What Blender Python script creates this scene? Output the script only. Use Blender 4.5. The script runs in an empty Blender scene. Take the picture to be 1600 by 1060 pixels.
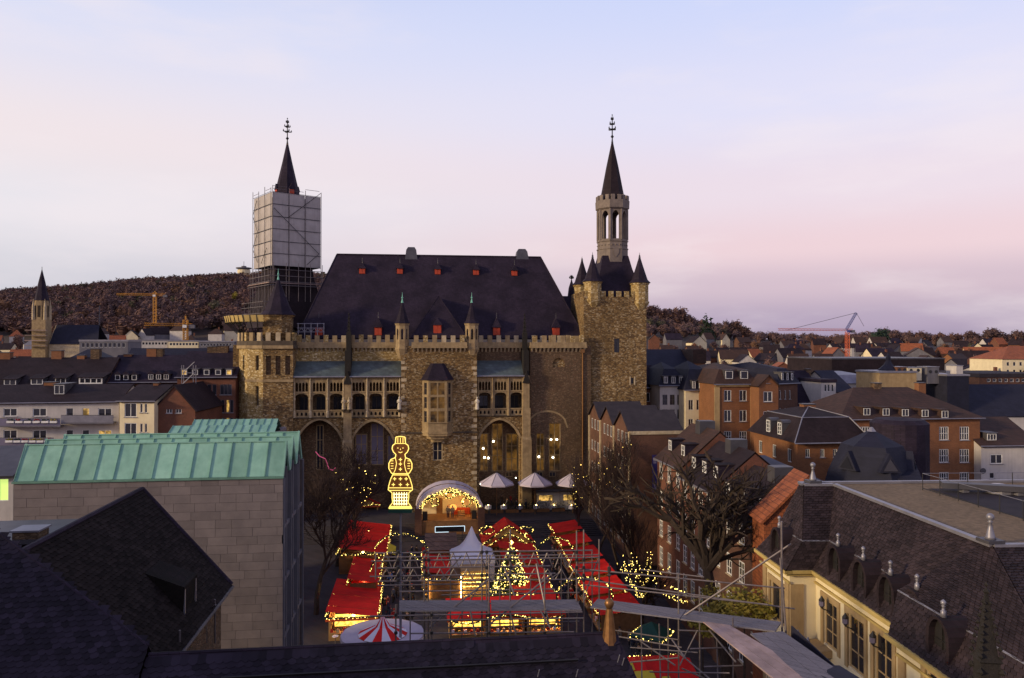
import bpy, math, random
from mathutils import Vector, Matrix, Euler
R = math.radians
rnd = random.Random(11)
sc = bpy.context.scene
col = sc.collection
# ------------------------------------------------------------------ camera
F = 1200.0                      # focal length in photo pixels (photo 1600 wide)
CAM = Vector((0, 0, 30))
cd = bpy.data.cameras.new('camera'); cam = bpy.data.objects.new('camera', cd); col.objects.link(cam)
cd.sensor_width = 36; cd.lens = 27.0; cd.clip_start = .5; cd.clip_end = 9000
cam.location = CAM
cam.rotation_euler = (R(90) + math.atan(10 / F), 0, R(-7))
sc.camera = cam
ROT = cam.rotation_euler.to_matrix()
# ------------------------------------------------------------------ world: dusk sky
SUN_AZ = Vector((-1, -.33, 0)).normalized(); SUN_EL = R(14)
SUN = Vector((SUN_AZ.x * math.cos(SUN_EL), SUN_AZ.y * math.cos(SUN_EL), math.sin(SUN_EL)))
w = bpy.data.worlds.new('World'); sc.world = w; w.use_nodes = True
nt = w.node_tree; nt.nodes.clear(); N = nt.nodes.new; L = nt.links.new
tc = N('ShaderNodeTexCoord'); sep = N('ShaderNodeSeparateXYZ'); L(tc.outputs['Generated'], sep.inputs[0])
rampn = N('ShaderNodeValToRGB'); L(sep.outputs['Z'], rampn.inputs[0])
cr = rampn.color_ramp; cr.interpolation = 'EASE'
SKY = [(0, (.34, .29, .44)), (.03, (.46, .37, .53)), (.075, (.66, .50, .61)), (.12, (.87, .64, .70)), (.19, (.87, .73, .82)), (.29, (.79, .77, .96)), (.42, (.65, .71, 1.0)), (.70, (.27, .30, .58)), (1, (.19, .19, .42))]
cr.elements[0].position = 0; cr.elements[0].color = (*SKY[0][1], 1)
cr.elements[1].position = 1; cr.elements[1].color = (*SKY[-1][1], 1)
for p, c in SKY[1:-1]:
    e = cr.elements.new(p); e.color = (*c, 1)
# warm western side of the sky
dot = N('ShaderNodeVectorMath'); dot.operation = 'DOT_PRODUCT'; L(tc.outputs['Generated'], dot.inputs[0])
dot.inputs[1].default_value = (-.80, .60, 0)
mr = N('ShaderNodeMapRange'); L(dot.outputs['Value'], mr.inputs[0]); mr.inputs[1].default_value = .15; mr.inputs[2].default_value = 1.0
mr.inputs[3].default_value = 0; mr.inputs[4].default_value = .85; mr.interpolation_type = 'SMOOTHSTEP'
ramp2 = N('ShaderNodeValToRGB'); L(sep.outputs['Z'], ramp2.inputs[0]); c2 = ramp2.color_ramp; c2.interpolation = 'EASE'
W2 = [(0, (.50, .52, .60)), (.07, (.66, .68, .76)), (.15, (.82, .82, .88)), (.24, (.94, .82, .82)), (.36, (.76, .78, .95)), (.5, (.52, .58, .86)), (1, (.16, .21, .45))]
c2.elements[0].position = 0; c2.elements[0].color = (*W2[0][1], 1); c2.elements[1].position = 1; c2.elements[1].color = (*W2[-1][1], 1)
for p, c in W2[1:-1]:
    e = c2.elements.new(p); e.color = (*c, 1)
mx = N('ShaderNodeMixRGB'); L(mr.outputs[0], mx.inputs[0]); L(rampn.outputs[0], mx.inputs[1]); L(ramp2.outputs[0], mx.inputs[2])
# thin drifting cloud veils
mp = N('ShaderNodeMapping'); L(tc.outputs['Generated'], mp.inputs[0]); mp.inputs['Scale'].default_value = (2.2, 2.2, 9); mp.inputs['Rotation'].default_value = (.12, .1, .3)
nz = N('ShaderNodeTexNoise'); L(mp.outputs[0], nz.inputs[0]); nz.inputs['Scale'].default_value = 1.3; nz.inputs['Detail'].default_value = 7; nz.inputs['Roughness'].default_value = .55
mr2 = N('ShaderNodeMapRange'); L(nz.outputs[0], mr2.inputs[0]); mr2.inputs[1].default_value = .46; mr2.inputs[2].default_value = .70; mr2.inputs[4].default_value = .45; mr2.interpolation_type = 'SMOOTHSTEP'
mx2 = N('ShaderNodeMixRGB'); L(mr2.outputs[0], mx2.inputs[0]); L(mx.outputs[0], mx2.inputs[1]); mx2.inputs[2].default_value = (.96, .85, .88, 1)
sky = N('ShaderNodeTexSky'); sky.sky_type = 'NISHITA'; sky.sun_disc = False; sky.sun_elevation = SUN_EL
sky.sun_rotation = math.atan2(SUN.x, SUN.y); sky.air_density = 1.2; sky.dust_density = 1.5
add = N('ShaderNodeMixRGB'); add.blend_type = 'ADD'; add.inputs[0].default_value = .015; L(mx2.outputs[0], add.inputs[1]); L(sky.outputs[0], add.inputs[2])
bg = N('ShaderNodeBackground'); bg.inputs[1].default_value = .93; L(add.outputs[0], bg.inputs[0])
wo = N('ShaderNodeOutputWorld'); L(bg.outputs[0], wo.inputs[0])
sl = bpy.data.lights.new('sun', 'SUN'); sl.energy = 3.5; sl.angle = R(6); sl.color = (1, .78, .47)
so = bpy.data.objects.new('sun', sl); col.objects.link(so); so.rotation_euler = SUN.to_track_quat('Z', 'Y').to_euler()
vs = sc.view_settings; vs.view_transform = 'Standard'; vs.look = 'None'; vs.exposure = 0; vs.gamma = 1; vs.use_curve_mapping = False
sc.cycles.use_denoising = True; sc.cycles.max_bounces = 5; sc.cycles.diffuse_bounces = 3; sc.cycles.glossy_bounces = 3
sc.cycles.sample_clamp_indirect = 4; sc.cycles.caustics_reflective = False; sc.cycles.caustics_refractive = False
# ------------------------------------------------------------------ pixel -> direction helpers
def ray(px, py): return ROT @ Vector(((px - 800) / F, (530 - py) / F, -1))
def D(px, py, d): return CAM + ray(px, py) * d                    # at a depth along the lens axis
def PY(px, py, Y): r = ray(px, py); return CAM + r * (Y / r.y)    # on a wall Y = const
def PX(px, py, X): r = ray(px, py); return CAM + r * (X / r.x)
def PZ(px, py, z): r = ray(px, py); return CAM + r * ((z - 30) / r.z)
def XY(px, Y): return PY(px, 540, Y).x
def ZY(px, py, Y): return PY(px, py, Y).z
# ------------------------------------------------------------------ materials
MT = {}
def base_mat(name):
    m = bpy.data.materials.new(name); m.use_nodes = True; n = m.node_tree.nodes; b = n['Principled BSDF']; MT[name] = m
    return m, n, m.node_tree.links, b
def mixc(n, l, fac, a, b, mode='MIX'):
    x = n.new('ShaderNodeMixRGB'); x.blend_type = mode
    for i, v in ((0, fac), (1, a), (2, b)):
        if hasattr(v, 'is_linked'): l.new(v, x.inputs[i])
        elif i == 0: x.inputs[0].default_value = v
        else: x.inputs[i].default_value = (*v, 1)
    return x.outputs[0]
def noise(n, l, vec, scale, detail=5, rough=.6):
    t = n.new('ShaderNodeTexNoise'); t.inputs['Scale'].default_value = scale; t.inputs['Detail'].default_value = detail; t.inputs['Roughness'].default_value = rough
    if vec: l.new(vec, t.inputs['Vector'])
    return t.outputs[0]
def rng(n, l, v, a, b, c=0, d=1):
    t = n.new('ShaderNodeMapRange'); l.new(v, t.inputs[0])
    for i, x in enumerate((a, b, c, d)): t.inputs[i + 1].default_value = x
    return t.outputs[0]
def M(name, c, c2=None, sc_=1.5, rough=.85, spec=.3, metal=0, bump=0, bsc=20, rand=0, dirt=.25, emit=None, es=0, brick=None, streak=0):
    """plain procedural surface: two tones mixed by noise, per-object value jitter, optional masonry pattern"""
    m, n, l, b = base_mat(name)
    geo = n.new('ShaderNodeNewGeometry'); pos = geo.outputs['Position']
    c2 = c2 or tuple(x * .72 for x in c)
    out = mixc(n, l, rng(n, l, noise(n, l, pos, sc_), .35, .68), c, c2)
    h = None
    if brick:                                   # (length, height, mortar colour, mortar size, variation)
        bl, bh, mc, ms, var = brick
        s = n.new('ShaderNodeSeparateXYZ'); l.new(pos, s.inputs[0])
        ad = n.new('ShaderNodeMath'); l.new(s.outputs[0], ad.inputs[0]); l.new(s.outputs[1], ad.inputs[1])
        cb = n.new('ShaderNodeCombineXYZ'); l.new(ad.outputs[0], cb.inputs[0]); l.new(s.outputs[2], cb.inputs[1])
        wob = n.new('ShaderNodeMixRGB'); wob.blend_type = 'ADD'; wob.inputs[0].default_value = .06 if bl > .3 else .01
        nn = n.new('ShaderNodeTexNoise'); nn.inputs['Scale'].default_value = 2.5; l.new(pos, nn.inputs['Vector'])
        l.new(cb.outputs[0], wob.inputs[1]); l.new(nn.outputs['Color'], wob.inputs[2])
        bt = n.new('ShaderNodeTexBrick'); l.new(wob.outputs[0], bt.inputs['Vector']); bt.inputs['Scale'].default_value = 1
        bt.inputs['Brick Width'].default_value = bl; bt.inputs['Row Height'].default_value = bh; bt.inputs['Mortar Size'].default_value = ms; bt.inputs['Bias'].default_value = 0
        bt.inputs['Color1'].default_value = (1 - var,) * 3 + (1,); bt.inputs['Color2'].default_value = (1 + var,) * 3 + (1,); bt.inputs['Mortar'].default_value = (1, 1, 1, 1)
        out = mixc(n, l, 1.0, out, bt.outputs['Color'], 'MULTIPLY'); out = mixc(n, l, bt.outputs['Fac'], out, mc)
        h = bt.outputs['Fac']
    if dirt:
        dn = noise(n, l, pos, .35, 6); out = mixc(n, l, rng(n, l, dn, .42, .75, 0, dirt), out, tuple(x * .35 for x in c))
    if streak:
        mp_ = n.new('ShaderNodeMapping'); mp_.inputs['Scale'].default_value = (3, 3, .15); l.new(pos, mp_.inputs[0])
        out = mixc(n, l, rng(n, l, noise(n, l, mp_.outputs[0], 1, 4), .45, .75, 0, streak), out, tuple(x * .4 for x in c))
    if rand:
        oi = n.new('ShaderNodeObjectInfo'); hv = n.new('ShaderNodeHueSaturation'); l.new(out, hv.inputs['Color'])
        l.new(rng(n, l, oi.outputs['Random'], 0, 1, 1 - rand, 1 + rand), hv.inputs['Value']); out = hv.outputs[0]
    l.new(out, b.inputs['Base Color'])
    b.inputs['Roughness'].default_value = rough; b.inputs['Specular IOR Level'].default_value = spec; b.inputs['Metallic'].default_value = metal
    if bump:
        bp = n.new('ShaderNodeBump'); bp.inputs['Strength'].default_value = bump; bp.inputs['Distance'].default_value = .05
        hh = noise(n, l, pos, bsc, 4)
        if h: hh = mixc(n, l, .5, hh, h)
        l.new(hh, bp.inputs['Height']); l.new(bp.outputs[0], b.inputs['Normal'])
    if emit: b.inputs['Emission Color'].default_value = (*emit, 1); b.inputs['Emission Strength'].default_value = es
    return m
def rubble(name, tones, scale, mortar, bump=.6, dark=.5):
    """rubble stone: stretched voronoi cells, each its own tone, weathered"""
    m, n, l, b = base_mat(name)
    geo = n.new('ShaderNodeNewGeometry'); pos = geo.outputs['Position']
    mp_ = n.new('ShaderNodeMapping'); mp_.inputs['Scale'].default_value = (scale, scale, scale * 1.9); l.new(pos, mp_.inputs[0])
    v = n.new('ShaderNodeTexVoronoi'); v.inputs['Scale'].default_value = 1; l.new(mp_.outputs[0], v.inputs['Vector'])
    sp = n.new('ShaderNodeSeparateColor'); l.new(v.outputs['Color'], sp.inputs[0])
    rp = n.new('ShaderNodeValToRGB'); l.new(sp.outputs[0], rp.inputs[0]); cr = rp.color_ramp; cr.interpolation = 'CONSTANT'
    cr.elements[0].position = 0; cr.elements[0].color = (*tones[0], 1); cr.elements[1].position = (len(tones) - 1) / len(tones); cr.elements[1].color = (*tones[-1], 1)
    for i, t in enumerate(tones[1:-1], 1):
        e = cr.elements.new(i / len(tones)); e.color = (*t, 1)
    e = n.new('ShaderNodeTexVoronoi'); e.feature = 'DISTANCE_TO_EDGE'; l.new(mp_.outputs[0], e.inputs['Vector']); e.inputs['Scale'].default_value = 1
    out = mixc(n, l, rng(n, l, e.outputs['Distance'], .02, .09), mortar, rp.outputs[0])
    out = mixc(n, l, rng(n, l, noise(n, l, pos, .16, 6), .38, .66, 0, dark), out, tuple(x * .4 for x in tones[0]))
    mp2 = n.new('ShaderNodeMapping'); mp2.inputs['Scale'].default_value = (.6, .6, .09); l.new(pos, mp2.inputs[0])
    out = mixc(n, l, rng(n, l, noise(n, l, mp2.outputs[0], 1, 5), .48, .75, 0, dark), out, tuple(x * .35 for x in tones[0]))
    l.new(out, b.inputs['Base Color']); b.inputs['Roughness'].default_value = .9; b.inputs['Specular IOR Level'].default_value = .2
    bp = n.new('ShaderNodeBump'); bp.inputs['Strength'].default_value = bump; bp.inputs['Distance'].default_value = .08
    l.new(mixc(n, l, .4, rng(n, l, e.outputs['Distance'], 0, .2), noise(n, l, pos, 9, 4)), bp.inputs['Height']); l.new(bp.outputs[0], b.inputs['Normal'])
    return m
def emis(name, c, s, sampling=True):
    m, n, l, b = base_mat(name)
    b.inputs['Base Color'].default_value = (*[x * .5 for x in c], 1); b.inputs['Emission Color'].default_value = (*c, 1); b.inputs['Emission Strength'].default_value = s
    if not sampling: m.cycles.emission_sampling = 'NONE'
    return m
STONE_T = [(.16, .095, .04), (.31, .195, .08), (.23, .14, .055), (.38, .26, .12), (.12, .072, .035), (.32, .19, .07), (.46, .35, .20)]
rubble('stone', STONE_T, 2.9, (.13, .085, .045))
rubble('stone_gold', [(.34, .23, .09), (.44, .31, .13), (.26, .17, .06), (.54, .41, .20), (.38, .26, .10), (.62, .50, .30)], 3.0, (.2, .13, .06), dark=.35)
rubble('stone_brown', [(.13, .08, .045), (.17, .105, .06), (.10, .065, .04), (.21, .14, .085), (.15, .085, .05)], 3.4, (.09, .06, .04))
M('ashlar', (.36, .26, .14), (.22, .15, .08), 1.2, bump=.4, bsc=6, dirt=.5, streak=.5)
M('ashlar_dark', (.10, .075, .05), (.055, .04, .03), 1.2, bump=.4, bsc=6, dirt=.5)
M('ashlar_pale', (.52, .42, .28), (.36, .27, .16), 2, bump=.3, bsc=8, dirt=.5, streak=.4)
M('slate', (.031, .0215, .037), (.019, .0135, .024), .35, rough=.75, spec=.12, bump=.35, bsc=14, dirt=.45, streak=.35, brick=(.35, .2, (.014, .011, .016), .012, .16))
M('slate_warm', (.029, .019, .023), (.017, .011, .014), .5, rough=.75, spec=.12, bump=.35, bsc=14, dirt=.25, brick=(.35, .2, (.02, .016, .018), .012, .15))
M('slate_blue', (.018, .018, .034), (.012, .012, .023), .6, rough=.7, spec=.2, bump=.3, bsc=14, dirt=.2, brick=(.5, .3, (.016, .016, .03), .012, .12))
M('slate_piece', (.020, .016, .026), (.011, .008, .014), 3, rough=.7, spec=.15, bump=.2, bsc=30, rand=.45)
M('slate_moss', (.018, .013, .013), (.012, .010, .008), .8, rough=.9, spec=.08, bump=.5, bsc=12, dirt=.4, brick=(.3, .2, (.012, .011, .01), .012, .15))
M('slate_teal', (.085, .115, .115), (.05, .06, .065), 1.2, rough=.5, spec=.5, bump=.3, bsc=10, dirt=.5, brick=(.7, .35, (.05, .06, .06), .015, .2))
M('tile_brown', (.058, .028, .021), (.036, .019, .015), .8, rough=.8, bump=.4, bsc=12, dirt=.4, brick=(.3, .28, (.03, .018, .014), .02, .2))
M('tile_red', (.30, .09, .035), (.22, .065, .03), .8, rough=.8, bump=.4, bsc=12, dirt=.3, brick=(.3, .28, (.12, .04, .02), .02, .2))
M('copper', (.235, .425, .33), (.165, .335, .26), .7, rough=.7, spec=.3, bump=.08, bsc=4, rand=.14, dirt=.12, streak=.22)
M('copper_seam', (.13, .26, .20), rough=.7)
M('slab', (.185, .152, .150), (.145, .12, .122), .9, rough=.85, bump=.2, bsc=10, rand=.13, dirt=.15)
M('slab_joint', (.12, .098, .095), rough=.95)
M('brick_red', (.15, .045, .024), (.10, .032, .018), .7, bump=.3, bsc=20, dirt=.35, brick=(.25, .08, (.15, .085, .06), .012, .2))
M('brick_orange', (.22, .082, .032), (.165, .06, .025), .7, bump=.3, bsc=20, dirt=.25, brick=(.25, .08, (.20, .11, .06), .012, .18))
M('brick_dark', (.13, .055, .033), (.09, .04, .026), .7, bump=.3, bsc=20, dirt=.4, brick=(.25, .08, (.10, .06, .045), .012, .2))
M('plaster_white', (.50, .455, .43), (.41, .375, .36), .6, bump=.05, dirt=.2, streak=.2)
M('plaster_cream', (.70, .60, .40), (.60, .50, .33), .6, bump=.05, dirt=.12, streak=.12)
M('plaster_yellow', (.75, .64, .42), (.68, .57, .36), .6, bump=.04, dirt=.08, streak=.12)
M('plaster_grey', (.15, .14, .16), (.11, .105, .125), .6, bump=.05, dirt=.2, streak=.3)
M('sandstone', (.42, .29, .14), (.33, .22, .105), 1.2, bump=.2, bsc=12, dirt=.3, streak=.3)
M('ochre_trim', (.50, .37, .13), (.38, .27, .09), 1.2, bump=.1, dirt=.4)
M('white_paint', (.74, .72, .70), rough=.5, dirt=.1)
M('zinc', (.25, .24, .27), (.18, .17, .20), 1, rough=.45, spec=.5, metal=.4, dirt=.3)
M('lead', (.085, .08, .09), (.06, .056, .066), 1, rough=.5, metal=.3, dirt=.3)
M('steel', (.19, .155, .15), (.12, .10, .10), 4, rough=.5, spec=.5, metal=.4, dirt=.3)
M('deck_metal', (.15, .13, .145), (.10, .09, .10), 9, rough=.6, metal=.2, bump=.5, bsc=60, dirt=.35, brick=(.16, .075, (.20, .18, .20), .018, .25))
M('old_wood', (.36, .26, .24), (.24, .17, .155), 2, rough=.9, bump=.4, bsc=25, rand=.2, dirt=.5)
M('red_paint', (.42, .055, .02), (.34, .04, .015), 2, rough=.6, dirt=.15)
M('verdigris', (.20, .48, .38), (.14, .36, .28), 3, rough=.6)
M('bronze', (.26, .13, .05), (.17, .08, .03), 5, rough=.4, metal=.6)
M('black_iron', (.02, .018, .018), rough=.5, spec=.4)
M('sheet', (.40, .355, .34), (.33, .295, .285), .8, rough=.7, bump=.15, bsc=3, dirt=.12, streak=.25)
M('tan_board', (.46, .33, .12), (.38, .27, .10), 1.5, rough=.8, dirt=.2)
M('asphalt', (.05, .046, .048), (.04, .037, .039), .3, rough=.9, bump=.3, bsc=15)
M('paving', (.062, .050, .052), (.045, .037, .04), .4, rough=.85, bump=.4, bsc=8, dirt=.4, brick=(.35, .35, (.05, .045, .05), .015, .15))
M('terrain', (.065, .04, .032), (.045, .035, .026), .02, rough=.95, dirt=.2)
M('gravel', (.22, .15, .088), (.12, .085, .05), 3.5, rough=.95, bump=1, bsc=9, dirt=.3)
M('felt', (.045, .038, .044), (.032, .028, .034), 1, rough=.85, spec=.1, bump=.2, dirt=.3)
M('red_cloth', (.72, .016, .012), (.52, .012, .009), .9, rough=.75, spec=.2, bump=.25, bsc=3, rand=.14, dirt=.22)
M('orange_cloth', (.50, .085, .02), (.42, .06, .018), 1.2, rough=.75, dirt=.1)
M('white_cloth', (.74, .70, .74), (.66, .63, .68), .8, rough=.7, bump=.1, bsc=2, dirt=.08)
M('lilac_cloth', (.52, .45, .50), (.44, .38, .44), .8, rough=.75, bump=.1, bsc=2, dirt=.15)
M('green_cloth', (.012, .065, .042), (.01, .05, .034), 1, rough=.7)
M('yellow_cloth', (.62, .47, .03), (.55, .40, .03), 1, rough=.7, dirt=.05)
M('hut_wood', (.24, .115, .045), (.16, .075, .03), 2, rough=.8, bump=.3, bsc=20, rand=.15, dirt=.3)
M('hut_pale', (.42, .25, .10), (.32, .18, .07), 2, rough=.8, bump=.3, bsc=20, rand=.15)
M('shingle', (.20, .115, .075), (.14, .08, .055), 2, rough=.85, bump=.4, bsc=14, brick=(.35, .3, (.07, .04, .03), .02, .2))
M('bark', (.052, .035, .025), (.032, .022, .016), 3, rough=.95, bump=.8, bsc=9, dirt=.3)
M('twig', (.045, .027, .022), (.032, .019, .016), 3, rough=.95, dirt=0)
M('leaf_gold', (.30, .21, .025), (.16, .15, .02), 2, rough=.7, rand=.2, dirt=.2)
M('needle', (.020, .045, .018), (.013, .03, .013), 2, rough=.8, dirt=.2)
M('evergreen', (.022, .04, .024), (.014, .027, .017), .3, rough=.85, dirt=.2)
M('crane_yellow', (.55, .25, .03), rough=.5); M('crane_red', (.55, .10, .035), rough=.5); M('crane_blue', (.05, .07, .26), rough=.5)
M('skin', (.50, .30, .21), rough=.6, dirt=0); M('hair_dark', (.035, .022, .015), rough=.6, dirt=0)
COATS = ['coat_black', 'coat_navy', 'coat_brown', 'coat_grey', 'coat_red', 'coat_beige', 'coat_blue', 'coat_orange']
for nm, c in zip(COATS, [(.02, .02, .022), (.022, .028, .06), (.08, .05, .03), (.11, .11, .115), (.30, .025, .02), (.34, .26, .18), (.05, .12, .35), (.5, .10, .02)]): M(nm, c, rough=.85, dirt=0)
M('banner_blue', (.028, .024, .12), (.06, .045, .17), .6, rough=.5, dirt=0)
M('statue_stone', (.62, .55, .44), (.5, .44, .35), 3, rough=.7, dirt=.2)
M('stone_black', (.022, .018, .016), (.013, .011, .010), 4, rough=.9, bump=.6, bsc=14)
M('interior', (.04, .028, .02), rough=.95)
m, n, l, b = base_mat('glass'); b.inputs['Base Color'].default_value = (.018, .018, .025, 1); b.inputs['Roughness'].default_value = .12; b.inputs['Specular IOR Level'].default_value = .55
m, n, l, b = base_mat('glass_lilac'); b.inputs['Base Color'].default_value = (.16, .14, .20, 1); b.inputs['Roughness'].default_value = .2
m, n, l, b = base_mat('glass_sky'); b.inputs['Base Color'].default_value = (.55, .56, .70, 1); b.inputs['Roughness'].default_value = .15; b.inputs['Metallic'].default_value = .7
emis_ = None; emis('lit_green', (.75, 1, .25), .8)
emis('bulb_hot', (1, .70, .22), 26); emis('bulb_soft', (1, .56, .10), 2.6, False); emis('led_white', (.7, .9, 1), 1.3, False)
emis('stage_glow', (1, .45, .10), 1.2); emis('lamp_white', (1, .9, .65), 9, False); emis('figure_glow', (1, .74, .16), 1.5, False); emis('lilac_lights', (.8, .12, .25), .5, False)
def island_slate(name, c, var, rough=.75, spec=.15):
    m, n, l, b = base_mat(name); geo = n.new('ShaderNodeNewGeometry'); hv = n.new('ShaderNodeHueSaturation')
    l.new(mixc(n, l, rng(n, l, noise(n, l, geo.outputs['Position'], .5, 5), .35, .7), c, tuple(x * .6 for x in c)), hv.inputs['Color']); l.new(rng(n, l, geo.outputs['Random Per Island'], 0, 1, 1 - var, 1 + var), hv.inputs['Value']); l.new(hv.outputs[0], b.inputs['Base Color'])
    b.inputs['Roughness'].default_value = rough; b.inputs['Specular IOR Level'].default_value = spec
island_slate('slates_villa', (.034, .023, .026), .38); island_slate('slates_church', (.020, .015, .025), .45); island_slate('slates_moss', (.019, .014, .013), .42, .9, .08)
def emis_var(name, c, s0, s1, scale, base=(.02, .016, .012)):
    m, n, l, b = base_mat(name); geo = n.new('ShaderNodeNewGeometry'); b.inputs['Base Color'].default_value = (*base, 1); b.inputs['Roughness'].default_value = .15
    b.inputs['Emission Color'].default_value = (*c, 1); l.new(rng(n, l, noise(n, l, geo.outputs['Position'], scale, 3), .40, .66, s0, s1), b.inputs['Emission Strength'])
emis_var('bulb', (1, .70, .16), 2.2, 11, 7, (.4, .3, .1))
emis_var('lit', (1, .58, .14), .12, 1.0, 1.4)
emis_var('lit_dim', (1, .46, .08), .01, .17, .5)
# ------------------------------------------------------------------ mesh helpers
ORG = {}
class MB:
    def __init__(s, T=None): s.v = []; s.f = []; s.T = T
    def add(s, vs, fs):
        o = len(s.v); s.v += [(s.T @ Vector(p)) if s.T is not None else Vector(p) for p in vs]; s.f += [tuple(i + o for i in q) for q in fs]; return s
    def box(s, x0, y0, z0, x1, y1, z1):
        return s.add([(x0, y0, z0), (x1, y0, z0), (x1, y1, z0), (x0, y1, z0), (x0, y0, z1), (x1, y0, z1), (x1, y1, z1), (x0, y1, z1)],
                     [(3, 2, 1, 0), (4, 5, 6, 7), (0, 1, 5, 4), (1, 2, 6, 5), (2, 3, 7, 6), (3, 0, 4, 7)])
    def poly(s, pts): return s.add(pts, [tuple(range(len(pts)))])
    def prism(s, pts, vec):
        pts = [Vector(p) for p in pts]; vec = Vector(vec); k = len(pts)
        return s.add(pts + [p + vec for p in pts], [tuple(range(k))[::-1], tuple(range(k, 2 * k))] + [(i, (i + 1) % k, k + (i + 1) % k, k + i) for i in range(k)])
    def tube(s, a, b, r, r2=None, n=6, cap=True):
        a = Vector(a); b = Vector(b); r2 = r if r2 is None else r2; d = b - a
        if d.length < 1e-6: return s
        d.normalize(); u = d.cross(Vector((0, 0, 1)) if abs(d.z) < .95 else Vector((1, 0, 0))).normalized(); w_ = d.cross(u)
        vs = []
        for p, q in ((a, r), (b, r2)):
            for i in range(n):
                t = 2 * math.pi * i / n; vs.append(p + (u * math.cos(t) + w_ * math.sin(t)) * q)
        fs = [(i, (i + 1) % n, n + (i + 1) % n, n + i) for i in range(n)]
        if cap: fs += [tuple(range(n))[::-1], tuple(range(n, 2 * n))]
        return s.add(vs, fs)
    def lathe(s, c, prof, n=8, rot=0, cap=True):
        vs = []; c = Vector(c)
        for r, z in prof:
            for i in range(n):
                t = rot + 2 * math.pi * i / n; vs.append(c + Vector((r * math.cos(t), r * math.sin(t), z)))
        fs = []
        for k in range(len(prof) - 1):
            for i in range(n): fs.append((k * n + i, k * n + (i + 1) % n, (k + 1) * n + (i + 1) % n, (k + 1) * n + i))
        if cap: fs += [tuple(range(n))[::-1], tuple(range((len(prof) - 1) * n, len(prof) * n))]
        return s.add(vs, fs)
    def oct(s, c, r):
        x, y, z = c; return s.add([(x + r, y, z), (x - r, y, z), (x, y + r, z), (x, y - r, z), (x, y, z + r), (x, y, z - r)],
                                  [(0, 2, 4), (2, 1, 4), (1, 3, 4), (3, 0, 4), (2, 0, 5), (1, 2, 5), (3, 1, 5), (0, 3, 5)])
    def slab(s, pts, th):
        """polygon with thickness th against its normal"""
        p = [Vector(q) for q in pts]; n_ = (p[1] - p[0]).cross(p[2] - p[0]).normalized()
        if n_.z < 0: n_ = -n_
        return s.prism(p, -n_ * th)
    def mesh(s, name, mat, smooth=False, off=Vector()):
        me = bpy.data.meshes.new(name); me.from_pydata([tuple(p - off) for p in s.v], [], s.f); me.materials.append(MT[mat])
        if smooth: me.polygons.foreach_set('use_smooth', [True] * len(me.polygons))
        return me
    def build(s, name, mat, parent=None, smooth=False, label=None, cat=None, group=None, kind=None):
        if parent is not None: org = ORG[parent]
        else:
            xs = [p.x for p in s.v]; ys = [p.y for p in s.v]; org = Vector(((min(xs) + max(xs)) / 2, (min(ys) + max(ys)) / 2, min(p.z for p in s.v)))
        o = bpy.data.objects.new(name, s.mesh(name, mat, smooth, org)); col.objects.link(o); ORG[o] = org
        if parent is not None: o.parent = parent
        else: o.location = org
        return tag(o, label, cat, group, kind)
def tag(o, label=None, cat=None, group=None, kind=None):
    for k, v in (('label', label), ('category', cat), ('group', group), ('kind', kind)):
        if v: o[k] = v
    return o
def thing(name, label, cat, loc, group=None):
    o = bpy.data.objects.new(name, None); col.objects.link(o); o.location = loc; o.empty_display_size = .3; ORG[o] = Vector(loc)
    return tag(o, label, cat, group)
def inst(name, me, parent, p, rz=0, local=False, sc3=None):
    o = bpy.data.objects.new(name, me); col.objects.link(o); o.parent = parent
    o.location = Vector(p) if (local or parent is None) else Vector(p) - ORG[parent]; o.rotation_euler = (0, 0, rz)
    if sc3: o.scale = sc3
    ORG[o] = Vector(p); return o
def copy_tree(o, parent=None, loc=None, rz=None, sc3=None):
    c = o.copy(); col.objects.link(c); c.parent = parent
    if loc is not None: c.location = loc
    if rz is not None: c.rotation_euler = (0, 0, rz)
    if sc3 is not None: c.scale = (sc3,) * 3
    for ch in o.children: copy_tree(ch, c)
    return c
BEV = {}
def box_mesh(key, sx, sy, sz, mat, ch=0):
    """shared box mesh centred on x, resting at z=0, front at y=0"""
    k = (key, round(sx, 3), round(sy, 3), round(sz, 3), mat)
    if k not in BEV:
        b = MB(); b.box(-sx / 2, 0, 0, sx / 2, sy, sz); BEV[k] = b.mesh(key, mat)
    return BEV[k]
WC = {}
def win_meshes(w_, h, nx, nz, fm, gm, fr, rec, arch):
    k = (round(w_, 2), round(h, 2), nx, nz, fm, gm, fr, rec, arch)
    if k in WC: return WC[k]
    f = MB(); y0, y1 = rec - .07, rec
    f.box(-w_ / 2, y0, 0, -w_ / 2 + fr, y1, h); f.box(w_ / 2 - fr, y0, 0, w_ / 2, y1, h); f.box(-w_ / 2 + fr, y0, 0, w_ / 2 - fr, y1, fr); f.box(-w_ / 2 + fr, y0, h - fr, w_ / 2 - fr, y1, h)
    for i in range(1, nx): x = -w_ / 2 + w_ * i / nx; f.box(x - fr * .4, y0 + .01, fr, x + fr * .4, y1, h - fr)
    for i in range(1, nz): z = h * i / nz; f.box(-w_ / 2 + fr, y0 + .02, z - fr * .3, w_ / 2 - fr, y1, z + fr * .3)
    g = MB(); y = rec - .025; g.poly([(-w_ / 2 + .01, y, .01), (w_ / 2 - .01, y, .01), (w_ / 2 - .01, y, h - .01), (-w_ / 2 + .01, y, h - .01)])
    WC[k] = (f.mesh('window', fm), g.mesh('pane', gm)); return WC[k]
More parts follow.
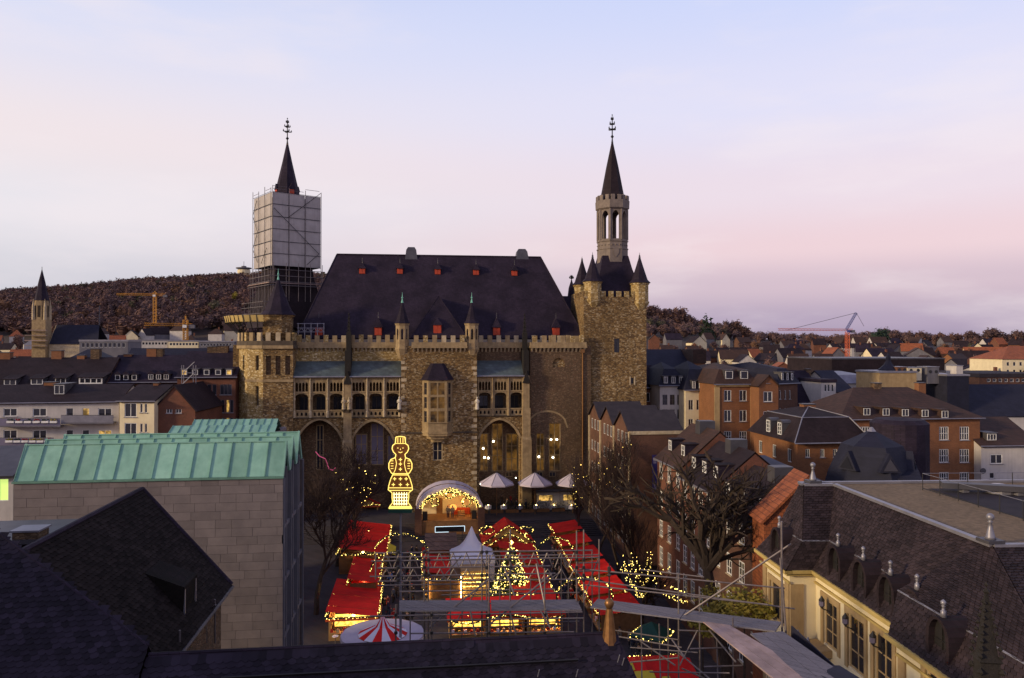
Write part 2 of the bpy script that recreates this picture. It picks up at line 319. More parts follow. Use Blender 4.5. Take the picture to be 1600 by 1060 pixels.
def window(parent, p, ang, w_, h, nx=2, nz=1, fm='white_paint', gm='glass', fr=.07, rec=.14, sill=None, name='window', sub=True):
    a, g = win_meshes(w_, h, nx, nz, fm, gm, fr, rec, 0)
    if sub:
        o = inst(name, a, parent, p, ang); inst('pane', g, o, (0, 0, 0), 0, True)
        if sill: inst('sill', box_mesh('sill', w_ + .2, .16 + rec, .08, sill), o, (0, -.12, -.085), 0, True)
    else:
        o = inst('window_frame', a, parent, p, ang); inst('pane', g, parent, p, ang)
    return o
def uv(ang): return Vector((math.cos(ang), math.sin(ang), 0)), Vector((-math.sin(ang), math.cos(ang), 0))
def wall(mb, O, ang, W_, z0, z1, ops=(), depth=.2):
    """wall face with real openings. ops: (u centre, z bottom, w, h[, arch rise])"""
    u, v = uv(ang); O = Vector((O[0], O[1], 0))
    P = lambda a, z, d=0: O + u * a + v * d + Vector((0, 0, z))
    us = sorted({0, W_} | {round(o[0] + s * o[2] / 2, 4) for o in ops for s in (-1, 1)}); zs = sorted({z0, z1} | {round(o[1], 4) for o in ops} | {round(o[1] + o[3], 4) for o in ops})
    us = [a for a in us if -1e-6 <= a <= W_ + 1e-6]; zs = [a for a in zs if z0 - 1e-6 <= a <= z1 + 1e-6]
    for i in range(len(us) - 1):
        run = None
        for j in range(len(zs) - 1):
            cu, cz = (us[i] + us[i + 1]) / 2, (zs[j] + zs[j + 1]) / 2
            if not any(abs(cu - o[0]) < o[2] / 2 and o[1] < cz < o[1] + o[3] for o in ops): mb.poly([P(us[i], zs[j]), P(us[i + 1], zs[j]), P(us[i + 1], zs[j + 1]), P(us[i], zs[j + 1])])
    for o in ops:
        a, b, c, d = o[0] - o[2] / 2, o[0] + o[2] / 2, o[1], o[1] + o[3]; rise = o[4] if len(o) > 4 else 0
        if not rise: pts = [(a, c), (b, c), (b, d), (a, d)]
        else:
            K = 10; arc = []
            for k in range(K + 1):
                t = k / K; x = a + (b - a) * t; q = abs(2 * t - 1)
                arc.append((x, d - rise + rise * (math.sqrt(max(0, 1 - q ** 2)) if len(o) < 6 else (1 - q ** 1.7) ** .75)))
            for k in range(K): mb.poly([P(*arc[k]), P(*arc[k + 1]), P(arc[k + 1][0], d), P(arc[k][0], d)])
            pts = [(a, c), (b, c)] + arc[::-1]
        for k in range(len(pts)):
            p, q = pts[k], pts[(k + 1) % len(pts)]
            if p != q: mb.poly([P(*p), P(*q), P(*q, depth), P(*p, depth)])
def arc_bar(mb, O, ang, cu, w_, z0, rise, t, d0, d1, K=10, power=None):
    """raised arch moulding following the opening's head"""
    u, v = uv(ang); O = Vector((O[0], O[1], 0)); pts = []
    for k in range(K + 1):
        q = 2 * k / K - 1; hh = rise * (math.sqrt(max(0, 1 - q * q)) if not power else (1 - abs(q) ** 1.7) ** .75); s_ = 1 + 2 * t / w_
        pts.append(((cu + q * w_ / 2, z0 + hh), (cu + q * w_ / 2 * s_, z0 + hh * (1 + t / max(rise, .1)))))
    for k in range(K):
        q = [pts[k][0], pts[k + 1][0], pts[k + 1][1], pts[k][1]]
        mb.prism([O + u * a + v * d0 + Vector((0, 0, z)) for a, z in q], v * (d1 - d0))
# ------------------------------------------------------------------ ground and terrain
SKYL = [(-900, 500), (-200, 468), (0, 456), (100, 450), (200, 440), (300, 434), (390, 430), (500, 430), (620, 440), (800, 465), (1000, 484), (1060, 494), (1120, 506), (1200, 514), (1300, 518), (1380, 512), (1450, 516), (1600, 520), (2500, 520)]
def skyline(px):
    for (a, b), (c, d) in zip(SKYL, SKYL[1:]):
        if px <= c: return b + (d - b) * max(0, (px - a)) / (c - a)
    return SKYL[-1][1]
def smooth(t): t = max(0, min(1, t)); return t * t * (3 - 2 * t)
def pix_of(x, y):
    v = ROT.transposed() @ (Vector((x, y, 30)) - CAM); return 800 + F * v.x / max(-v.z, 1e-3), -v.z
def terr(x, y):
    px, d = pix_of(x, y)
    if d < 60: px = 800; d = max(d, 0)
    px = max(-900, min(2500, px)); hz = 30 + (540 - skyline(px)) / F * 1000 - 14
    b = 3.2 if d < 170 else 3.2 + (d - 170) / 400 * 14 if d < 570 else 17.2 + min(1, (d - 570) / 800) * 9
    return b + (hz - b) * smooth((d - 430) / 570)
def katsch(y):                                   # square: falls gently towards the cathedral
    return 0 if y < 78 else min(2.4, (y - 78) / 28 * 2.4)
g = MB(); nx, nyy = 110, 90
ys = [-60 + 8.5 * i for i in range(24)] + [150 + (j / 70) ** 1.9 * 6500 for j in range(1, 71)]
xs = [((i - 60) / 60) for i in range(121)]
rows = []
for y in ys:
    wdt = 120 + max(0, y) * 1.15; rows.append([(t * wdt, y) for t in xs])
vsg = [(x, y, -.3 if y < 135 else terr(x, y)) for r in rows for x, y in r]
fsg = [(a * 121 + b_, a * 121 + b_ + 1, (a + 1) * 121 + b_ + 1, (a + 1) * 121 + b_) for a in range(len(rows) - 1) for b_ in range(120)]
g.add(vsg, fsg); g.build('terrain', 'terrain', kind='structure', label='dark ground of the city and the hills behind')
g = MB()
for a, b in ((20, 78), (78, 92), (92, 106), (106, 110)): g.poly([(-32, a, katsch(a)), (34, a, katsch(a)), (34, b, katsch(b)), (-32, b, katsch(b))])
g.build('square', 'paving', kind='structure', label='dark paved market square between cathedral and town hall')
st = thing('steps', 'broad low stone steps climbing to the town hall terrace', 'steps', (5, 110, 2.4)); del st['category']; st['kind'] = 'structure'
for i in range(9):
    g = MB(); g.box(-32, 109.2 + i * .55, 2.0, 34, 116 if i == 8 else 109.2 + (i + 1) * .55, 2.4 + (i + 1) * .16); g.build('step', 'paving', st)
g = MB(); g.box(-32, 116, 2, 40, 130, 3.84); g.build('terrace', 'paving', kind='structure', label='paved terrace at the foot of the town hall')
# ------------------------------------------------------------------ town hall
TH = thing('town_hall', 'medieval rubble stone town hall with steep slate roof and two towers', 'town hall', (4, 130, 3.8))
GZ = 3.5
z = lambda py, Y, px=640: ZY(px, py, Y)
def bar(mb, x0, x1, y0, y1, z0, z1): mb.box(min(x0, x1), y0, z0, max(x0, x1), y1, z1)
YM, YG, YC, YR = 125.0, 122.4, 121.6, 122.9
# main wall behind the galleries
xA, xB, xC0, xC1, xD, xE = XY(458, YM), XY(543, YG), XY(627, YC), XY(745, YC), XY(823, YG), XY(912, YR)
mw = MB(); wall(mw, (xA - 1, YM), 0, xE - xA + 1, GZ, z(541, YM), [], .3)
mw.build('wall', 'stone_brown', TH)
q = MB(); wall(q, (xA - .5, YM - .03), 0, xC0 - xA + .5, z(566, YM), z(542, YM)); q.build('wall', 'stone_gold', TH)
# parapet with corbel table and merlons
def parapet(name, x0, x1, Y, py0=541, py1=535, pym=524, mw_=.72, gap=1.36, depth=.5, mat='ashlar', cap=True):
    za, zb, zc = z(py0, Y), z(py1, Y), z(pym, Y)
    p = MB(); bar(p, x0, x1, Y - .45, Y - .45 + depth, za, zb); bar(p, x0 - .05, x1 + .05, Y - .6, Y + .2, za - .32, za + .02)
    o = p.build(name, 'ashlar', TH)
    c = MB(); k = int((x1 - x0) / .62)
    for i in range(k): xx = x0 + (i + .5) * (x1 - x0) / k; c.prism([(xx - .13, Y - .55, za - .33), (xx - .13, Y, za - .33), (xx - .13, Y, za - .95)], (.26, 0, 0))
    c.build('corbel_row', 'ashlar_pale', o, kind='stuff')
    nm = int((x1 - x0) / gap); stp = (x1 - x0) / nm
    for i in range(nm):
        me = box_mesh('merlon', mw_, depth - .04, zc - zb, rnd.choice(['ashlar', 'ashlar', 'ashlar_pale', 'stone_gold'])); mo = inst('merlon', me, o, (x0 + (i + .5) * stp, Y - .43, zb - .005)); mo.scale = (1, 1, rnd.uniform(.92, 1.06))
    return o
parapet('parapet', xA + .3, xC0 - .2, YM); parapet('parapet', xC1 + .2, xE, YM)
parapet('parapet', xC0 + 1.6, xC1 - 1.6, YC)
# ---- gallery bays: big arch below, three traceried loggia openings above, lean-to slate roof
def gallery(px0, px1, arch, wins, gm, seed):
    x0, x1 = XY(px0, YG), XY(px1, YG); W_ = x1 - x0
    zb, zt = z(651, YG), z(588, YG)
    lo = MB(); ac, aw = (XY(arch[0], YG) + XY(arch[1], YG)) / 2 - x0, XY(arch[1], YG) - XY(arch[0], YG)
    za = z(arch[2], YG); wall(lo, (x0, YG), 0, W_, GZ, zb, [(ac, GZ, aw, za - GZ, 3.0, 1)], 2.5); lo.build('wall', 'stone', TH)
    am = MB(); arc_bar(am, (x0, YG), 0, ac, aw, za - 3.0, 3.0, .38, -.08, .3, 12, 1); am.build('arch', 'ashlar', TH)
    up = MB(); ops = []; un = W_ / 3
    for i in range(3):
        c = (i + .5) * un; ops.append((c, z(639.5, YG), un * .74, z(614.5, YG) - z(639.5, YG), .45))
        for k in range(4): ops.append((c + (k - 1.5) * un * .19, z(611, YG), un * .145, z(597, YG) - z(611, YG), .3, 1))
        for k in range(3): ops.append((c + (k - 1) * un * .25, z(648.5, YG), un * .13, z(643, YG) - z(648.5, YG), .2, 1))
    wall(up, (x0, YG), 0, W_, zb, zt, ops, .3); lg = up.build('loggia', 'ashlar', TH)
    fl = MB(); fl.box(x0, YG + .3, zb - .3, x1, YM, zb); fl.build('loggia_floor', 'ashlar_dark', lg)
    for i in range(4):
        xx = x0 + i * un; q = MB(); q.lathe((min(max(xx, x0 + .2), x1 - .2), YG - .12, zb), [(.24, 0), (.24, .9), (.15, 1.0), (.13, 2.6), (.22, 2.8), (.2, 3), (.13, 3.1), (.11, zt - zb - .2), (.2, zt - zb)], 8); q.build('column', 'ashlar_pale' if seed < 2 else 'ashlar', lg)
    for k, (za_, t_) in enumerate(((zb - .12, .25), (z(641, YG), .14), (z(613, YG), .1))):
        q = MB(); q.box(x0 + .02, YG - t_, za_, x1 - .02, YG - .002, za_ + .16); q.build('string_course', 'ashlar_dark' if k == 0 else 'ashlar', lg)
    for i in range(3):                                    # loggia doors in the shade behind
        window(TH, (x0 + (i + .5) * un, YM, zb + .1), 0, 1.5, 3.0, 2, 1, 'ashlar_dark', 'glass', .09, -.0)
    rf = MB(); rf.slab([(x0, YG - .35, zt), (x1, YG - .35, zt), (x1, YM, z(564, YM)), (x0, YM, z(564, YM))], .14); r = rf.build('lean_to_roof', 'slate_teal', TH)
    gu = MB(); gu.tube((x0, YG - .42, zt - .05), (x1, YG - .42, zt - .05), .13, n=8); gu.build('gutter', 'zinc', r)
    for (pa, pb, ya, yb) in wins:
        a, b = PY(pa, yb, YM), PY(pb, ya, YM); window(TH, ((a.x + b.x) / 2, YM, a.z), 0, b.x - a.x, b.z - a.z, 2, 3, 'ashlar', gm, .16, -.0)
gallery(458, 539, (466, 533, 655), [(494, 506, 664, 735)], 'glass', 0)
gallery(547, 627, (551, 614, 658), [(555, 574, 678, 727), (579, 600, 660, 727), (605, 616, 680, 727)], 'glass_lilac', 1)
gallery(745, 819, (749, 812, 658), [(749, 763, 677, 737), (768, 786, 661, 737), (790, 809, 677, 737)], 'lit_dim', 2)
# lamps seen through the lit hall windows
for px, py in ((771, 690), (755, 701), (757, 715), (763, 716), (861, 687), (870, 687), (842, 714), (864, 715)):
    q = MB(); p = PY(px, py, YM - .12 if px < 820 else YR - .1); q.lathe(p, [(.02, -.16), (.15, -.1), (.17, 0), (.12, .12), (.02, .17)], 8); q.build('window_lamp', 'lamp_white', TH)
# ---- buttresses with pinnacles and statues
def buttress(px, top=488):
    x = XY(px, 121.6); zt = z(548, 121.6)
    b = MB(); b.box(x - .75, 121.2, GZ, x + .75, 125, z(690, 121.6)); b.prism([(x - .72, 121.2, z(690, 121.6)), (x + .72, 121.2, z(690, 121.6)), (x + .72, 122.0, z(684, 121.6)), (x - .72, 122.0, z(684, 121.6))], (0, 3, 0)); b.box(x - .62, 121.7, z(690, 121.6), x + .62, 125, z(640, 121.6)); b.box(x - .5, 121.9, z(640, 121.6), x + .5, 125, z(588, 121.6)); bo = b.build('buttress', 'ashlar', TH)
    c = MB(); c.box(x - .45, 122.1, z(588, 121.6), x + .45, 125, zt); c.prism([(x - .6, 121.7, z(600, 122)), (x + .6, 121.7, z(600, 122)), (x, 121.7, z(580, 122))], (0, .5, 0))
    c.box(x - .38, 123.5, zt, x + .38, 124.4, z(520, 124)); c.lathe((x, 124, z(520, 124)), [(.42, 0), (.32, .15), (.04, z(top, 124) - z(520, 124))], 4, R(45)); c.build('pinnacle', 'stone_black', bo)
    for k in range(5):
        q = MB(); h = k / 5; rr = .34 * (1 - h)
        for a in range(4): q.oct((x + rr * math.cos(R(45 + 90 * a)), 124 + rr * math.sin(R(45 + 90 * a)), z(520, 124) + .3 + h * (z(top, 124) - z(520, 124))), .12)
        q.build('crocket', 'stone_black', bo)
    return x
xb1 = buttress(543); xb2 = buttress(823)
# ---- central block
W_ = xC1 - xC0; cw = MB(); sw = PY(684, 720, YC)
wall(cw, (xC0, YC), 0, W_, GZ, z(541, YC), [(sw.x - xC0, sw.z, 1.5, z(690, YC) - sw.z, .35)], .3)
cw.box(xC0, YC, GZ, xC0 + .01, 125.2, z(541, YC)); cw.box(xC1 - .01, YC, GZ, xC1, 125.2, z(541, YC)); cw.build('wall', 'stone', TH)
window(TH, (sw.x, YC, sw.z), 0, 1.5, z(690, YC) - sw.z, 2, 2, 'ashlar_pale', 'glass', .14, .25)
q = MB(); arc_bar(q, (xC0, YC), 0, sw.x - xC0, 1.6, z(690, YC) - .38, .4, .3, -.08, .1); q.build('window_hood', 'ashlar_pale', TH)
q = MB(); q.box(xC0 - .1, YC - .16, z(678, YC), XY(661, YC) - .1, YC - .002, z(675.5, YC)); q.build('string_course', 'ashlar_dark', TH); q = MB(); q.box(XY(707, YC) + .1, YC - .16, z(678, YC), xC1 + .1, YC - .002, z(675.5, YC)); q.build('string_course', 'ashlar_dark', TH)
for k in range(26):                                      # pale corner quoins
    for xx, s in ((xC0, 1), (xC1, -1)):
        wq = .55 if k % 2 else .85; zz = GZ + .6 + k * .92; inst('quoin', box_mesh('quoin', wq, .1, .5, 'ashlar_pale' if (k * 7 + int(s)) % 3 else 'ashlar'), TH, (xx + s * wq / 2 - s * .02, YC - .05, zz))
# oriel window
ox, oz0, oz1 = XY(683.5, YC), z(676, YC), z(594, YC); hw, fw, pr = 2.35, 1.45, 1.5
orl = MB(); pts = [(ox - hw, YC), (ox - fw, YC - pr), (ox + fw, YC - pr), (ox + hw, YC)]
for (a, b), nl in zip(zip(pts, pts[1:]), (1, 2, 1)):
    va = Vector((a[0], a[1], 0)); vb = Vector((b[0], b[1], 0)); ln = (vb - va).length; an = math.atan2(vb.y - va.y, vb.x - va.x)
    ops = []
    for i in range(nl):
        for (p0, p1) in ((660, 642), (638, 620), (617, 598)): ops.append(((i + .5) * ln / nl + (0 if nl == 1 else (.5 - i) * .25), z(p0, YC), ln / nl * (.5 if nl == 1 else .72), z(p1, YC) - z(p0, YC)))
    wall(orl, a, an, ln, oz0, oz1, ops, .2)
    u_, v_ = uv(an)
    for o_ in ops:
        p = va + u_ * o_[0] + Vector((0, 0, o_[1])); window(TH, p, an, o_[2], o_[3], 1, 2, 'ashlar', 'lit_dim' if (nl == 2 and (o_[1] > z(618, YC) or rnd.random() < .35)) else 'glass', .05, .14)
oo = orl.build('oriel', 'ashlar', TH)
q = MB()
for k in range(3):
    f0, f1 = 1 - k * .28, 1 - (k + 1) * .28; q.prism([(ox + (x_ - ox) * f0, YC + (y_ - YC) * f0 - .02, oz0 - k * .5 - .5) for x_, y_ in pts], (0, 0, .5))
q.build('corbel', 'ashlar', oo)
q = MB(); q.prism([(ox + (x_ - ox) * 1.06, YC + (y_ - YC) * 1.08 - .02, oz0 - .12) for x_, y_ in pts], (0, 0, .22)); q.prism([(ox + (x_ - ox) * 1.06, YC + (y_ - YC) * 1.08 - .02, oz0 + 1.55) for x_, y_ in pts], (0, 0, .14)); q.build('sill_band', 'ashlar', oo)
q = MB(); e = [(ox + (x_ - ox) * 1.12, YC + (y_ - YC) * 1.15 - .02, oz1) for x_, y_ in pts]; t = [(ox + (x_ - ox) * .45, YC + (y_ - YC) * .35 - .05, z(568, YC)) for x_, y_ in pts]
for i in range(3): q.poly([e[i], e[i + 1], t[i + 1], t[i]])
q.poly(e); q.poly(t); q.build('oriel_roof', 'slate', oo)
# flanking spired turrets
def turret(px, Y, r, py_b, py_e, py_t, py_f, mat='ashlar', n=8, fin='verdigris', open_=True, rm='slate', flare=1.22, pr=.6):
    x = XY(px, Y); zb, ze, zt, zf = z(py_b, Y, px), z(py_e, Y, px), z(py_t, Y, px), z(py_f, Y, px)
    b = MB()
    if open_:
        for i in range(n):
            a0, a1 = R(22.5) + i * 2 * math.pi / n, R(22.5) + (i + 1) * 2 * math.pi / n
            A = Vector((x + r * math.cos(a0), Y + r * math.sin(a0), 0)); B = Vector((x + r * math.cos(a1), Y + r * math.sin(a1), 0)); ln = (B - A).length
            wall(b, A, math.atan2(B.y - A.y, B.x - A.x), ln, zb, ze, [(ln / 2, zb + (ze - zb) * .38, ln * .42, (ze - zb) * .42, .25, 1)], .15)
    else: b.lathe((x, Y, 0), [(r, zb), (r, ze)], n, R(22.5))
    b.lathe((x, Y, 0), [(pr * r, zb - 1.5), (r * 1.02, zb - .2), (r * 1.1, zb), (r * 1.1, zb + .25)], n, R(22.5))
    b.lathe((x, Y, 0), [(r * 1.08, ze - .25), (r * 1.15, ze + .02)], n, R(22.5))
    o = b.build('turret', mat, TH)
    s = MB(); s.lathe((x, Y, 0), [(r * flare, ze + .03), (r * .92, ze + (zt - ze) * .12), (r * .42, ze + (zt - ze) * .6), (.05, zt)], n, R(22.5)); s.build('spire', rm, o)
    f = MB(); f.lathe((x, Y, zt - .35), [(.2, 0), (.09, .5), (.07, (zf - zt) * .5), (.17, (zf - zt) * .62), (.06, (zf - zt) * .75), (.02, zf - zt + .35)], 6); f.build('finial', fin, o)
    return o
turret(628.5, 122.4, 1.1, 546, 506, 470, 457); turret(737, 122.4, 1.1, 546, 506, 470, 457)
# ---- main hipped roof
YE, YRG = 125.9, 135.6
zE, zR = z(529, YE), z(400, YRG, 680)
e0, e1 = XY(463, YE), XY(912, YE) + .3; r0, r1 = XY(526, YRG), XY(845, YRG)
rf = MB(); yb = 2 * YRG - YE
rf.poly([(e0, YE, zE), (e1, YE, zE), (r1, YRG, zR), (r0, YRG, zR)]); rf.poly([(e1, yb, zE), (e0, yb, zE), (r0, YRG, zR), (r1, YRG, zR)])
rf.poly([(e0, yb, zE), (e0, YE, zE), (r0, YRG, zR)]); rf.poly([(e1, YE, zE), (e1, yb, zE), (r1, YRG, zR)])
MR = rf.build('roof', 'slate', TH)
q = MB(); q.tube((r0, YRG, zR + .02), (r1, YRG, zR + .02), .16, n=6)
for a, b in (((e0, YE, zE), (r0, YRG, zR)), ((e1, YE, zE), (r1, YRG, zR))): q.tube(a, b, .1, n=5)
q.build('ridge_cap', 'slate', MR)
pn = (Vector((e1, YE, zE)) - Vector((e0, YE, zE))).cross(Vector((r0, YRG, zR)) - Vector((e0, YE, zE))).normalized()
def on_roof(px, py):
    r = ray(px, py); return CAM + r * ((Vector((e0, YE, zE)) - CAM).dot(pn) / r.dot(pn))
SL = (zR - zE) / (YRG - YE)
def red_dormer(px, yb_, yt_, yr_, wpx):
    p = on_roof(px, yb_); k = (p - CAM).y / F; w_ = wpx * k; h = (yb_ - yt_) * k; hr = (yt_ - yr_) * k
    b = MB(); Yf = p.y - .12; b.box(p.x - w_ / 2, Yf, p.z, p.x + w_ / 2, Yf + h / SL + .25, p.z + h); d = b.build('dormer', 'red_paint', TH)
    q = MB(); dn_ = h / SL + .3
    for s in (-1, 0): q.box(p.x + s * w_ * .46 + .03, Yf - .03, p.z + h * .06, p.x + (s + 1) * w_ * .46 - .03, Yf - .002, p.z + h * .92)
    q.build('shutter', 'red_paint', d)
    q = MB(); a = w_ * .68; q.add([(p.x - a, Yf - .25, p.z + h), (p.x + a, Yf - .25, p.z + h), (p.x + a, Yf + dn_, p.z + h), (p.x - a, Yf + dn_, p.z + h), (p.x, Yf + .25, p.z + h + hr), (p.x, Yf + (h + hr) / SL, p.z + h + hr)], [(0, 1, 4), (1, 2, 5, 4), (3, 0, 4, 5), (0, 3, 2, 1)]); q.build('dormer_roof', 'slate', d)
    q = MB(); q.tube((p.x, Yf + .25, p.z + h + hr - .05), (p.x, Yf + .25, p.z + h + hr + .9), .05, .02); q.oct((p.x, Yf + .25, p.z + h + hr + .35), .12); q.build('finial', 'lead', d)
for px, yy in ((566, 428), (625, 428), (684, 429), (744, 430), (804, 431)): red_dormer(px, yy, yy - 8, yy - 17, 9)
for px in (498, 591, 776, 869): red_dormer(px, 524, 512, 497, 11)
for px0, px1 in ((634, 651), (808, 826)):
    p = on_roof((px0 + px1) / 2, 411); w_ = (px1 - px0) * .111; b = MB(); y0 = p.y + .3; zt = zR + 1.5
    b.add([(p.x - w_ * .62, y0, p.z), (p.x + w_ * .62, y0, p.z), (p.x + w_ * .62, y0 + 2.6, p.z), (p.x - w_ * .62, y0 + 2.6, p.z), (p.x - w_ * .46, y0 + .5, zt - .5), (p.x + w_ * .46, y0 + .5, zt - .5), (p.x + w_ * .46, y0 + 2.2, zt - .5), (p.x - w_ * .46, y0 + 2.2, zt - .5), (p.x - w_ * .3, y0 + .8, zt), (p.x + w_ * .3, y0 + .8, zt), (p.x + w_ * .3, y0 + 1.9, zt), (p.x - w_ * .3, y0 + 1.9, zt)],
          [(0, 1, 5, 4), (1, 2, 6, 5), (2, 3, 7, 6), (3, 0, 4, 7), (4, 5, 9, 8), (5, 6, 10, 9), (6, 7, 11, 10), (7, 4, 8, 11), (8, 9, 10, 11)]); b.build('ridge_vent', 'lead', TH)
# cross roof over the central block
xa, xb_ = xC0 + 1.4, xC1 - 1.4; xm = (xa + xb_) / 2; za = z(464, 128.5); q = MB(); Yf = YC + .5
q.poly([(xa, Yf, zE), (xb_, Yf, zE), (xm, Yf + 3.2, za)]); yq = YE + (za - zE) / SL
q.poly([(xb_, Yf, zE), (xb_, YE, zE), (xm, yq, za), (xm, Yf + 3.2, za)]); q.poly([(xa, YE, zE), (xa, Yf, zE), (xm, Yf + 3.2, za), (xm, yq, za)]); cr_ = q.build('cross_roof', 'slate', TH)
q = MB(); q.tube((xa, Yf, zE), (xm, Yf + 3.2, za), .06, n=5); q.tube((xb_, Yf, zE), (xm, Yf + 3.2, za), .06, n=5); q.build('ridge_cap', 'slate', cr_)
p = PY(683.5, 523, Yf + .4); w_ = 1.25; h = 2.1; d = MB().box(p.x - w_ / 2, p.y, zE - .1, p.x + w_ / 2, p.y + 2, zE + h).build('dormer', 'red_paint', TH)
q = MB(); q.box(p.x - .56, p.y - .03, zE + .1, p.x - .02, p.y - .002, zE + h - .1); q.box(p.x + .02, p.y - .03, zE + .1, p.x + .56, p.y - .002, zE + h - .1); q.build('shutter', 'red_paint', d)
q = MB(); q.add([(p.x - .8, p.y - .2, zE + h), (p.x + .8, p.y - .2, zE + h), (p.x + .8, p.y + 2, zE + h), (p.x - .8, p.y + 2, zE + h), (p.x, p.y + .6, zE + h + 1.2), (p.x, p.y + 2.4, zE + h + 1.2)], [(0, 1, 4), (1, 2, 5, 4), (3, 0, 4, 5), (0, 3, 2, 1)]); q.build('dormer_roof', 'slate', d)
# ---- right block: plain wall, lit windows, blind arch, drainpipe
x0 = xD + .6; W_ = xE - x0 + 1.2; ops = []
wl = [(838, 851, 677, 737), (857.5, 876, 661, 737)]
for pa, pb, ya, yb_ in wl:
    a, b = PY(pa, yb_, YR), PY(pb, ya, YR); ops.append(((a.x + b.x) / 2 - x0, a.z, b.x - a.x, b.z - a.z))
bl = PY(873, 574, YR); ops.append((bl.x - x0, bl.z, 2.0, 1.5, .9))
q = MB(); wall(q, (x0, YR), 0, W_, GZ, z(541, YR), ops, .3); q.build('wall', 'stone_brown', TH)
for o_ in ops[:2]: window(TH, (x0 + o_[0], YR, o_[1]), 0, o_[2], o_[3], 2, 3, 'ashlar', 'lit_dim', .14, .25)
q = MB(); o_ = ops[2]; q.box(x0 + o_[0] - 1.05, YR + .28, o_[1] - .05, x0 + o_[0] + 1.05, YR + .4, o_[1] + 1.6); q.build('blind_arch', 'stone', TH)
q = MB(); arc_bar(q, (x0, YR), 0, (XY(855, YR) - x0), 6.4, z(672, YR), 2.6, .28, -.04, .1, 14); q.build('relieving_arch', 'ashlar', TH)
parapet('parapet', x0, xE + .4, YR)
q = MB(); xx = XY(910, YR); q.tube((xx, YR - .15, GZ), (xx, YR - .15, z(552, YR)), .11, n=6); q.box(xx - .3, YR - .4, z(552, YR), xx + .3, YR - .01, z(546, YR)); q.build('drainpipe', 'bronze', TH)
for px in (795, 843, 863, 895):                         # cellar windows behind the parasols
    window(TH, PY(px, 745, YR if px > 823 else YM), 0, 1.1, .8, 2, 1, 'ashlar', 'glass', .1, -.0)
# ---- left stair block
xl0, xl1 = XY(411, 121.8), XY(458, 121.8); plan = [(XY(371, 129), 131), (XY(371, 126.5), 126.5), (XY(387, 123.2), 123.2), (xl0, 121.8), (xl1, 121.8), (xl1, 125.5)]
ztp = z(541, 122)
for i, (a, b) in enumerate(zip(plan, plan[1:])):
    va, vb = Vector((*a, 0)), Vector((*b, 0)); ln = (vb - va).length; an = math.atan2(vb.y - va.y, vb.x - va.x); q = MB(); ops = []
    if i == 3: ops = [(ln * f, z(585, 122), .75, z(556, 122) - z(585, 122)) for f in (.18, .5, .82)]
    elif i in (1, 2): ops = [(ln * .62, z(578, 122), .62, 2.3), (ln * .62, z(632, 122), .62, 3.0)]
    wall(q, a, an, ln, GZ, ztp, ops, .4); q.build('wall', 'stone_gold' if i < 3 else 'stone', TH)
    u_, v_ = uv(an)
    for o_ in ops:
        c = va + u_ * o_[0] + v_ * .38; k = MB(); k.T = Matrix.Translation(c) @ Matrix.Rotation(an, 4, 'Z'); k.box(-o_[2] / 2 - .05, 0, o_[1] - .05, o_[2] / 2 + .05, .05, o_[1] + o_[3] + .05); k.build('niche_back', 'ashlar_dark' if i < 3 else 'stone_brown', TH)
    bd = MB(); bd.T = Matrix.Translation(va) @ Matrix.Rotation(an, 4, 'Z')
    lb_ = MB(bd.T); lb_.box(-.03, -.14, z(596, 122), ln + .03, -.003, z(592, 122)); lb_.build('string_course', 'ashlar', TH); bd.box(-.03, -.3, z(545, 122), ln + .03, -.003, z(540, 122))
    bo = bd.build('string_course', 'ashlar' if i < 4 else 'ashlar_dark', TH)
    nm = max(1, int(ln / 1.25))
    if i > 0:
        pb_ = MB(); pb_.T = bd.T; pb_.box(0, -.12, ztp, ln, .3, z(533, 122)); pb_.build('parapet', 'ashlar_dark', bo)
        for j in range(nm): mo = inst('merlon', box_mesh('merlon', .7, .42, 1.3, rnd.choice(['ashlar_pale', 'ashlar', 'stone_gold'])), bo, va + u_ * ((j + .5) * ln / nm) - v_ * .11 + Vector((0, 0, z(533, 122) - .01)), an)
q = MB(); q.poly([(*p, ztp + .3) for p in plan]); q.build('tower_deck', 'lead', TH)
q = MB(); q.box(XY(371, 129), 126, GZ, xl1, 140, ztp + .2); q.build('rear_block', 'stone', TH)
turret(434.5, 124.6, 2.35, 522, 493, 434, 420, 'stone', open_=False, flare=1.2, pr=.9)
# ---- west tower (mostly wrapped by scaffolding): slate body and octagonal spire
TW = R(31); K0 = D(425, 415, 134); uT, vT = uv(TW); S = 9.0; tcx = K0 + uT * S / 2 + vT * S / 2
def tz(py, d=134): return 30 + (540 - py) / F * d
q = MB()
for (h0, z0_, h1, z1_) in ((5.6, tz(512), 4.6, tz(468)), (4.6, tz(468), 3.7, tz(435)), (3.7, tz(435), 3.4, tz(415)), (3.4, tz(415), 3.2, tz(302))):
    A = [tcx + uT * sx * h0 + vT * sy * h0 for sx, sy in ((-1, -1), (1, -1), (1, 1), (-1, 1))]; B = [tcx + uT * sx * h1 + vT * sy * h1 for sx, sy in ((-1, -1), (1, -1), (1, 1), (-1, 1))]
    for k in range(4): q.poly([(A[k].x, A[k].y, z0_), (A[(k + 1) % 4].x, A[(k + 1) % 4].y, z0_), (B[(k + 1) % 4].x, B[(k + 1) % 4].y, z1_), (B[k].x, B[k].y, z1_)])
wt = q.build('west_tower', 'slate_warm', TH)
cz = (tcx.x, tcx.y, 0); zs0, zs1 = tz(306, 140), tz(222, 140); q = MB(); q.lathe(cz, [(2.35, zs0 - .6), (2.1, zs0 + .8), (.9, zs0 + (zs1 - zs0) * .62), (.12, zs1)], 8, TW + R(22.5)); q.build('spire', 'slate', wt)
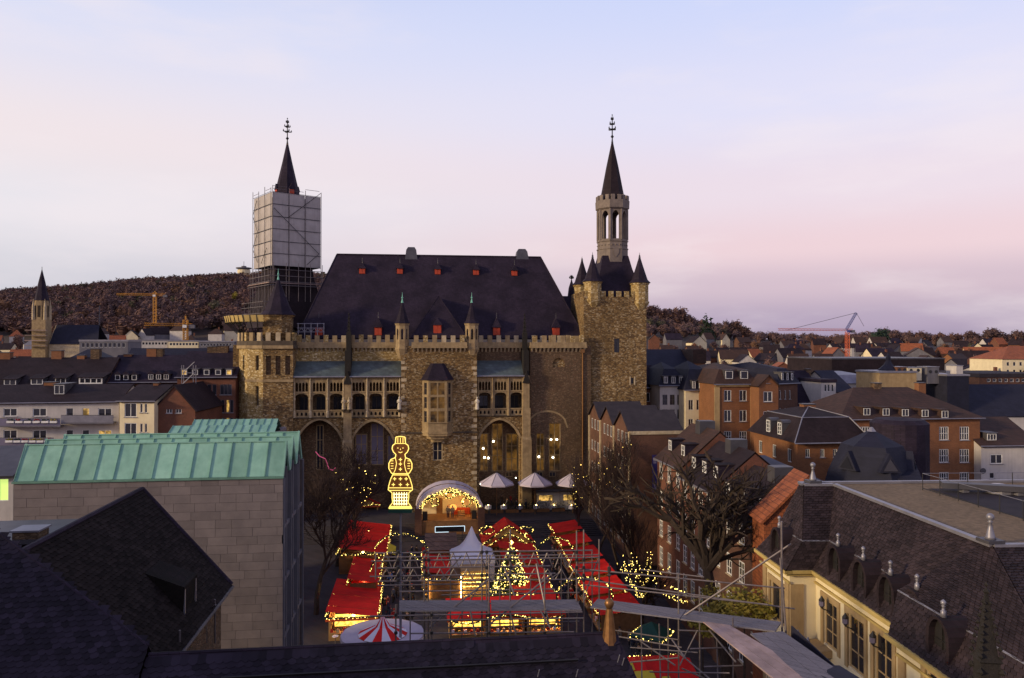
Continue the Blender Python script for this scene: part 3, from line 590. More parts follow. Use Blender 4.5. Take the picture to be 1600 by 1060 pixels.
for k in range(4):
    a = TW + R(-90 + 90 * k); c = Vector((tcx.x + 2.0 * math.cos(a), tcx.y + 2.0 * math.sin(a), zs0 - .3)); q = MB(); q.T = Matrix.Translation(c) @ Matrix.Rotation(a + R(90), 4, 'Z'); q.box(-.45, -.15, 0, .45, .9, 1.3); q.build('lucarne', 'orange_cloth' if 0 else 'red_paint', wt); q = MB(); q.T = Matrix.Translation(c) @ Matrix.Rotation(a + R(90), 4, 'Z'); q.prism([(-.65, -.2, 1.2), (.65, -.2, 1.2), (0, -.2, 2.3)], (0, 1.3, 0)); q.build('lucarne_roof', 'slate', wt)
def finial(parent, c, z0, z1, s=1):
    h = z1 - z0; q = MB(); q.lathe((c[0], c[1], z0 - .3), [(.2 * s, 0), (.12 * s, .5), (.1 * s, h * .18), (.3 * s, h * .24), (.1 * s, h * .3), (.09 * s, h * .85), (.03, h + .3)], 8)
    for hh, rr in ((.46, .75), (.66, .5), (.84, .22)):
        for k in range(4):
            a = TW + k * math.pi / 2; p = Vector((c[0], c[1], z0 + h * hh)); e = p + Vector((math.cos(a), math.sin(a), 0)) * rr * s; q.tube(p - Vector((0, 0, .1)), e, .12 * s, .1 * s, 5); q.tube(e, e + Vector((0, 0, .38 * s)), .14 * s, .03, 5)
        q.lathe((c[0], c[1], z0 + h * hh), [(.05, -.2 * s), (.2 * s, -.05), (.2 * s, .08), (.05, .2 * s)], 8)
    q.oct((c[0], c[1], z1), .14 * s); q.build('finial', 'verdigris' if 0 else 'black_iron', parent)
finial(wt, tcx, zs1, tz(184, 140))
q = MB(); q.lathe((tcx.x, tcx.y, zs1 - 1.1), [(.3, 0), (.1, 1.4)], 8); q.build('spire_tip', 'bronze', wt)
# ---- Granus-type east tower
YT = 123.5; gx0, gx1 = XY(912, YT), XY(1010, YT); gw = gx1 - gx0; zp = z(464, YT, 960)
ops = []
for px, py, w_, h in ((964, 551, .95, 2.3), (988, 600, .55, 1.0), (985, 634, .5, .8)):
    p = PY(px, py, YT); ops.append((p.x - gx0, p.z, w_, h))
q = MB(); wall(q, (gx0, YT), 0, gw, GZ, zp, ops, .35); wall(q, (gx0, YT + gw), R(-90), gw, GZ, zp); wall(q, (gx1, YT), R(90), gw, GZ, zp); wall(q, (gx1, YT + gw), R(180), gw, GZ, zp)
q.poly([(gx0, YT, zp - .6), (gx1, YT, zp - .6), (gx1, YT + gw, zp - .6), (gx0, YT + gw, zp - .6)])
et = q.build('east_tower', 'stone', TH)
for o_ in ops: window(TH, (gx0 + o_[0], YT, o_[1]), 0, o_[2], o_[3], 2, 5 if o_[3] > 2 else 1, 'black_iron', 'glass', .06, .2)
q = MB(); o_ = ops[1]; q.box(gx0 + o_[0] - .5, YT - .06, o_[1] - .2, gx0 + o_[0] - .28, YT + .1, o_[1] + 1.2); q.box(gx0 + o_[0] + .28, YT - .06, o_[1] - .2, gx0 + o_[0] + .5, YT + .1, o_[1] + 1.2); q.build('window_surround', 'ashlar_pale', TH)
nm = 8
for side in range(4):
    for i in range(nm):
        f = (i + .5) / nm * gw
        p, a = ((gx0 + f, YT + .003), 0) if side == 0 else ((gx0 + .003, YT + f), R(-90)) if side == 1 else ((gx1 - .003, YT + f), R(90)) if side == 2 else ((gx0 + f, YT + gw - .003), R(180))
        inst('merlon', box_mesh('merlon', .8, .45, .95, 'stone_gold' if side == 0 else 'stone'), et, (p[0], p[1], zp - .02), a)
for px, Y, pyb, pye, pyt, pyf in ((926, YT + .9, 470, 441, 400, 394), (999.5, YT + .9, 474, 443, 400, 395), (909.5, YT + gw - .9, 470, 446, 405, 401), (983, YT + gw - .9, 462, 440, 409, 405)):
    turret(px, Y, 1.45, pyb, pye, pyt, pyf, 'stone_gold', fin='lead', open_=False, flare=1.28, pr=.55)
cx, cy = XY(957, 129), 129.0; zq = lambda py: z(py, 129, 957)
q = MB(); A = [(cx + sx * 4.0, cy + sy * 4.0, zp - .4) for sx, sy in ((-1, -1), (1, -1), (1, 1), (-1, 1))]; B = [(cx + sx * 2.2, cy + sy * 2.2, zq(402)) for sx, sy in ((-1, -1), (1, -1), (1, 1), (-1, 1))]
for k in range(4): q.poly([A[k], A[(k + 1) % 4], B[(k + 1) % 4], B[k]])
q.poly(B); q.build('tower_roof', 'slate', et)
M('lantern_stone', (.235, .185, .155), (.15, .12, .105), 1.2, bump=.3, bsc=8, dirt=.5, streak=.3)
r8 = 2.55; q = MB(); o8 = R(22.5)
q.lathe((cx, cy, 0), [(r8 * 1.04, zq(420)), (r8 * 1.04, zq(392)), (r8 * 1.08, zq(391.5)), (r8 * 1.08, zq(390)), (r8 * 1.02, zq(389.5)), (r8 * 1.02, zq(380)), (r8 * 1.08, zq(379.5)), (r8 * 1.08, zq(378)), (r8, zq(377.5))], 8, o8)
for i in range(8):
    a0, a1 = o8 + i * math.pi / 4, o8 + (i + 1) * math.pi / 4; A = Vector((cx + r8 * math.cos(a0), cy + r8 * math.sin(a0), 0)); B = Vector((cx + r8 * math.cos(a1), cy + r8 * math.sin(a1), 0)); ln = (B - A).length; an = math.atan2(B.y - A.y, B.x - A.x)
    wall(q, A, an, ln, zq(377.6), zq(330), [(ln / 2, zq(375.5), ln * .6, zq(332) - zq(375.5), .7, 1)], .35)
    for k in range(3):
        c = A + (B - A) * ((k + .5) / 3); q.oct((c.x, c.y, zq(385)), .24)
    q.tube((A.x, A.y, zq(377)), (A.x, A.y, zq(330)), .2, n=6)
q.lathe((cx, cy, 0), [(r8, zq(330.5)), (r8 * 1.14, zq(328)), (r8 * 1.16, zq(316)), (r8 * .9, zq(315.9))], 8, o8)
ln_ = q.build('lantern', 'lantern_stone', TH)
for i in range(8):
    a0, a1 = o8 + i * math.pi / 4, o8 + (i + 1) * math.pi / 4; rr = r8 * 1.15
    for f in (0, .5):
        t = f + .16; A = Vector((cx + rr * math.cos(a0), cy + rr * math.sin(a0), zq(316) - .02)); B = Vector((cx + rr * math.cos(a1), cy + rr * math.sin(a1), zq(316) - .02)); inst('merlon', box_mesh('merlon', .62, .35, .9, 'lantern_stone'), ln_, A + (B - A) * (f + .25), math.atan2(B.y - A.y, B.x - A.x))
q = MB(); q.lathe((cx, cy, 0), [(r8 * .88, zq(316)), (r8 * .8, zq(308)), (r8 * .42, zq(262)), (.1, zq(221))], 8, o8); q.build('spire', 'slate_warm', ln_)
q = MB(); p = Vector((cx, cy - r8 * 1.05 * math.cos(o8), zq(397))); q.prism([p + Vector(c) for c in ((-.5, -.06, .7), (.5, -.06, .7), (.5, -.06, -.1), (0, -.06, -.8), (-.5, -.06, -.1))], (0, .1, 0)); q.build('shield', 'lantern_stone', ln_)
finial(ln_, (cx, cy), zq(221), zq(180), 1.0)
# low rear roof and small spire between hall and tower
q = MB(); xr0, xr1 = XY(884, 138), XY(915, 138); zr = z(463, 138, 900); q.poly([(xr0 - 3, 132, z(525, 132, 900)), (xr1 + 1, 132, z(525, 132, 900)), (xr1 + 1, 138, zr), (xr0 - 3, 138, zr)]); q.poly([(xr0 - 3, 144, zr - 8), (xr1 + 1, 144, zr - 8), (xr1 + 1, 138, zr), (xr0 - 3, 138, zr)]); q.build('rear_roof', 'slate', TH)
q = MB(); c = PY(893, 463, 142); q.lathe((c.x, c.y, 0), [(1.0, c.z - 2), (.55, z(450, 142, 893)), (.08, z(438, 142, 893))], 8); ss = q.build('rear_spire', 'slate', TH); finial(ss, c, z(438, 142, 893), z(431, 142, 893), .7)
# statues standing on the facade
def statue(p, h, mat, label, grp=None):
    q = MB(); q.lathe(p, [(.3, 0), (.3, .12), (.24, .14), (.3, .3), (.26, h * .35), (.22, h * .52), (.29, h * .68), (.27, h * .76), (.1, h * .82), (.08, h * .84)], 10); q.lathe(p + Vector((0, -.02, 0)), [(.03, h * .83), (.13, h * .87), (.14, h * .93), (.08, h * .985), (.02, h)], 8)
    for s in (-1, 1): q.tube(p + Vector((s * .27, 0, h * .73)), p + Vector((s * .33, -.08, h * .55)), .08, .07, 6); q.tube(p + Vector((s * .33, -.08, h * .55)), p + Vector((s * .12, -.27, h * .58)), .07, .05, 6)
    o = q.build('statue', mat, None, True, label, 'statue', grp)
    k = MB(); k.lathe(p - Vector((0, -.1, .5)), [(.1, 0), (.4, .4), (.4, .5)], 8); k.build('console', 'ashlar_dark', TH)
statue(PY(624, 640, YC - .3), 2.0, 'statue_stone', 'pale stone statue at the left corner of the central block')
statue(PY(745.5, 640, YC - .35), 2.0, 'statue_stone', 'pale stone statue at the right corner of the central block')
for px, l_ in ((537, 'weathered stone statue on the left flank of the gallery buttress'), (545.5, 'weathered stone statue on the right flank of the gallery buttress')): statue(PY(px, 640, 121.5), 1.9, 'ashlar_pale', l_)
def slate_quad(q, A, B, C_, D_, w_=.3, ex=.2, seed=1):
    """overlapping slates laid in courses over a sloping quad (A-B eave, D-C top)"""
    rg = random.Random(seed); A, B, C_, D_ = (Vector(p) for p in (A, B, C_, D_)); n_ = (B - A).cross(D_ - A).normalized()
    if n_.z < 0: n_ = -n_
    rows_ = max(1, int(((D_ - A).length + (C_ - B).length) / 2 / ex))
    for r_ in range(rows_):
        a0, b0, a1, b1 = A.lerp(D_, r_ / rows_), B.lerp(C_, r_ / rows_), A.lerp(D_, (r_ + 1.15) / rows_), B.lerp(C_, (r_ + 1.15) / rows_); k = max(1, int((b0 - a0).length / w_)); o_ = .5 * (r_ % 2) / k
        for i in range(k + 1):
            f0, f1 = max(0, min(1, i / k - o_ + .03 / k)), max(0, min(1, (i + 1) / k - o_ - .03 / k))
            if f1 - f0 < .1 / k: continue
            p0, p1, p2, p3 = a0.lerp(b0, f0), a0.lerp(b0, f1), a1.lerp(b1, f1), a1.lerp(b1, f0); up_ = n_ * (.045 + rg.uniform(0, .02)); dn_ = (p0 - p3) * rg.uniform(-.05, .08); md_ = (p0 + p1) / 2 + (p0 - p3) * .14
            q.add([p0 + up_ + dn_, md_ + up_ + dn_, p1 + up_ + dn_, p2 + n_ * .01, p3 + n_ * .01, p0 + dn_, md_ + dn_, p1 + dn_], [(0, 1, 2, 3, 4), (0, 1, 6, 5), (1, 2, 7, 6)])
# ------------------------------------------------------------------ scaffolding round the west tower
SF = thing('tower_scaffolding', 'sheeted scaffolding wrapped round the left tower of the town hall', 'scaffolding', (tcx.x, tcx.y, tz(470)))
z0s, z1s = tz(415), tz(299)
def sheet_face(A, dirv, nrm, L_, nc, nr):
    for i in range(nc):
        for j in range(nr):
            a = A + dirv * (L_ * i / nc + .03); wv = dirv * (L_ / nc - .06); h = (z1s - z0s) / nr; zz = z0s + j * h + .03; q = MB(); vs_ = []
            for r_ in range(4):
                for c_ in range(4):
                    bl_ = rnd.uniform(.02, .16) if 0 < r_ < 3 and 0 < c_ < 3 else 0; p = a + wv * (c_ / 3) + nrm * bl_; vs_.append((p.x, p.y, zz + (h - .06) * r_ / 3))
            q.add(vs_, [(r_ * 4 + c_, r_ * 4 + c_ + 1, r_ * 4 + c_ + 5, r_ * 4 + c_ + 4) for r_ in range(3) for c_ in range(3)]); q.build('sheet', 'sheet', SF, True)
K = Vector((K0.x, K0.y, 0))
sheet_face(K, uT, -vT, S, 3, 6); sheet_face(K, vT, -uT, S, 3, 6); sheet_face(K + uT * S, vT, uT, S, 2, 3); sheet_face(K + vT * S, uT, vT, S, 2, 3)
def pole(parent, a, b, r=.05, mat='steel', name='tube'): return MB().tube(a, b, r, n=5).build(name, mat, parent)
Zv = lambda p, zz: Vector((p.x, p.y, zz))
for i in range(4):
    for dv, out in ((uT, -vT), (vT, -uT)):
        p = K + dv * (S * i / 3) + out * .22; pole(SF, Zv(p, tz(470) if i else tz(505)), Zv(p, z1s + rnd.uniform(.5, 1.3)), .055, 'steel')
for j in range(7):
    zz = z0s + j * (z1s - z0s) / 6
    for dv, out in ((uT, -vT), (vT, -uT)): p = K + out * .2; pole(SF, Zv(p, zz), Zv(p + dv * S, zz), .04, 'black_iron')
for zz in (z1s + .5, z1s + 1.0):
    for dv, out in ((uT, -vT), (vT, -uT)):
        for i in range(3):
            if rnd.random() < .6: p = K + out * .2 + dv * (S * i / 3); pole(SF, Zv(p, zz), Zv(p + dv * S / 3.4, zz), .04)
for (dv, out, a, b, za, zb) in ((uT, -vT, .3, 1, .66, 1.06), (uT, -vT, .02, .95, .78, .2), (uT, -vT, .95, .7, .2, .04), (vT, -uT, .75, .98, .95, .75), (vT, -uT, .98, .7, .75, .5), (vT, -uT, .7, .98, .5, .28), (vT, -uT, .98, .7, .28, .08), (vT, -uT, .5, .2, .05, .25)):
    p = K + out * .3; pole(SF, Zv(p + dv * S * a, z0s + (z1s - z0s) * za), Zv(p + dv * S * b, z0s + (z1s - z0s) * zb), .05, 'black_iron')
for zz, e in ((tz(421), .6), (tz(431), .7), (tz(440), .7), (tz(446), .9)):
    for dv, out, n_ in ((uT, -vT, 0), (vT, -uT, 1)):
        p = K + out * e - dv * .8; pole(SF, Zv(p, zz), Zv(p + dv * (S + 1.4), zz), .06)
        if zz in (tz(440),):
            q = MB(); a = K - dv * .8; q.prism([Zv(a + out * .9, zz - .3), Zv(a + dv * (S + 1.4) + out * .9, zz - .3), Zv(a + dv * (S + 1.4), zz - .3), Zv(a, zz - .3)], (0, 0, .12)); q.build('deck', 'old_wood', SF)
for k in range(7):
    p = K + vT * (k * S / 6) - uT * .6; pole(SF, Zv(p, tz(500)), Zv(p - uT * .1, tz(418)), .05)
for k in range(5):
    p = K + uT * (k * S / 4) - vT * .8; pole(SF, Zv(p, tz(470)), Zv(p, tz(410)), .05)
for k in range(9):
    p = K + vT * (k * S / 8) - uT * 1.6; pole(SF, Zv(p, tz(500)), Zv(p + uT * (.8 if k % 2 else -.2), tz(472)), .045)
for zz in (tz(472), tz(480), tz(490)):
    p = K - uT * 1.9 - vT * 1; pole(SF, Zv(p, zz), Zv(p + vT * (S + 2), zz), .05); pole(SF, Zv(p, zz), Zv(p + uT * 3, zz), .05)
# tan boarded catch deck hung round the stair block
CD = thing('catch_deck', 'tan boarded catch platform hung round the stair block below the sheeted tower', 'platform', (XY(385, 124), 124, z(506, 124)))
dk = [(XY(352, 128.5), 128.5), (XY(361, 124.5), 124.5), (XY(380, 122.2), 122.2), (XY(412, 121.4), 121.4)]
di = [(XY(371, 129), 129), (XY(376, 126), 126), (XY(388, 124), 124), (XY(412, 123.2), 123.2)]
zd0, zd1 = z(503, 123), z(494, 123)
for k in range(3):
    a, b, c, d = dk[k], dk[k + 1], di[k + 1], di[k]
    for j in range(3):
        f0, f1 = j / 3 + .01, (j + 1) / 3 - .01; A = Vector((*a, 0)).lerp(Vector((*b, 0)), f0); B = Vector((*a, 0)).lerp(Vector((*b, 0)), f1); n_ = Vector((B.y - A.y, A.x - B.x, 0)).normalized() * .25
        q = MB(); q.add([Zv(A, zd0), Zv(B, zd0), Zv(B + n_, zd1), Zv(A + n_, zd1), Zv(A, zd0 - .08), Zv(B, zd0 - .08)], [(0, 1, 2, 3), (0, 1, 5, 4)]); q.build('board', 'tan_board', CD)
        pole(CD, Zv(A + n_ * 1.1, zd1 + .1), Zv(A + n_ * .2, zd0 - .2), .06, 'black_iron'); pole(CD, Zv(A, zd0 - .1), Zv(Vector((*d, 0)).lerp(Vector((*c, 0)), f0), z(522, 123)), .07, 'black_iron')
    q = MB(); q.prism([(*a, zd0 - .1), (*b, zd0 - .1), (*c, zd0 - .1), (*d, zd0 - .1)], (0, 0, .08)); q.build('floor', 'tan_board', CD)
# small pale frame scaffold before the left roof dormer
FS = thing('roof_scaffold', 'short pale metal trestle frames standing before the leftmost red roof dormer', 'scaffolding', (XY(485, 124.8), 124.8, z(530, 125)))
for px in (466, 476, 486, 496, 506): pole(FS, PY(px, 530, 124.9), PY(px, 505, 124.9), .07, 'zinc')
for py in (506, 513, 519): pole(FS, PY(464, py, 124.9), PY(507, py, 124.9), .06, 'zinc')
for k in range(4): pole(FS, PY(466 + 10 * k, 519, 124.9), PY(471 + 10 * k, 513, 124.9), .05, 'zinc'); pole(FS, PY(471 + 10 * k, 513, 124.9), PY(476 + 10 * k, 519, 124.9), .05, 'zinc')
# ------------------------------------------------------------------ copper-roofed school building (left of the square)
YS = 58.0; sx0, sx1 = XY(23, YS), XY(443, YS); ze = ZY(443, 747, YS); zr = ZY(443, 691, YS + 1.55); pitch = 3.1
SB = thing('copper_roofed_school', 'stone slab clad building with folded green copper roofs and a glazed side', 'building', ((sx0 + sx1) / 2, YS + 4.6, 0))
q = MB(); wall(q, (sx0, YS), 0, sx1 - sx0, 0, ze, []); wall(q, (sx0, YS + 9.3), R(-90), 9.3, 0, ze); q.box(sx0, YS + 9.29, 0, sx1, YS + 9.3, ze); fw_ = q.build('front_wall', 'slab_joint', SB)
zz = ze; row = 0
while zz > 6:
    h = .62 if row else .45; x = sx0 + (0 if row % 2 else -.6)
    while x < sx1 - .05:
        w_ = rnd.choice([1.15, 1.45, 1.45, 1.75, 2.05]); a, b = max(x, sx0), min(x + w_, sx1)
        if b - a > .1: o = inst('slab', box_mesh('slab', round(b - a - .018, 2), .05, h - .018, 'slab'), fw_, ((a + b) / 2, YS - .05 - rnd.uniform(0, .012), zz - h))
        x += w_
    zz -= h; row += 1
q = MB(); q.box(sx0 - .1, YS - .16, ze - .02, sx1 + .05, YS, ze + .12); q.build('gutter', 'copper_seam', SB)
np_ = 14; pw = (sx1 - sx0) / np_; ls = math.hypot(pitch / 2, zr - ze); PM = {}
def panel_mesh(w_, dy, dz):
    k = (round(w_, 2), round(dy, 2), round(dz, 2))
    if k not in PM:
        b = MB(); n_ = Vector((0, -dz, dy)).normalized() * (1 if dy > 0 else -1); A, B, C_, D_ = (Vector(p) for p in ((.03, 0, 0), (w_ - .03, 0, 0), (w_ - .03, dy, dz), (.03, dy, dz)))
        b.poly([A, B, C_, D_]); b.prism([A - Vector((.03, 0, 0)), A, D_, D_ - Vector((.03, 0, 0))], n_ * .09); PM[k] = b.mesh('panel', 'copper')
    return PM[k]
for f in range(3):
    y0 = YS + f * pitch; q = MB(); q.poly([(sx0, y0, ze + .12), (sx1, y0, ze + .12), (sx1, y0 + pitch / 2, zr + .0), (sx0, y0 + pitch / 2, zr)]); q.poly([(sx0, y0 + pitch, ze + .12), (sx1, y0 + pitch, ze + .12), (sx1, y0 + pitch / 2, zr), (sx0, y0 + pitch / 2, zr)]); ro = q.build('roof_fold', 'copper_seam', SB)
    for i in range(np_):
        inst('panel', panel_mesh(pw, pitch / 2, zr - ze - .12), ro, (sx0 + i * pw, y0 - .01, ze + .14)); inst('panel', panel_mesh(pw, -pitch / 2, zr - ze - .12), ro, (sx0 + i * pw, y0 + pitch + .01, ze + .14))
    q = MB(); q.tube((sx0 - .05, y0 + pitch / 2, zr + .05), (sx1 + .05, y0 + pitch / 2, zr + .05), .07, n=6); q.build('ridge_cap', 'copper', ro)
    for xe in (sx0, sx1 - .12): q = MB(); q.prism([(xe, y0 - .02, ze + .1), (xe, y0 + .35, ze + .1), (xe, y0 + pitch / 2, zr - .5), (xe, y0 + pitch - .35, ze + .1), (xe, y0 + pitch + .02, ze + .1), (xe, y0 + pitch / 2, zr + .16)], (.14, 0, 0)); q.build('verge', 'copper', ro)
    q = MB(); q.poly([(sx1 - .25, y0, ze), (sx1 - .25, y0 + pitch, ze), (sx1 - .25, y0 + pitch / 2, zr)]); q.poly([(sx0, y0, ze), (sx0, y0 + pitch, ze), (sx0, y0 + pitch / 2, zr)]); q.build('gable', 'glass', SB)
q = MB(); q.box(sx1 - .35, YS + .3, 0, sx1 - .3, YS + 9.2, ze); q.build('side_glazing', 'glass', SB)
for k in range(7):
    yy = YS + .0 + k * 9.3 / 6; q = MB(); q.box(sx1 - .28, yy, 0, sx1 + (.12 if k % 2 == 0 else 0), yy + .22, ze if k % 2 == 0 else ze + .6); q.build('fin', 'plaster_grey', SB)
for zz in (4.2, 8.2, 12.4, 16.4): q = MB(); q.box(sx1 - .25, YS + .23, zz, sx1 - .02, YS + 9.3, zz + .3); q.build('floor_band', 'plaster_grey', SB)
# second copper roof behind it
Y2 = 88.0; a0, a1 = XY(262, Y2), XY(429, Y2); e2 = ZY(340, 680, Y2); r2 = ZY(340, 665, Y2 + 2)
S2 = thing('copper_roofed_hall', 'lower hall behind the school with a shallow green copper roof', 'building', ((a0 + a1) / 2, Y2, 3))
q = MB(); q.box(a0, Y2, 2.5, a1, Y2 + 8, e2); q.build('wall', 'slab', S2)
for f in range(2):
    y0 = Y2 + f * 4; b0, b1 = a0 + f * 1.2, a1 - f * .6; pw2 = (b1 - b0) / 12; q = MB(); q.poly([(b0, y0 - .2, e2), (b1, y0 - .2, e2), (b1, y0 + 2, r2 + f * .3), (b0, y0 + 2, r2 + f * .3)]); q.poly([(b0, y0 + 4, e2), (b1, y0 + 4, e2), (b1, y0 + 2, r2 + f * .3), (b0, y0 + 2, r2 + f * .3)]); ro = q.build('roof_fold', 'copper_seam', S2)
    for i in range(12): inst('panel', panel_mesh(pw2, 2.2, r2 + f * .3 - e2), ro, (b0 + i * pw2, y0 - .21, e2 + .02))
# ------------------------------------------------------------------ mossy chapel roof
YH = 45.0; ap = PY(222, 765, YH); ev = PY(362, 915, YH); md = PY(322, 872, YH); yr = PX(30, 866, ap.x).y
CH = thing('chapel', 'chapel with a steep dark mossy slate roof and small shed dormer', 'chapel', (ap.x, (YH + yr) / 2, 0))
prof = [(ap.x, ap.z), (md.x, md.z), (ev.x, ev.z)]; mir = [(2 * ap.x - x_, z_) for x_, z_ in prof]
q = MB(); ya, yb2 = YH, 31.6
for P_ in (prof, mir):
    for (x0_, z0_), (x1_, z1_) in zip(P_, P_[1:]): q.slab([(x0_, ya, z0_), (x1_, ya, z1_), (x1_, yb2, z1_), (x0_, yb2, z0_)], .22)
cr2 = q.build('roof', 'slate_moss', CH)
q = MB()
for (x0_, z0_), (x1_, z1_) in zip(prof, prof[1:]): q.tube((x0_, ya + .02, z0_ + .05), (x1_, ya + .02, z1_ + .05), .12, n=6)
q.tube((ap.x, ya, ap.z + .04), (ap.x, yb2, ap.z + .04), .12, n=6); q.build('ridge_cap', 'slate', cr2)
q = MB(); hwc = ev.x - ap.x - .5; q.prism([(ap.x - hwc, ya - .3, 0), (ap.x + hwc, ya - .3, 0), (ap.x + hwc, ya - .3, ev.z), (ap.x, ya - .3, ap.z - .4), (ap.x - hwc, ya - .3, ev.z)], (0, -12.5, 0)); q.build('wall', 'stone_brown', CH)
un_ = Vector((md.x - ap.x, 0, md.z - ap.z)).normalized()
p = Vector((ap.x, 0, ap.z)) + un_ * 5.6; yd = PX(280, 965, p.x).y
q = MB(); q.add([(p.x - 1.3, yd - 1.1, p.z + 1.5), (p.x + .55, yd - 1.1, p.z + .75), (p.x + .55, yd + 1.1, p.z + .75), (p.x - 1.3, yd + 1.1, p.z + 1.5), (p.x + .45, yd - .95, p.z - .8), (p.x + .45, yd + .95, p.z - .8), (p.x - 1.3, yd - .95, p.z + .2), (p.x - 1.3, yd + .95, p.z + .2)], [(0, 1, 2, 3), (1, 4, 5, 2), (0, 6, 4, 1), (3, 2, 5, 7)]); q.build('dormer', 'slate_moss', CH)
for s_ in (-1, 1): q = MB(); q.box(p.x + .46, yd + s_ * .9 - .06, p.z - .75, p.x + .54, yd + s_ * .9 + .06, p.z + .72); q.build('dormer_post', 'zinc', CH)
q = MB(); slate_quad(q, (md.x, yb2, md.z), (md.x, ya - .05, md.z), (ap.x, ya - .05, ap.z), (ap.x, yb2, ap.z), .3, .2, 4); slate_quad(q, (ev.x, yb2, ev.z), (ev.x, ya - .05, ev.z), (md.x, ya - .05, md.z), (md.x, yb2, md.z), .3, .2, 5); q.build('slate_field', 'slates_moss', cr2, kind='stuff')
q = MB(); q.tube((ev.x + .05, yb2, ev.z - .08), (ev.x + .05, ya, ev.z - .08), .1, n=6); q.build('gutter', 'lead', CH)
# flat-roofed annex with squat chimney left of the chapel
AX = thing('chapel_annex', 'low flat annex with a squat zinc-capped chimney beside the mossy chapel roof', 'building', (ap.x - 5, 47.5, 0))
pa, pb = PY(20, 838, 48), PY(107, 838, 48); q = MB(); q.box(pa.x - 6, 46, 0, pb.x, 51, pa.z); q.build('wall', 'slab', AX); q = MB(); q.box(pa.x - 6.1, 45.9, pa.z + .003, pb.x + .1, 51.1, pa.z + .25); q.build('roof_edge', 'lead', AX)
c0, c1 = PY(26, 862, 46.5), PY(66, 828, 46.5); q = MB(); q.box(c0.x, 46, c0.z - 2, c1.x, 47.3, c1.z); ck = q.build('chimney', 'stone_brown', AX); q = MB(); q.box(c0.x - .1, 45.9, c1.z + .002, c1.x + .1, 47.4, c1.z + .1); q.build('chimney_cap', 'zinc', ck)
# pale house with lit green window at the left edge
PH = thing('corner_house', 'pale low house with a greenish lit window at the edge of the school', 'house', (XY(-20, 75), 75, 3)); xh0, xh1 = XY(-90, 74), XY(22, 74)
q = MB(); zt_ = ZY(10, 742, 74); wall(q, (xh0, 74), 0, xh1 - xh0, 2.5, zt_, [(xh1 - xh0 - 1.6, ZY(10, 783, 74), 2.4, 2.0)], .2); q.box(xh0, 74.3, 2.5, xh1, 80, zt_); q.build('wall', 'plaster_white', PH)
window(PH, (xh1 - 1.6, 74, ZY(10, 783, 74)), 0, 2.4, 2.0, 3, 1, 'white_paint', 'lit_green', .07, .15); q = MB(); q.slab([(xh0 - .4, 73.3, zt_), (xh1 + .3, 73.3, zt_), (xh1 + .3, 79, zt_ + 2), (xh0 - .4, 79, zt_ + 2)], .2); q.build('roof', 'lead', PH)
# ------------------------------------------------------------------ slate church roofs in the foreground
V0 = PY(232, 1009, 28.0); R1 = PY(962, 1001, 28.0); zrg = (V0.z + R1.z) / 2
CHR = thing('church_roof', 'dark slate church roof slopes with curved slate courses in the foreground', 'church roof', (-2, 26, 0))
upB = Vector((0, .70, .714)).normalized(); hB = Vector((1, 0, 0)); nB = hB.cross(upB).normalized()
nA = Vector((-.115, -.758, .643)).normalized(); hA = Vector((.99, -.15, 0)).normalized(); upA = nA.cross(hA).normalized()
TT = ray(0, 835); TT = CAM + TT * ((V0 - CAM).dot(nA) / TT.dot(nA)); hip = (TT - V0)
SM = []
for k in range(3):
    b = MB(); w_ = .31; L_ = .36; j = [0, .02, -.02][k]
    out = [(-w_ / 2, .0 + .10), (-w_ * .38, .02 + j), (-w_ * .1, -.02), (w_ * .2, -.01 - j), (w_ / 2, .06), (w_ / 2, L_), (-w_ / 2, L_)]
    b.prism([(x_, y_, .02) for x_, y_ in out], (0, 0, .03)); SM.append(b)
SMM = [b.mesh('slate', 'slate_piece') for b in SM]
Mx = lambda h, u, n_, p: Matrix(((h.x, u.x, n_.x, p.x), (h.y, u.y, n_.y, p.y), (h.z, u.z, n_.z, p.z), (0, 0, 0, 1)))
slots = []
for r_ in range(-40, 40):
    for c_ in range(-10, 70):
        p = V0 + Vector((0, 0, 0)); s_, t_ = (c_ + .5 * (r_ % 2)) * .29, r_ * .19 - s_ if False else r_ * .19
        # left slope (rows tilt slightly), kept left of the verge line
        s2 = -(c_ + .5 * (r_ % 2)) * .29; t2 = r_ * .19 + s2 * .05; P_ = V0 + hA * s2 + upA * t2
        d_ = P_ - V0; hx = hip.dot(hA); hu = hip.dot(upA); px_, dd = pix_of(P_.x, P_.y)
        lim = (s2 / hx) * hu if s2 < 0 else 0
        if s2 < -.1 and t2 < lim - .12 and -40 < px_ < 260: slots.append((P_, hA, upA, nA, 0))
    for c_ in range(0, 60):
        s2 = .1 + (c_ + .5 * (r_ % 2)) * .29; t2 = r_ * .19 + (s2 - 8) * .012; P_ = Vector((V0.x, V0.y, zrg)) + hB * s2 + upB * t2
        lim = R1.x + max(0, -t2) * .25
        if -2.2 < t2 < -.34 and P_.x < lim - .1: slots.append((P_, hB, upB, nB, 1))
def pyof(P_): v = ROT.transposed() @ (P_ - CAM); return 530 - F * v.y / (-v.z), 800 + F * v.x / -v.z
slots = [s_ for s_ in slots if pyof(s_[0])[0] < 1085]
slots.sort(key=lambda s_: (s_[0] - CAM).length)
rest = MB()
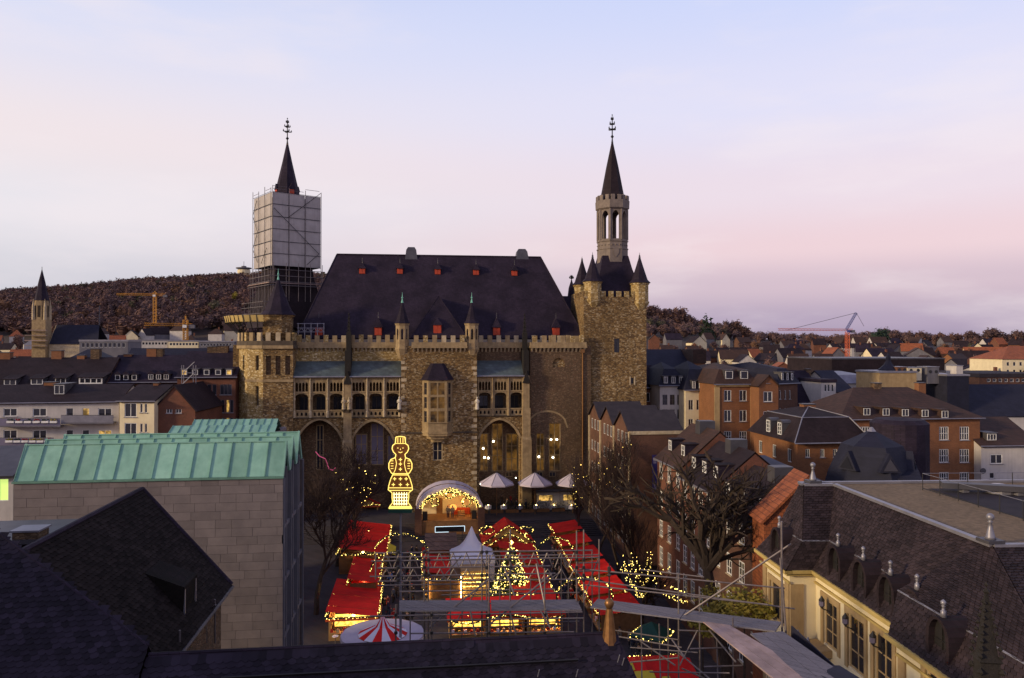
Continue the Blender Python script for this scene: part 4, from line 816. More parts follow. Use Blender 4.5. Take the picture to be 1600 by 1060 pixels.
for i, (P_, h_, u_, n_, wh) in enumerate(slots):
    tl = Matrix.Rotation(R(-6), 4, 'X') @ Matrix.Rotation(R(rnd.uniform(-2.5, 2.5)), 4, 'Z'); mat_ = Mx(h_, u_, n_, P_) @ tl
    if i < 300:
        o = bpy.data.objects.new('slate', SMM[i % 3]); col.objects.link(o); o.parent = CHR; o.matrix_local = Matrix.Translation(-ORG[CHR]) @ mat_
    else: rest.T = mat_; rest.add(SM[i % 3].v, SM[i % 3].f)
rest.build('slate_field', 'slates_church', CHR, kind='stuff')
q = MB(); a = Vector((V0.x, V0.y, zrg)); b = Vector((R1.x, R1.y, zrg)); q.poly([a, b, b - upB * 8 + Vector((2.2, 0, 0)), a - upB * 8]); q.poly([a, b, b + Vector((1.2, 5, -7)), a + Vector((0, 5, -7))]); q.poly([b, b - upB * 8 + Vector((2.2, 0, 0)), b + Vector((1.2, 5, -7))]); q.build('roof_boards', 'slate', CHR)
q = MB(); q.poly([V0, TT + hip * .6, TT + hip * .6 - upA * 14, V0 - upA * 9]); q.poly([V0, TT + hip * .6, TT + hip * .6 + Vector((1, 5, -6)), V0 + Vector((.5, 3, -5))]); q.build('roof_boards', 'slate', CHR)
q = MB(); q.tube(V0, TT + hip * .6, .06, n=6); q.build('verge_cap', 'slate', CHR); q = MB(); q.tube(a, b, .06, n=6); q.build('ridge_cap', 'slate', CHR)
q = MB(); q.T = Mx(hB, upB, nB, a); q.box((XY(345, 27) - a.x), -1.02, .05, (XY(905, 27) - a.x), -.98, .2); q.build('snow_board', 'black_iron', CHR)
q = MB(); c = PY(952, 1000, 27.9); hh = lambda py: ZY(952, py, 27.9); q.lathe((c.x, c.y, 0), [(.34, zrg - .6), (.24, hh(990)), (.16, hh(965)), (.12, hh(951))], 10); fb = q.build('finial_base', 'bronze', CHR); q = MB(); q.lathe((c.x, c.y, hh(943)), [(.02, -.2), (.13, -.15), (.185, 0), (.13, .14), (.04, .2)], 12); q.build('finial_ball', 'bronze', fb, True)
q = MB(); q.tube((c.x, c.y, hh(943)), (c.x, c.y, hh(880)), .035, .02); q.tube((c.x, c.y, hh(893)), (c.x, c.y, hh(886)), .07, .07); q.oct((c.x, c.y, hh(899)), .09); q.build('finial_rod', 'black_iron', fb)
for px, py in ((965, 1035), (972, 1040), (840, 1058), (900, 1058)): p = PY(px, py, 26.8); pole(CHR, p, p + Vector((.05, -.1, .3)), .02, 'zinc', 'roof_hook')
# ------------------------------------------------------------------ tube scaffolding behind the church roof
SC = thing('tube_scaffolding', 'tubular steel scaffold with walkway decks in front of the market', 'scaffolding', (4, 33, 0))
ZD = 18.62
def tb(x0_, y0_, x1_, y1_, d0, d1=None, r=.034): return pole(SC, D(x0_, y0_, d0), D(x1_, y1_, d1 or d0), r)
for x0_, y0_, x1_, y1_ in ((586, 864.5, 926, 860), (580, 877, 937, 871), (590, 888, 860, 884.5), (578, 901, 868, 896), (590, 908.5, 930, 905), (624, 924.5, 867, 920.5)): tb(x0_, y0_, x1_, y1_, 34.2)
for x0_, y0_, x1_, y1_ in ((578, 963, 910, 956.5), (642, 990, 897, 987.5), (640, 970, 912, 966)): tb(x0_, y0_, x1_, y1_, 33)
for px, y0_, d_ in ((618.5, 945, 33), (663, 875, 34.2), (669.5, 858, 34.2), (674.5, 955, 33), (753, 850, 34.2), (760.5, 862, 34.2), (764, 867, 33), (797, 828, 34.2), (851, 888, 33), (901, 830, 34.2), (912, 828, 34.2), (936, 843, 35), (587, 866, 34.2), (631, 902, 34.2)): pole(SC, D(px, y0_, d_), Zv(D(px, y0_, d_), 1 if px not in (587, 631) else D(px, 905, d_).z), .036)
for x0_, y0_, x1_, y1_ in ((600, 871, 905, 867), (590, 915, 760, 912), (690, 930, 905, 926), (655, 945, 905, 941), (760, 975, 905, 971), (700, 981, 880, 978), (905, 868, 935, 867), (905, 880, 935, 879), (895, 893, 935, 892)): tb(x0_, y0_, x1_, y1_, 35.4)
for px, y0_ in ((641, 868), (704, 866), (722, 905), (781, 868), (829, 905), (877, 868), (888, 905), (925, 862)): pole(SC, D(px, y0_, 35.4), Zv(D(px, y0_, 35.4), 1), .03)
for x0_, y0_, x1_, y1_ in ((690, 905, 722, 868), (704, 985, 752, 912), (781, 905, 829, 868), (877, 870, 912, 905), (829, 930, 877, 892), (912, 935, 936, 870)): tb(x0_, y0_, x1_, y1_, 35.2, 35.6, .03)
for x0_, y0_, x1_, y1_, da, db in ((960, 985, 1060, 1000, 34, 32.5), (985, 1012, 1090, 1020, 33, 31.5), (1000, 890, 1100, 902, 35, 33.4), (1015, 1050, 1140, 1052, 31.5, 29.5), (1030, 975, 1032, 1060, 33.5, 32), (1002, 960, 1003, 1060, 34, 32), (1120, 1000, 1122, 1065, 31.5, 30), (1060, 1020, 1110, 1062, 32, 29.8), (1090, 985, 1062, 1040, 32, 31.5)): tb(x0_, y0_, x1_, y1_, da, db, .03)
xx = 594
while xx < 905:
    for (ya_, yb_) in ((864, 887),): tb(xx, yb_, xx + 9, ya_, 34.25, r=.022); tb(xx + 9, ya_, xx + 18, yb_, 34.25, r=.022)
    if xx < 740 or xx > 790: tb(xx, 907, xx + 10, 889, 34.25, r=.022); tb(xx + 10, 889, xx + 20, 907, 34.25, r=.022)
    xx += 21
for x0_, y0_, x1_, y1_, da, db in ((671, 980, 764, 905, 33, 34), (765, 976, 862, 897, 33, 34), (788, 888, 804, 931, 34, 33.5), (838, 881, 858, 978, 34, 32.8), (735, 956, 743, 994, 33, 32.8), (797, 958, 806, 992, 33, 32.8), (845, 955, 860, 982, 33, 32.7)): tb(x0_, y0_, x1_, y1_, da, db, .04)
for px in (622, 663, 669.5, 753, 760.5, 797, 901, 912):
    for y0_ in (863, 875, 887, 899, 907):
        if rnd.random() < .75: c = D(px, y0_, 34.15); q = MB(); q.lathe(c, [(.05, -.07), (.075, -.05), (.075, .05), (.05, .07)], 6); q.build('coupler', 'black_iron', SC)
for px in (618.5, 674.5, 764, 851):
    for y0_ in (961, 989): c = D(px, y0_, 33); q = MB(); q.lathe(c, [(.05, -.07), (.075, -.05), (.075, .05), (.05, .07)], 6); q.build('coupler', 'black_iron', SC)
def deckq(pts, nstrip, name, mat, th=.06):
    P_ = [PZ(a, b, ZD) for a, b in pts]
    for i in range(nstrip):
        f0, f1 = i / nstrip + .006, (i + 1) / nstrip - .006; q = MB(); A = [P_[0].lerp(P_[3], f0), P_[1].lerp(P_[2], f0), P_[1].lerp(P_[2], f1), P_[0].lerp(P_[3], f1)]; q.prism([p + Vector((0, 0, rnd.uniform(0, .012))) for p in A], (0, 0, -th)); q.build(name, mat, SC)
deckq([(624, 938.5), (765, 937.8), (766, 953.8), (624, 954.5)], 4, 'deck', 'deck_metal'); deckq([(767, 937.8), (901, 937), (909, 953), (768, 953.8)], 4, 'deck', 'deck_metal')
deckq([(934, 936), (1072, 953), (1062, 967), (922, 949)], 4, 'deck', 'deck_metal'); deckq([(1073, 953.2), (1221, 972), (1211, 986.5), (1063, 967.2)], 4, 'deck', 'deck_metal')
deckq([(1098, 971), (1222, 1072), (1300, 1072), (1140, 977)], 3, 'plank', 'old_wood', .05)
deckq([(1172, 990), (1272, 1075), (1345, 1072), (1224, 987)], 3, 'deck', 'deck_metal'); deckq([(1262, 1040), (1290, 1062), (1350, 1064), (1312, 1040)], 1, 'deck', 'slate_blue', .12)
for x0_, y0_, x1_, y1_ in ((905, 889, 1226, 919.5), (905, 904.5, 1242, 951.5), (912, 914, 1200, 945)):
    a, b = D(x0_, y0_, 34.4), D(x1_, y1_, 31.3); pole(SC, a, b, .034)
for px, y0_, d_ in ((1060, 896, 32.6), (1093, 918, 32.8), (1145, 965, 31), (1198, 1030, 28), (1044, 965, 32.9)): pole(SC, D(px, y0_, d_), Zv(D(px, y0_, d_), 1), .036)
pole(SC, D(1219, 872, 31.2), D(1228, 990, 31), .045); pole(SC, D(1221, 815, 31.2), D(1222, 990, 31.2), .045); pole(SC, D(1060, 968, 32.5), D(1236, 850, 31.4), .04)
for x0_, y0_, x1_, y1_, da, db in ((1060, 985, 1112, 987, 32, 32), (1078, 1014, 1135, 1012, 31, 31), (1100, 1042, 1160, 1040, 30, 30), (1108, 985, 1150, 1035, 32, 30), (1050, 1000, 1072, 1030, 32, 31), (985, 1035, 1060, 1028, 33, 32), (966, 995, 1065, 1012, 33.5, 32), (1066, 1045, 1100, 1060, 32, 30), (1000, 1002, 1055, 1040, 33, 32)): tb(x0_, y0_, x1_, y1_, da, db)
q = MB(); A = [D(1236, 978, 31), D(1330, 1066, 27), D(1330, 1090, 27), D(1236, 998, 31)]; q.prism(A, (.05, 0, 0)); q.build('guard_net', 'slate_blue', SC)
for k in range(2): pole(SC, D(1286, 1035, 28.8), D(1286, 1080, 28.8), .03)
# clamps at the chapel eave
EP = thing('eave_props', 'short steel scaffold stubs standing against the mossy chapel eave', 'scaffolding', PY(325, 1000, 40))
for px, y0_, y1_ in ((322.5, 952, 1005), (336, 937, 1005), (187, 940, 962), (281, 985, 1003)): pole(EP, D(px, y0_, 40 if px > 300 else 33), D(px, y1_, 40 if px > 300 else 33), .05)
pole(EP, D(322, 960, 40), D(337, 945, 39), .04); pole(EP, D(176, 960, 33), D(188, 950, 33), .04)
# ------------------------------------------------------------------ yellow mansard building at right
ZE, ZC_, ZT = 16.0, 17.8, 20.7
M1 = PZ(1275, 890, ZE); M0 = PZ(1420, 985, ZE); aN = (M1 - M0); aN.z = 0; aN.normalize(); eE = Vector((aN.y, -aN.x, 0))
YB = thing('mansard_villa', 'cream rendered building with dark slate mansard roof, oval dormers and gravel flat top', 'building', M1 - Vector((0, 0, ZE)) + eE * 6 - aN * 6)
LP = lambda s_, t_, zz: Zv(M1 + aN * s_ + eE * t_, zz)
st_of = lambda p: ((p - M1).dot(aN), (p - M1).dot(eE))
sN = st_of(PZ(1187, 862, ZE))[0]; tN = st_of(PZ(1240, 895, ZE))[1]; sS, tS = st_of(PZ(1405, 998, ZE))
angW = math.atan2(-aN.y, -aN.x)                       # west faces: u runs south
def on_t(px, py, t_):
    r = ray(px, py); k = (M1 + eE * t_ - CAM).dot(eE) / r.dot(eE); return CAM + r * k
segs = [(sN, 0, tN), (0, sS, 0), (sS, sS - 11, tS)]
wins = {0: [(1204, 1228, 905, 962)], 1: [(1287, 1309, 934, 1004), (1325, 1351, 957, 1040), (1366, 1395, 985, 1075)], 2: [(1447, 1475, 1045, 1110)]}
for i, (sa, sb, t_) in enumerate(segs):
    A = LP(sa, t_, 0); ln = sa - sb; ops = []
    for (pa, pb, ya_, yb_) in wins[i]:
        p = on_t(pa, ya_, t_); p2 = on_t(pb, ya_, t_); u0, u1 = sa - st_of(p)[0], sa - st_of(p2)[0]; zt_ = p.z; zb_ = on_t(pa, yb_, t_).z; ops.append(((u0 + u1) / 2, zb_, u1 - u0, zt_ - zb_))
    q = MB(); wall(q, A, angW, ln, 2, ZE - .1, ops, .25); wo_ = q.build('wall', 'plaster_yellow', YB)
    u_, v_ = uv(angW)
    for o_ in ops:
        p = Vector((A.x, A.y, 0)) + u_ * o_[0] + Vector((0, 0, o_[1])); window(YB, p, angW, o_[2], o_[3], 2, 1 if i != 1 else 3, 'sandstone', 'glass', .13, .18)
        q = MB(); q.T = Matrix.Translation(p) @ Matrix.Rotation(angW, 4, 'Z'); w2 = o_[2] / 2
        q.box(-w2 - .32, -.07, -.1, -w2, .05, o_[3] + .002); q.box(w2, -.07, -.1, w2 + .32, .05, o_[3] + .002); q.box(-w2 - .32, -.08, o_[3] + .004, w2 + .32, .05, o_[3] + .36); q.build('window_surround', 'sandstone', YB)
    q = MB(); q.T = Matrix.Translation(Zv(A, 0)) @ Matrix.Rotation(angW, 4, 'Z')
    for (d0, za_, zb_) in ((.12, ZE - .85, ZE - .72), (.3, ZE - .3, ZE - .12), (.5, ZE - .118, ZE + .08)): q.box(-.5 if i == 0 else -d0 if i == 2 else 0, -d0, za_, ln + (d0 if i == 0 else 0), -.004, zb_)
    q.build('cornice', 'ochre_trim', YB)
    for uu in ((.3, ln - .3) if i != 1 else ()):
        q = MB(); q.T = Matrix.Translation(Zv(A, 0)) @ Matrix.Rotation(angW, 4, 'Z'); q.box(uu - .3, -.09, 2, uu + .3, -.003, ZE - .86); q.build('pilaster', 'sandstone', YB)
# south return of the north pavilion
A = LP(0, tN, 0); q = MB(); an_ = math.atan2(eE.y, eE.x); wall(q, A, an_, -tN, 2, ZE - .1, []); q.build('wall', 'plaster_yellow', YB)
q = MB(); q.T = Matrix.Translation(Zv(A, 0)) @ Matrix.Rotation(an_, 4, 'Z'); q.box(.02, -.09, 2, .85, -.003, ZE - .9); q.build('pilaster', 'sandstone', YB)
q = MB(); q.T = Matrix.Translation(Zv(A, 0)) @ Matrix.Rotation(an_, 4, 'Z')
for (d0, za_, zb_) in ((.3, ZE - .3, ZE - .12), (.5, ZE - .118, ZE + .08)): q.box(-d0 + .003, -d0, za_, -tN - d0, -.004, zb_)
q.build('cornice', 'ochre_trim', YB)
sN2, tN2 = st_of(PZ(1256, 758, ZT)); sM2, tM2 = st_of(PZ(1304, 758, ZT))
# mansard slopes, set back in two steps
def strip(e_, c_, t_, nm='roof_slope', nm2=True):
    q = MB()
    for (a, b), (c, d), zz in ((e_, c_, (ZE + .08, ZC_)), (c_, t_, (ZC_ + .05, ZT))): pass
    q.poly([Zv(e_[0], ZE + .08), Zv(e_[1], ZE + .08), Zv(c_[1], ZC_), Zv(c_[0], ZC_)]); lo_ = q.build(nm, 'slate_warm', YB)
    if nm2: q = MB(); slate_quad(q, Zv(e_[0], ZE + .08), Zv(e_[1], ZE + .08), Zv(c_[1], ZC_), Zv(c_[0], ZC_), .32, .2, 7); slate_quad(q, Zv(c_[0], ZC_ + .03), Zv(c_[1], ZC_ + .03), Zv(t_[1], ZT), Zv(t_[0], ZT), .32, .2, 8); q.build('slate_field', 'slates_villa', lo_, kind='stuff')
    q = MB(); q.poly([Zv(c_[0], ZC_ + .03), Zv(c_[1], ZC_ + .03), Zv(t_[1], ZT), Zv(t_[0], ZT)]); q.build(nm, 'slate_warm', YB)
    q = MB(); q.tube(Zv(c_[0], ZC_ + .03), Zv(c_[1], ZC_ + .03), .055, n=5); q.build('curb_strip', 'zinc', YB)
G = lambda s_, t_: LP(s_, t_, 0)
tt = tM2
strip((G(sN + .4, tN - .35), G(-.35, tN - .35)), (G(sN - .6, tN + .75), G(-.2, tN + .75)), (G(sN2 + .6, tN2), G(sN2, tN2)))              # north pavilion west
strip((G(-.35, tN - .35), G(-.35, -.35)), (G(-.2, tN + .75), G(-.2, .75)), (G(sN2, tN2), G(sM2, tM2)))                      # its return
strip((G(-.35, -.35), G(sS + .3, -.35)), (G(-.2, .75), G(sS + 1.4, .75)), (G(sM2, tM2), G(-12.0, tt)))                          # middle
strip((G(sS + .3, tS - .35), G(sS - 11, tS - .35)), (G(sS + 1.4, tS + .75), G(sS - 9.6, tS + .75)), (G(-12.0, tt), G(-12.6, tt)))
strip((G(sS - 11, tS - .35), G(sS - 11, 16)), (G(sS - 9.6, tS + .75), G(sS - 9.6, 16)), (G(-12.6, tt), G(-12.8, 16)), 'roof_slope')
strip((G(sN + .4, 16), G(sN + .4, tN - .35)), (G(sN - .6, 16), G(sN - .6, tN + .75)), (G(sN2 + .6, 16), G(sN2 + .6, tN2)))
q = MB(); q.box(-50, 0, 0, -49, 1, 1); q = MB(); q.poly([Zv(p, ZT - .06) for p in (G(sN2 + .6, tN2), G(sN2 + .6, 18), G(-12.8, 18), G(-12.6, tt), G(sM2, tM2), G(sN2, tN2))]); q.build('gravel_roof', 'gravel', YB)
q = MB(); q.poly([Zv(p, ZT - .03) for p in (G(1.6, 8.2), G(1.6, 18), G(-12.2, 18), G(-10.8, 8.2))]); q.build('felt_strip', 'felt', YB)
for a, b in ((G(sM2, tM2), G(-12.6, tt)), (G(sN2 + .6, tN2 - .1), G(sN2 + .6, 18)), (G(-12.6, tt), G(-12.8, 18)), (G(sN2, tN2), G(sM2, tM2)), (G(sN2 + .5, tN2), G(sN2, tN2))):
    d = (b - a).normalized(); n_ = Vector((-d.y, d.x, 0)) * .16; q = MB(); q.prism([Zv(a - n_, ZT - .05), Zv(b - n_, ZT - .05), Zv(b + n_, ZT - .05), Zv(a + n_, ZT - .05)], (0, 0, .16)); q.build('roof_edge', 'zinc', YB)
for p in (G(sN2 + .3, tN2 + .75), G(-12.3, tt + .1)):
    q = MB(); q.box(p.x - .42, p.y - .42, ZT + .112, p.x + .42, p.y + .42, ZT + .26); q.build('finial_plinth', 'lead', YB)
    q = MB(); q.lathe((p.x, p.y, ZT + .262), [(.25, 0), (.2, .12), (.1, .55), (.07, .75), (.13, .8), (.06, .84), (.15, .93), (.18, 1.03), (.13, 1.14), (.03, 1.2)], 12); q.build('roof_finial', 'zinc', YB, True)
def eye_dormer(px, py, t_):
    p = on_t(px, py, t_); c = Zv(p, ZE + .12); q = MB(); q.T = Matrix.Translation(c) @ Matrix.Rotation(angW, 4, 'Z')
    out = [(-.74, 0), (-.86, .8)] + [(.86 * math.cos(R(180 - k * 22.5)), 1.1 + 1.0 * math.sin(R(180 - k * 22.5))) for k in range(1, 8)] + [(.86, .8), (.74, 0)]
    inn = [(x_ * .74, .1 + z_ * .89) for x_, z_ in out]
    K_ = len(out)
    for k in range(K_ - 1): q.poly([(out[k][0], 0, out[k][1]), (out[k + 1][0], 0, out[k + 1][1]), (inn[k + 1][0], 0, inn[k + 1][1]), (inn[k][0], 0, inn[k][1])]); q.poly([(out[k][0], 0, out[k][1]), (out[k + 1][0], 0, out[k + 1][1]), (out[k + 1][0] * .9, 1.6, out[k + 1][1]), (out[k][0] * .9, 1.6, out[k][1])]); q.poly([(inn[k][0], 0, inn[k][1]), (inn[k + 1][0], 0, inn[k + 1][1]), (inn[k + 1][0], .3, inn[k + 1][1]), (inn[k][0], .3, inn[k][1])])
    d = q.build('dormer', 'slate_warm', YB); q = MB(); q.T = Matrix.Translation(c) @ Matrix.Rotation(angW, 4, 'Z'); q.poly([(x_, .28, z_) for x_, z_ in inn]); q.build('pane', 'black_iron', d)  # flat black sheet in place of glass paints the dormer opening dark
    q = MB(); q.T = Matrix.Translation(c) @ Matrix.Rotation(angW, 4, 'Z'); q.box(-.02, .22, .15, .02, .27, 1.9); q.box(-.5, .22, 1.0, .5, .27, 1.04); q.build('glazing_bar', 'black_iron', d)
    q = MB(); q.lathe(c + uv(angW)[1] * .3 + Vector((0, 0, 2.05)), [(.14, 0), (.12, .3), (.07, .34), (.06, .46), (.1, .5), (.05, .54), (.12, .6), (.12, .7), (.03, .78)], 10); q.build('dormer_finial', 'zinc', d, True)
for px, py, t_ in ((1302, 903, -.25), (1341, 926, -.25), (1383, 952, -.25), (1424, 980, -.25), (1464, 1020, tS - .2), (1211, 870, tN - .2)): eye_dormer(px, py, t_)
# wall lanterns between the french windows
for px, py in ((1298, 950), (1336, 978), (1380, 1008)):
    p = on_t(px, py, 0) - eE * .55; ln_o = thing('wall_lantern', 'black iron wall lantern on a scrolled bracket between the villa windows', 'lantern', p, 'lanterns along the villa wall'); q = MB(); q.lathe(p, [(.05, 0), (.13, .1), (.16, .45), (.2, .47), (.1, .6), (.03, .72)], 6); q.build('lantern_cage', 'black_iron', ln_o); q = MB(); q.lathe(p + Vector((0, 0, .14)), [(.165, 0), (.175, .28)], 6, R(30), False); q.build('lantern_glass', 'glass_lilac', ln_o); q = MB(); q.tube(p + Vector((0, 0, -.02)), p + eE * .55 + Vector((0, 0, -.25)), .035); q.tube(p + eE * .55 + Vector((0, 0, -.5)), p + eE * .55 + Vector((0, 0, .1)), .05); q.build('bracket', 'black_iron', ln_o)
# roof plant on the flat top
def sttag(o, **k): return tag(o, **k)
for s_, t_, l_ in ((.2, 12, 'white domed skylight on the felt strip of the flat roof'), (-1.8, 15.5, 'white domed skylight farther along the felt strip by the vent pipe')):
    c = Zv(G(s_, t_), ZT); d = thing('skylight', l_, 'skylight', c); q = MB(); q.lathe(c, [(.95, -.05), (.95, .2)], 12); q.build('curb', 'zinc', d); q = MB(); q.lathe(c, [(.9, .2), (.75, .36), (.45, .47), (.05, .5)], 12); q.build('dome', 'white_paint', d, True)
c = Zv(G(-4.5, 12.2), ZT); vp_ = thing('vent_pipe', 'tall zinc vent pipe with a wide cap on the flat roof', 'vent', c); q = MB(); q.lathe(c, [(.2, -.05), (.2, 2.0), (.15, 2.05), (.15, 2.2)], 12); q.build('pipe', 'zinc', vp_, True); q = MB(); q.lathe(c, [(.4, 2.2), (.38, 2.28), (.1, 2.4)], 12); q.build('cap', 'zinc', vp_); q = MB(); q.box(c.x - .8, c.y - .5, ZT - .03, c.x + .8, c.y + .5, ZT + .5); q.build('plinth', 'lead', vp_)
rl = thing('roof_railing', 'slack wire railing on thin posts round the felt strip', 'railing', Zv(G(-4, 8), ZT)); pr_ = None
for k in range(8):
    b = G(1.2 - k * 1.75, 7.6 + .05 * k); pole(rl, Zv(b, ZT - .05), Zv(b, ZT + 1.05), .025, 'black_iron', 'post')
    if pr_ is not None: pole(rl, Zv(pr_, ZT + 1.03), Zv(b, ZT + 1.03), .018, 'zinc', 'wire'); pole(rl, Zv(pr_, ZT + .08), Zv(b, ZT + .08), .03, 'black_iron', 'wire')
    pr_ = b
for k in range(4):
    b0_, b1_ = G(1.2, 7.6 + k * 3), G(1.2, 7.6 + (k + 1) * 3); pole(rl, Zv(b0_, ZT + 1.03), Zv(b1_, ZT + 1.03), .018, 'zinc', 'wire'); pole(rl, Zv(b1_, ZT - .05), Zv(b1_, ZT + 1.05), .025, 'black_iron', 'post')
dc = thing('roof_duct', 'low zinc duct lying across the felt strip of the flat roof', 'duct', Zv(G(-.5, 9.5), ZT)); q = MB()
a = G(.8, 8.6); b = G(-2.4, 16.5); d = (b - a).normalized(); n_ = Vector((-d.y, d.x, 0)) * .4; q.prism([Zv(a - n_, ZT + .2), Zv(b - n_, ZT + .2), Zv(b + n_, ZT + .2), Zv(a + n_, ZT + .2)], (0, 0, .35)); q.build('casing', 'lead', dc)
for f in (.15, .5, .85): c = a.lerp(b, f); q = MB(); q.box(c.x - .2, c.y - .2, ZT - .03, c.x + .2, c.y + .2, ZT + .2); q.build('foot', 'zinc', dc)
# balcony with urns at the foot of the return
c = LP(-1.2, -.4, 0); bl_ = thing('balcony', 'small stone balcony with two urns beneath the french windows', 'balcony', Zv(c, 12)); q = MB(); zb_ = on_t(1290, 1006, 0).z
q.box(c.x - 1.3, c.y - 1, zb_ - .5, c.x + .4, c.y + 1.0, zb_ - .1); q.build('slab', 'sandstone', bl_)
for dy in (-.6, .6): q = MB(); q.lathe((c.x - 1.0, c.y + dy, zb_ - .1), [(.12, 0), (.05, .15), (.16, .4), (.12, .5), (.03, .75)], 10); q.build('urn', 'zinc', bl_, True)
# gothic pinnacle of the cathedral, close at right
d = 20.0; pt_ = D(1541, 918, d); pn_ = thing('cathedral_pinnacle', 'dark crocketed gothic pinnacle rising at the lower right', 'pinnacle', Zv(pt_, 12)); q = MB(); q.lathe((pt_.x, pt_.y, 0), [(.33, 12), (.33, pt_.z - 1.9), (.4, pt_.z - 1.85), (.27, pt_.z - 1.7), (.05, pt_.z - .15)], 4, R(30)); q.build('shaft', 'stone_black', pn_)
for k in range(8):
    for a in range(4): h = k / 8; rr = .31 * (1 - h) + .05; MB().oct((pt_.x + rr * math.cos(R(30 + 90 * a)), pt_.y + rr * math.sin(R(30 + 90 * a)), pt_.z - 1.7 + h * 1.5), .085 - .03 * h).build('crocket', 'stone_black', pn_)
for k in range(5):
    for a in range(4): MB().oct((pt_.x + .37 * math.cos(R(30 + 90 * a)), pt_.y + .37 * math.sin(R(30 + 90 * a)), pt_.z - 2.1 - k * .4), .1).build('crocket', 'stone_black', pn_)
q = MB(); q.oct((pt_.x, pt_.y, pt_.z - .1), .11); q.oct((pt_.x, pt_.y, pt_.z + .08), .07); q.build('finial', 'stone_black', pn_)

# unseen cathedral block added west of the chapel, sized to shade the near roofs
CA = thing('cathedral_shade_block', 'unseen stone cathedral block added west of the chapel roofs to shade them', 'cathedral', (-33, 22, 0)); q = MB(); wall(q, (-40, 2), 0, 12, 0, 22.5, [(3, 6, 2, 9, 1.2, 1), (9, 6, 2, 9, 1.2, 1)], .5); wall(q, (-28, 2), R(90), 41, 0, 22.5, [(5 + 8 * k, 6, 2.4, 10, 1.4, 1) for k in range(5)], .5); wall(q, (-28, 43), R(180), 12, 0, 22.5); wall(q, (-40, 43), R(-90), 41, 0, 22.5); q.build('wall', 'stone_brown', CA)
for k in range(5): q = MB(); q.box(-28.55, 2 + 5 + 8 * k - 1.3, 5.9, -28.45, 2 + 5 + 8 * k + 1.3, 16.2); q.build('pane', 'glass', CA)
q = MB(); q.slab([(-27.4, 1.5, 22.3), (-27.4, 43.5, 22.3), (-34, 43.5, 28), (-34, 1.5, 28)], .2); q.slab([(-40.6, 1.5, 22.3), (-40.6, 43.5, 22.3), (-34, 43.5, 28), (-34, 1.5, 28)], .2); q.prism([(-28, 42.9, 22.3), (-40, 42.9, 22.3), (-34, 42.9, 27.8)], (0, -.3, 0)); q.build('roof', 'slate', CA)
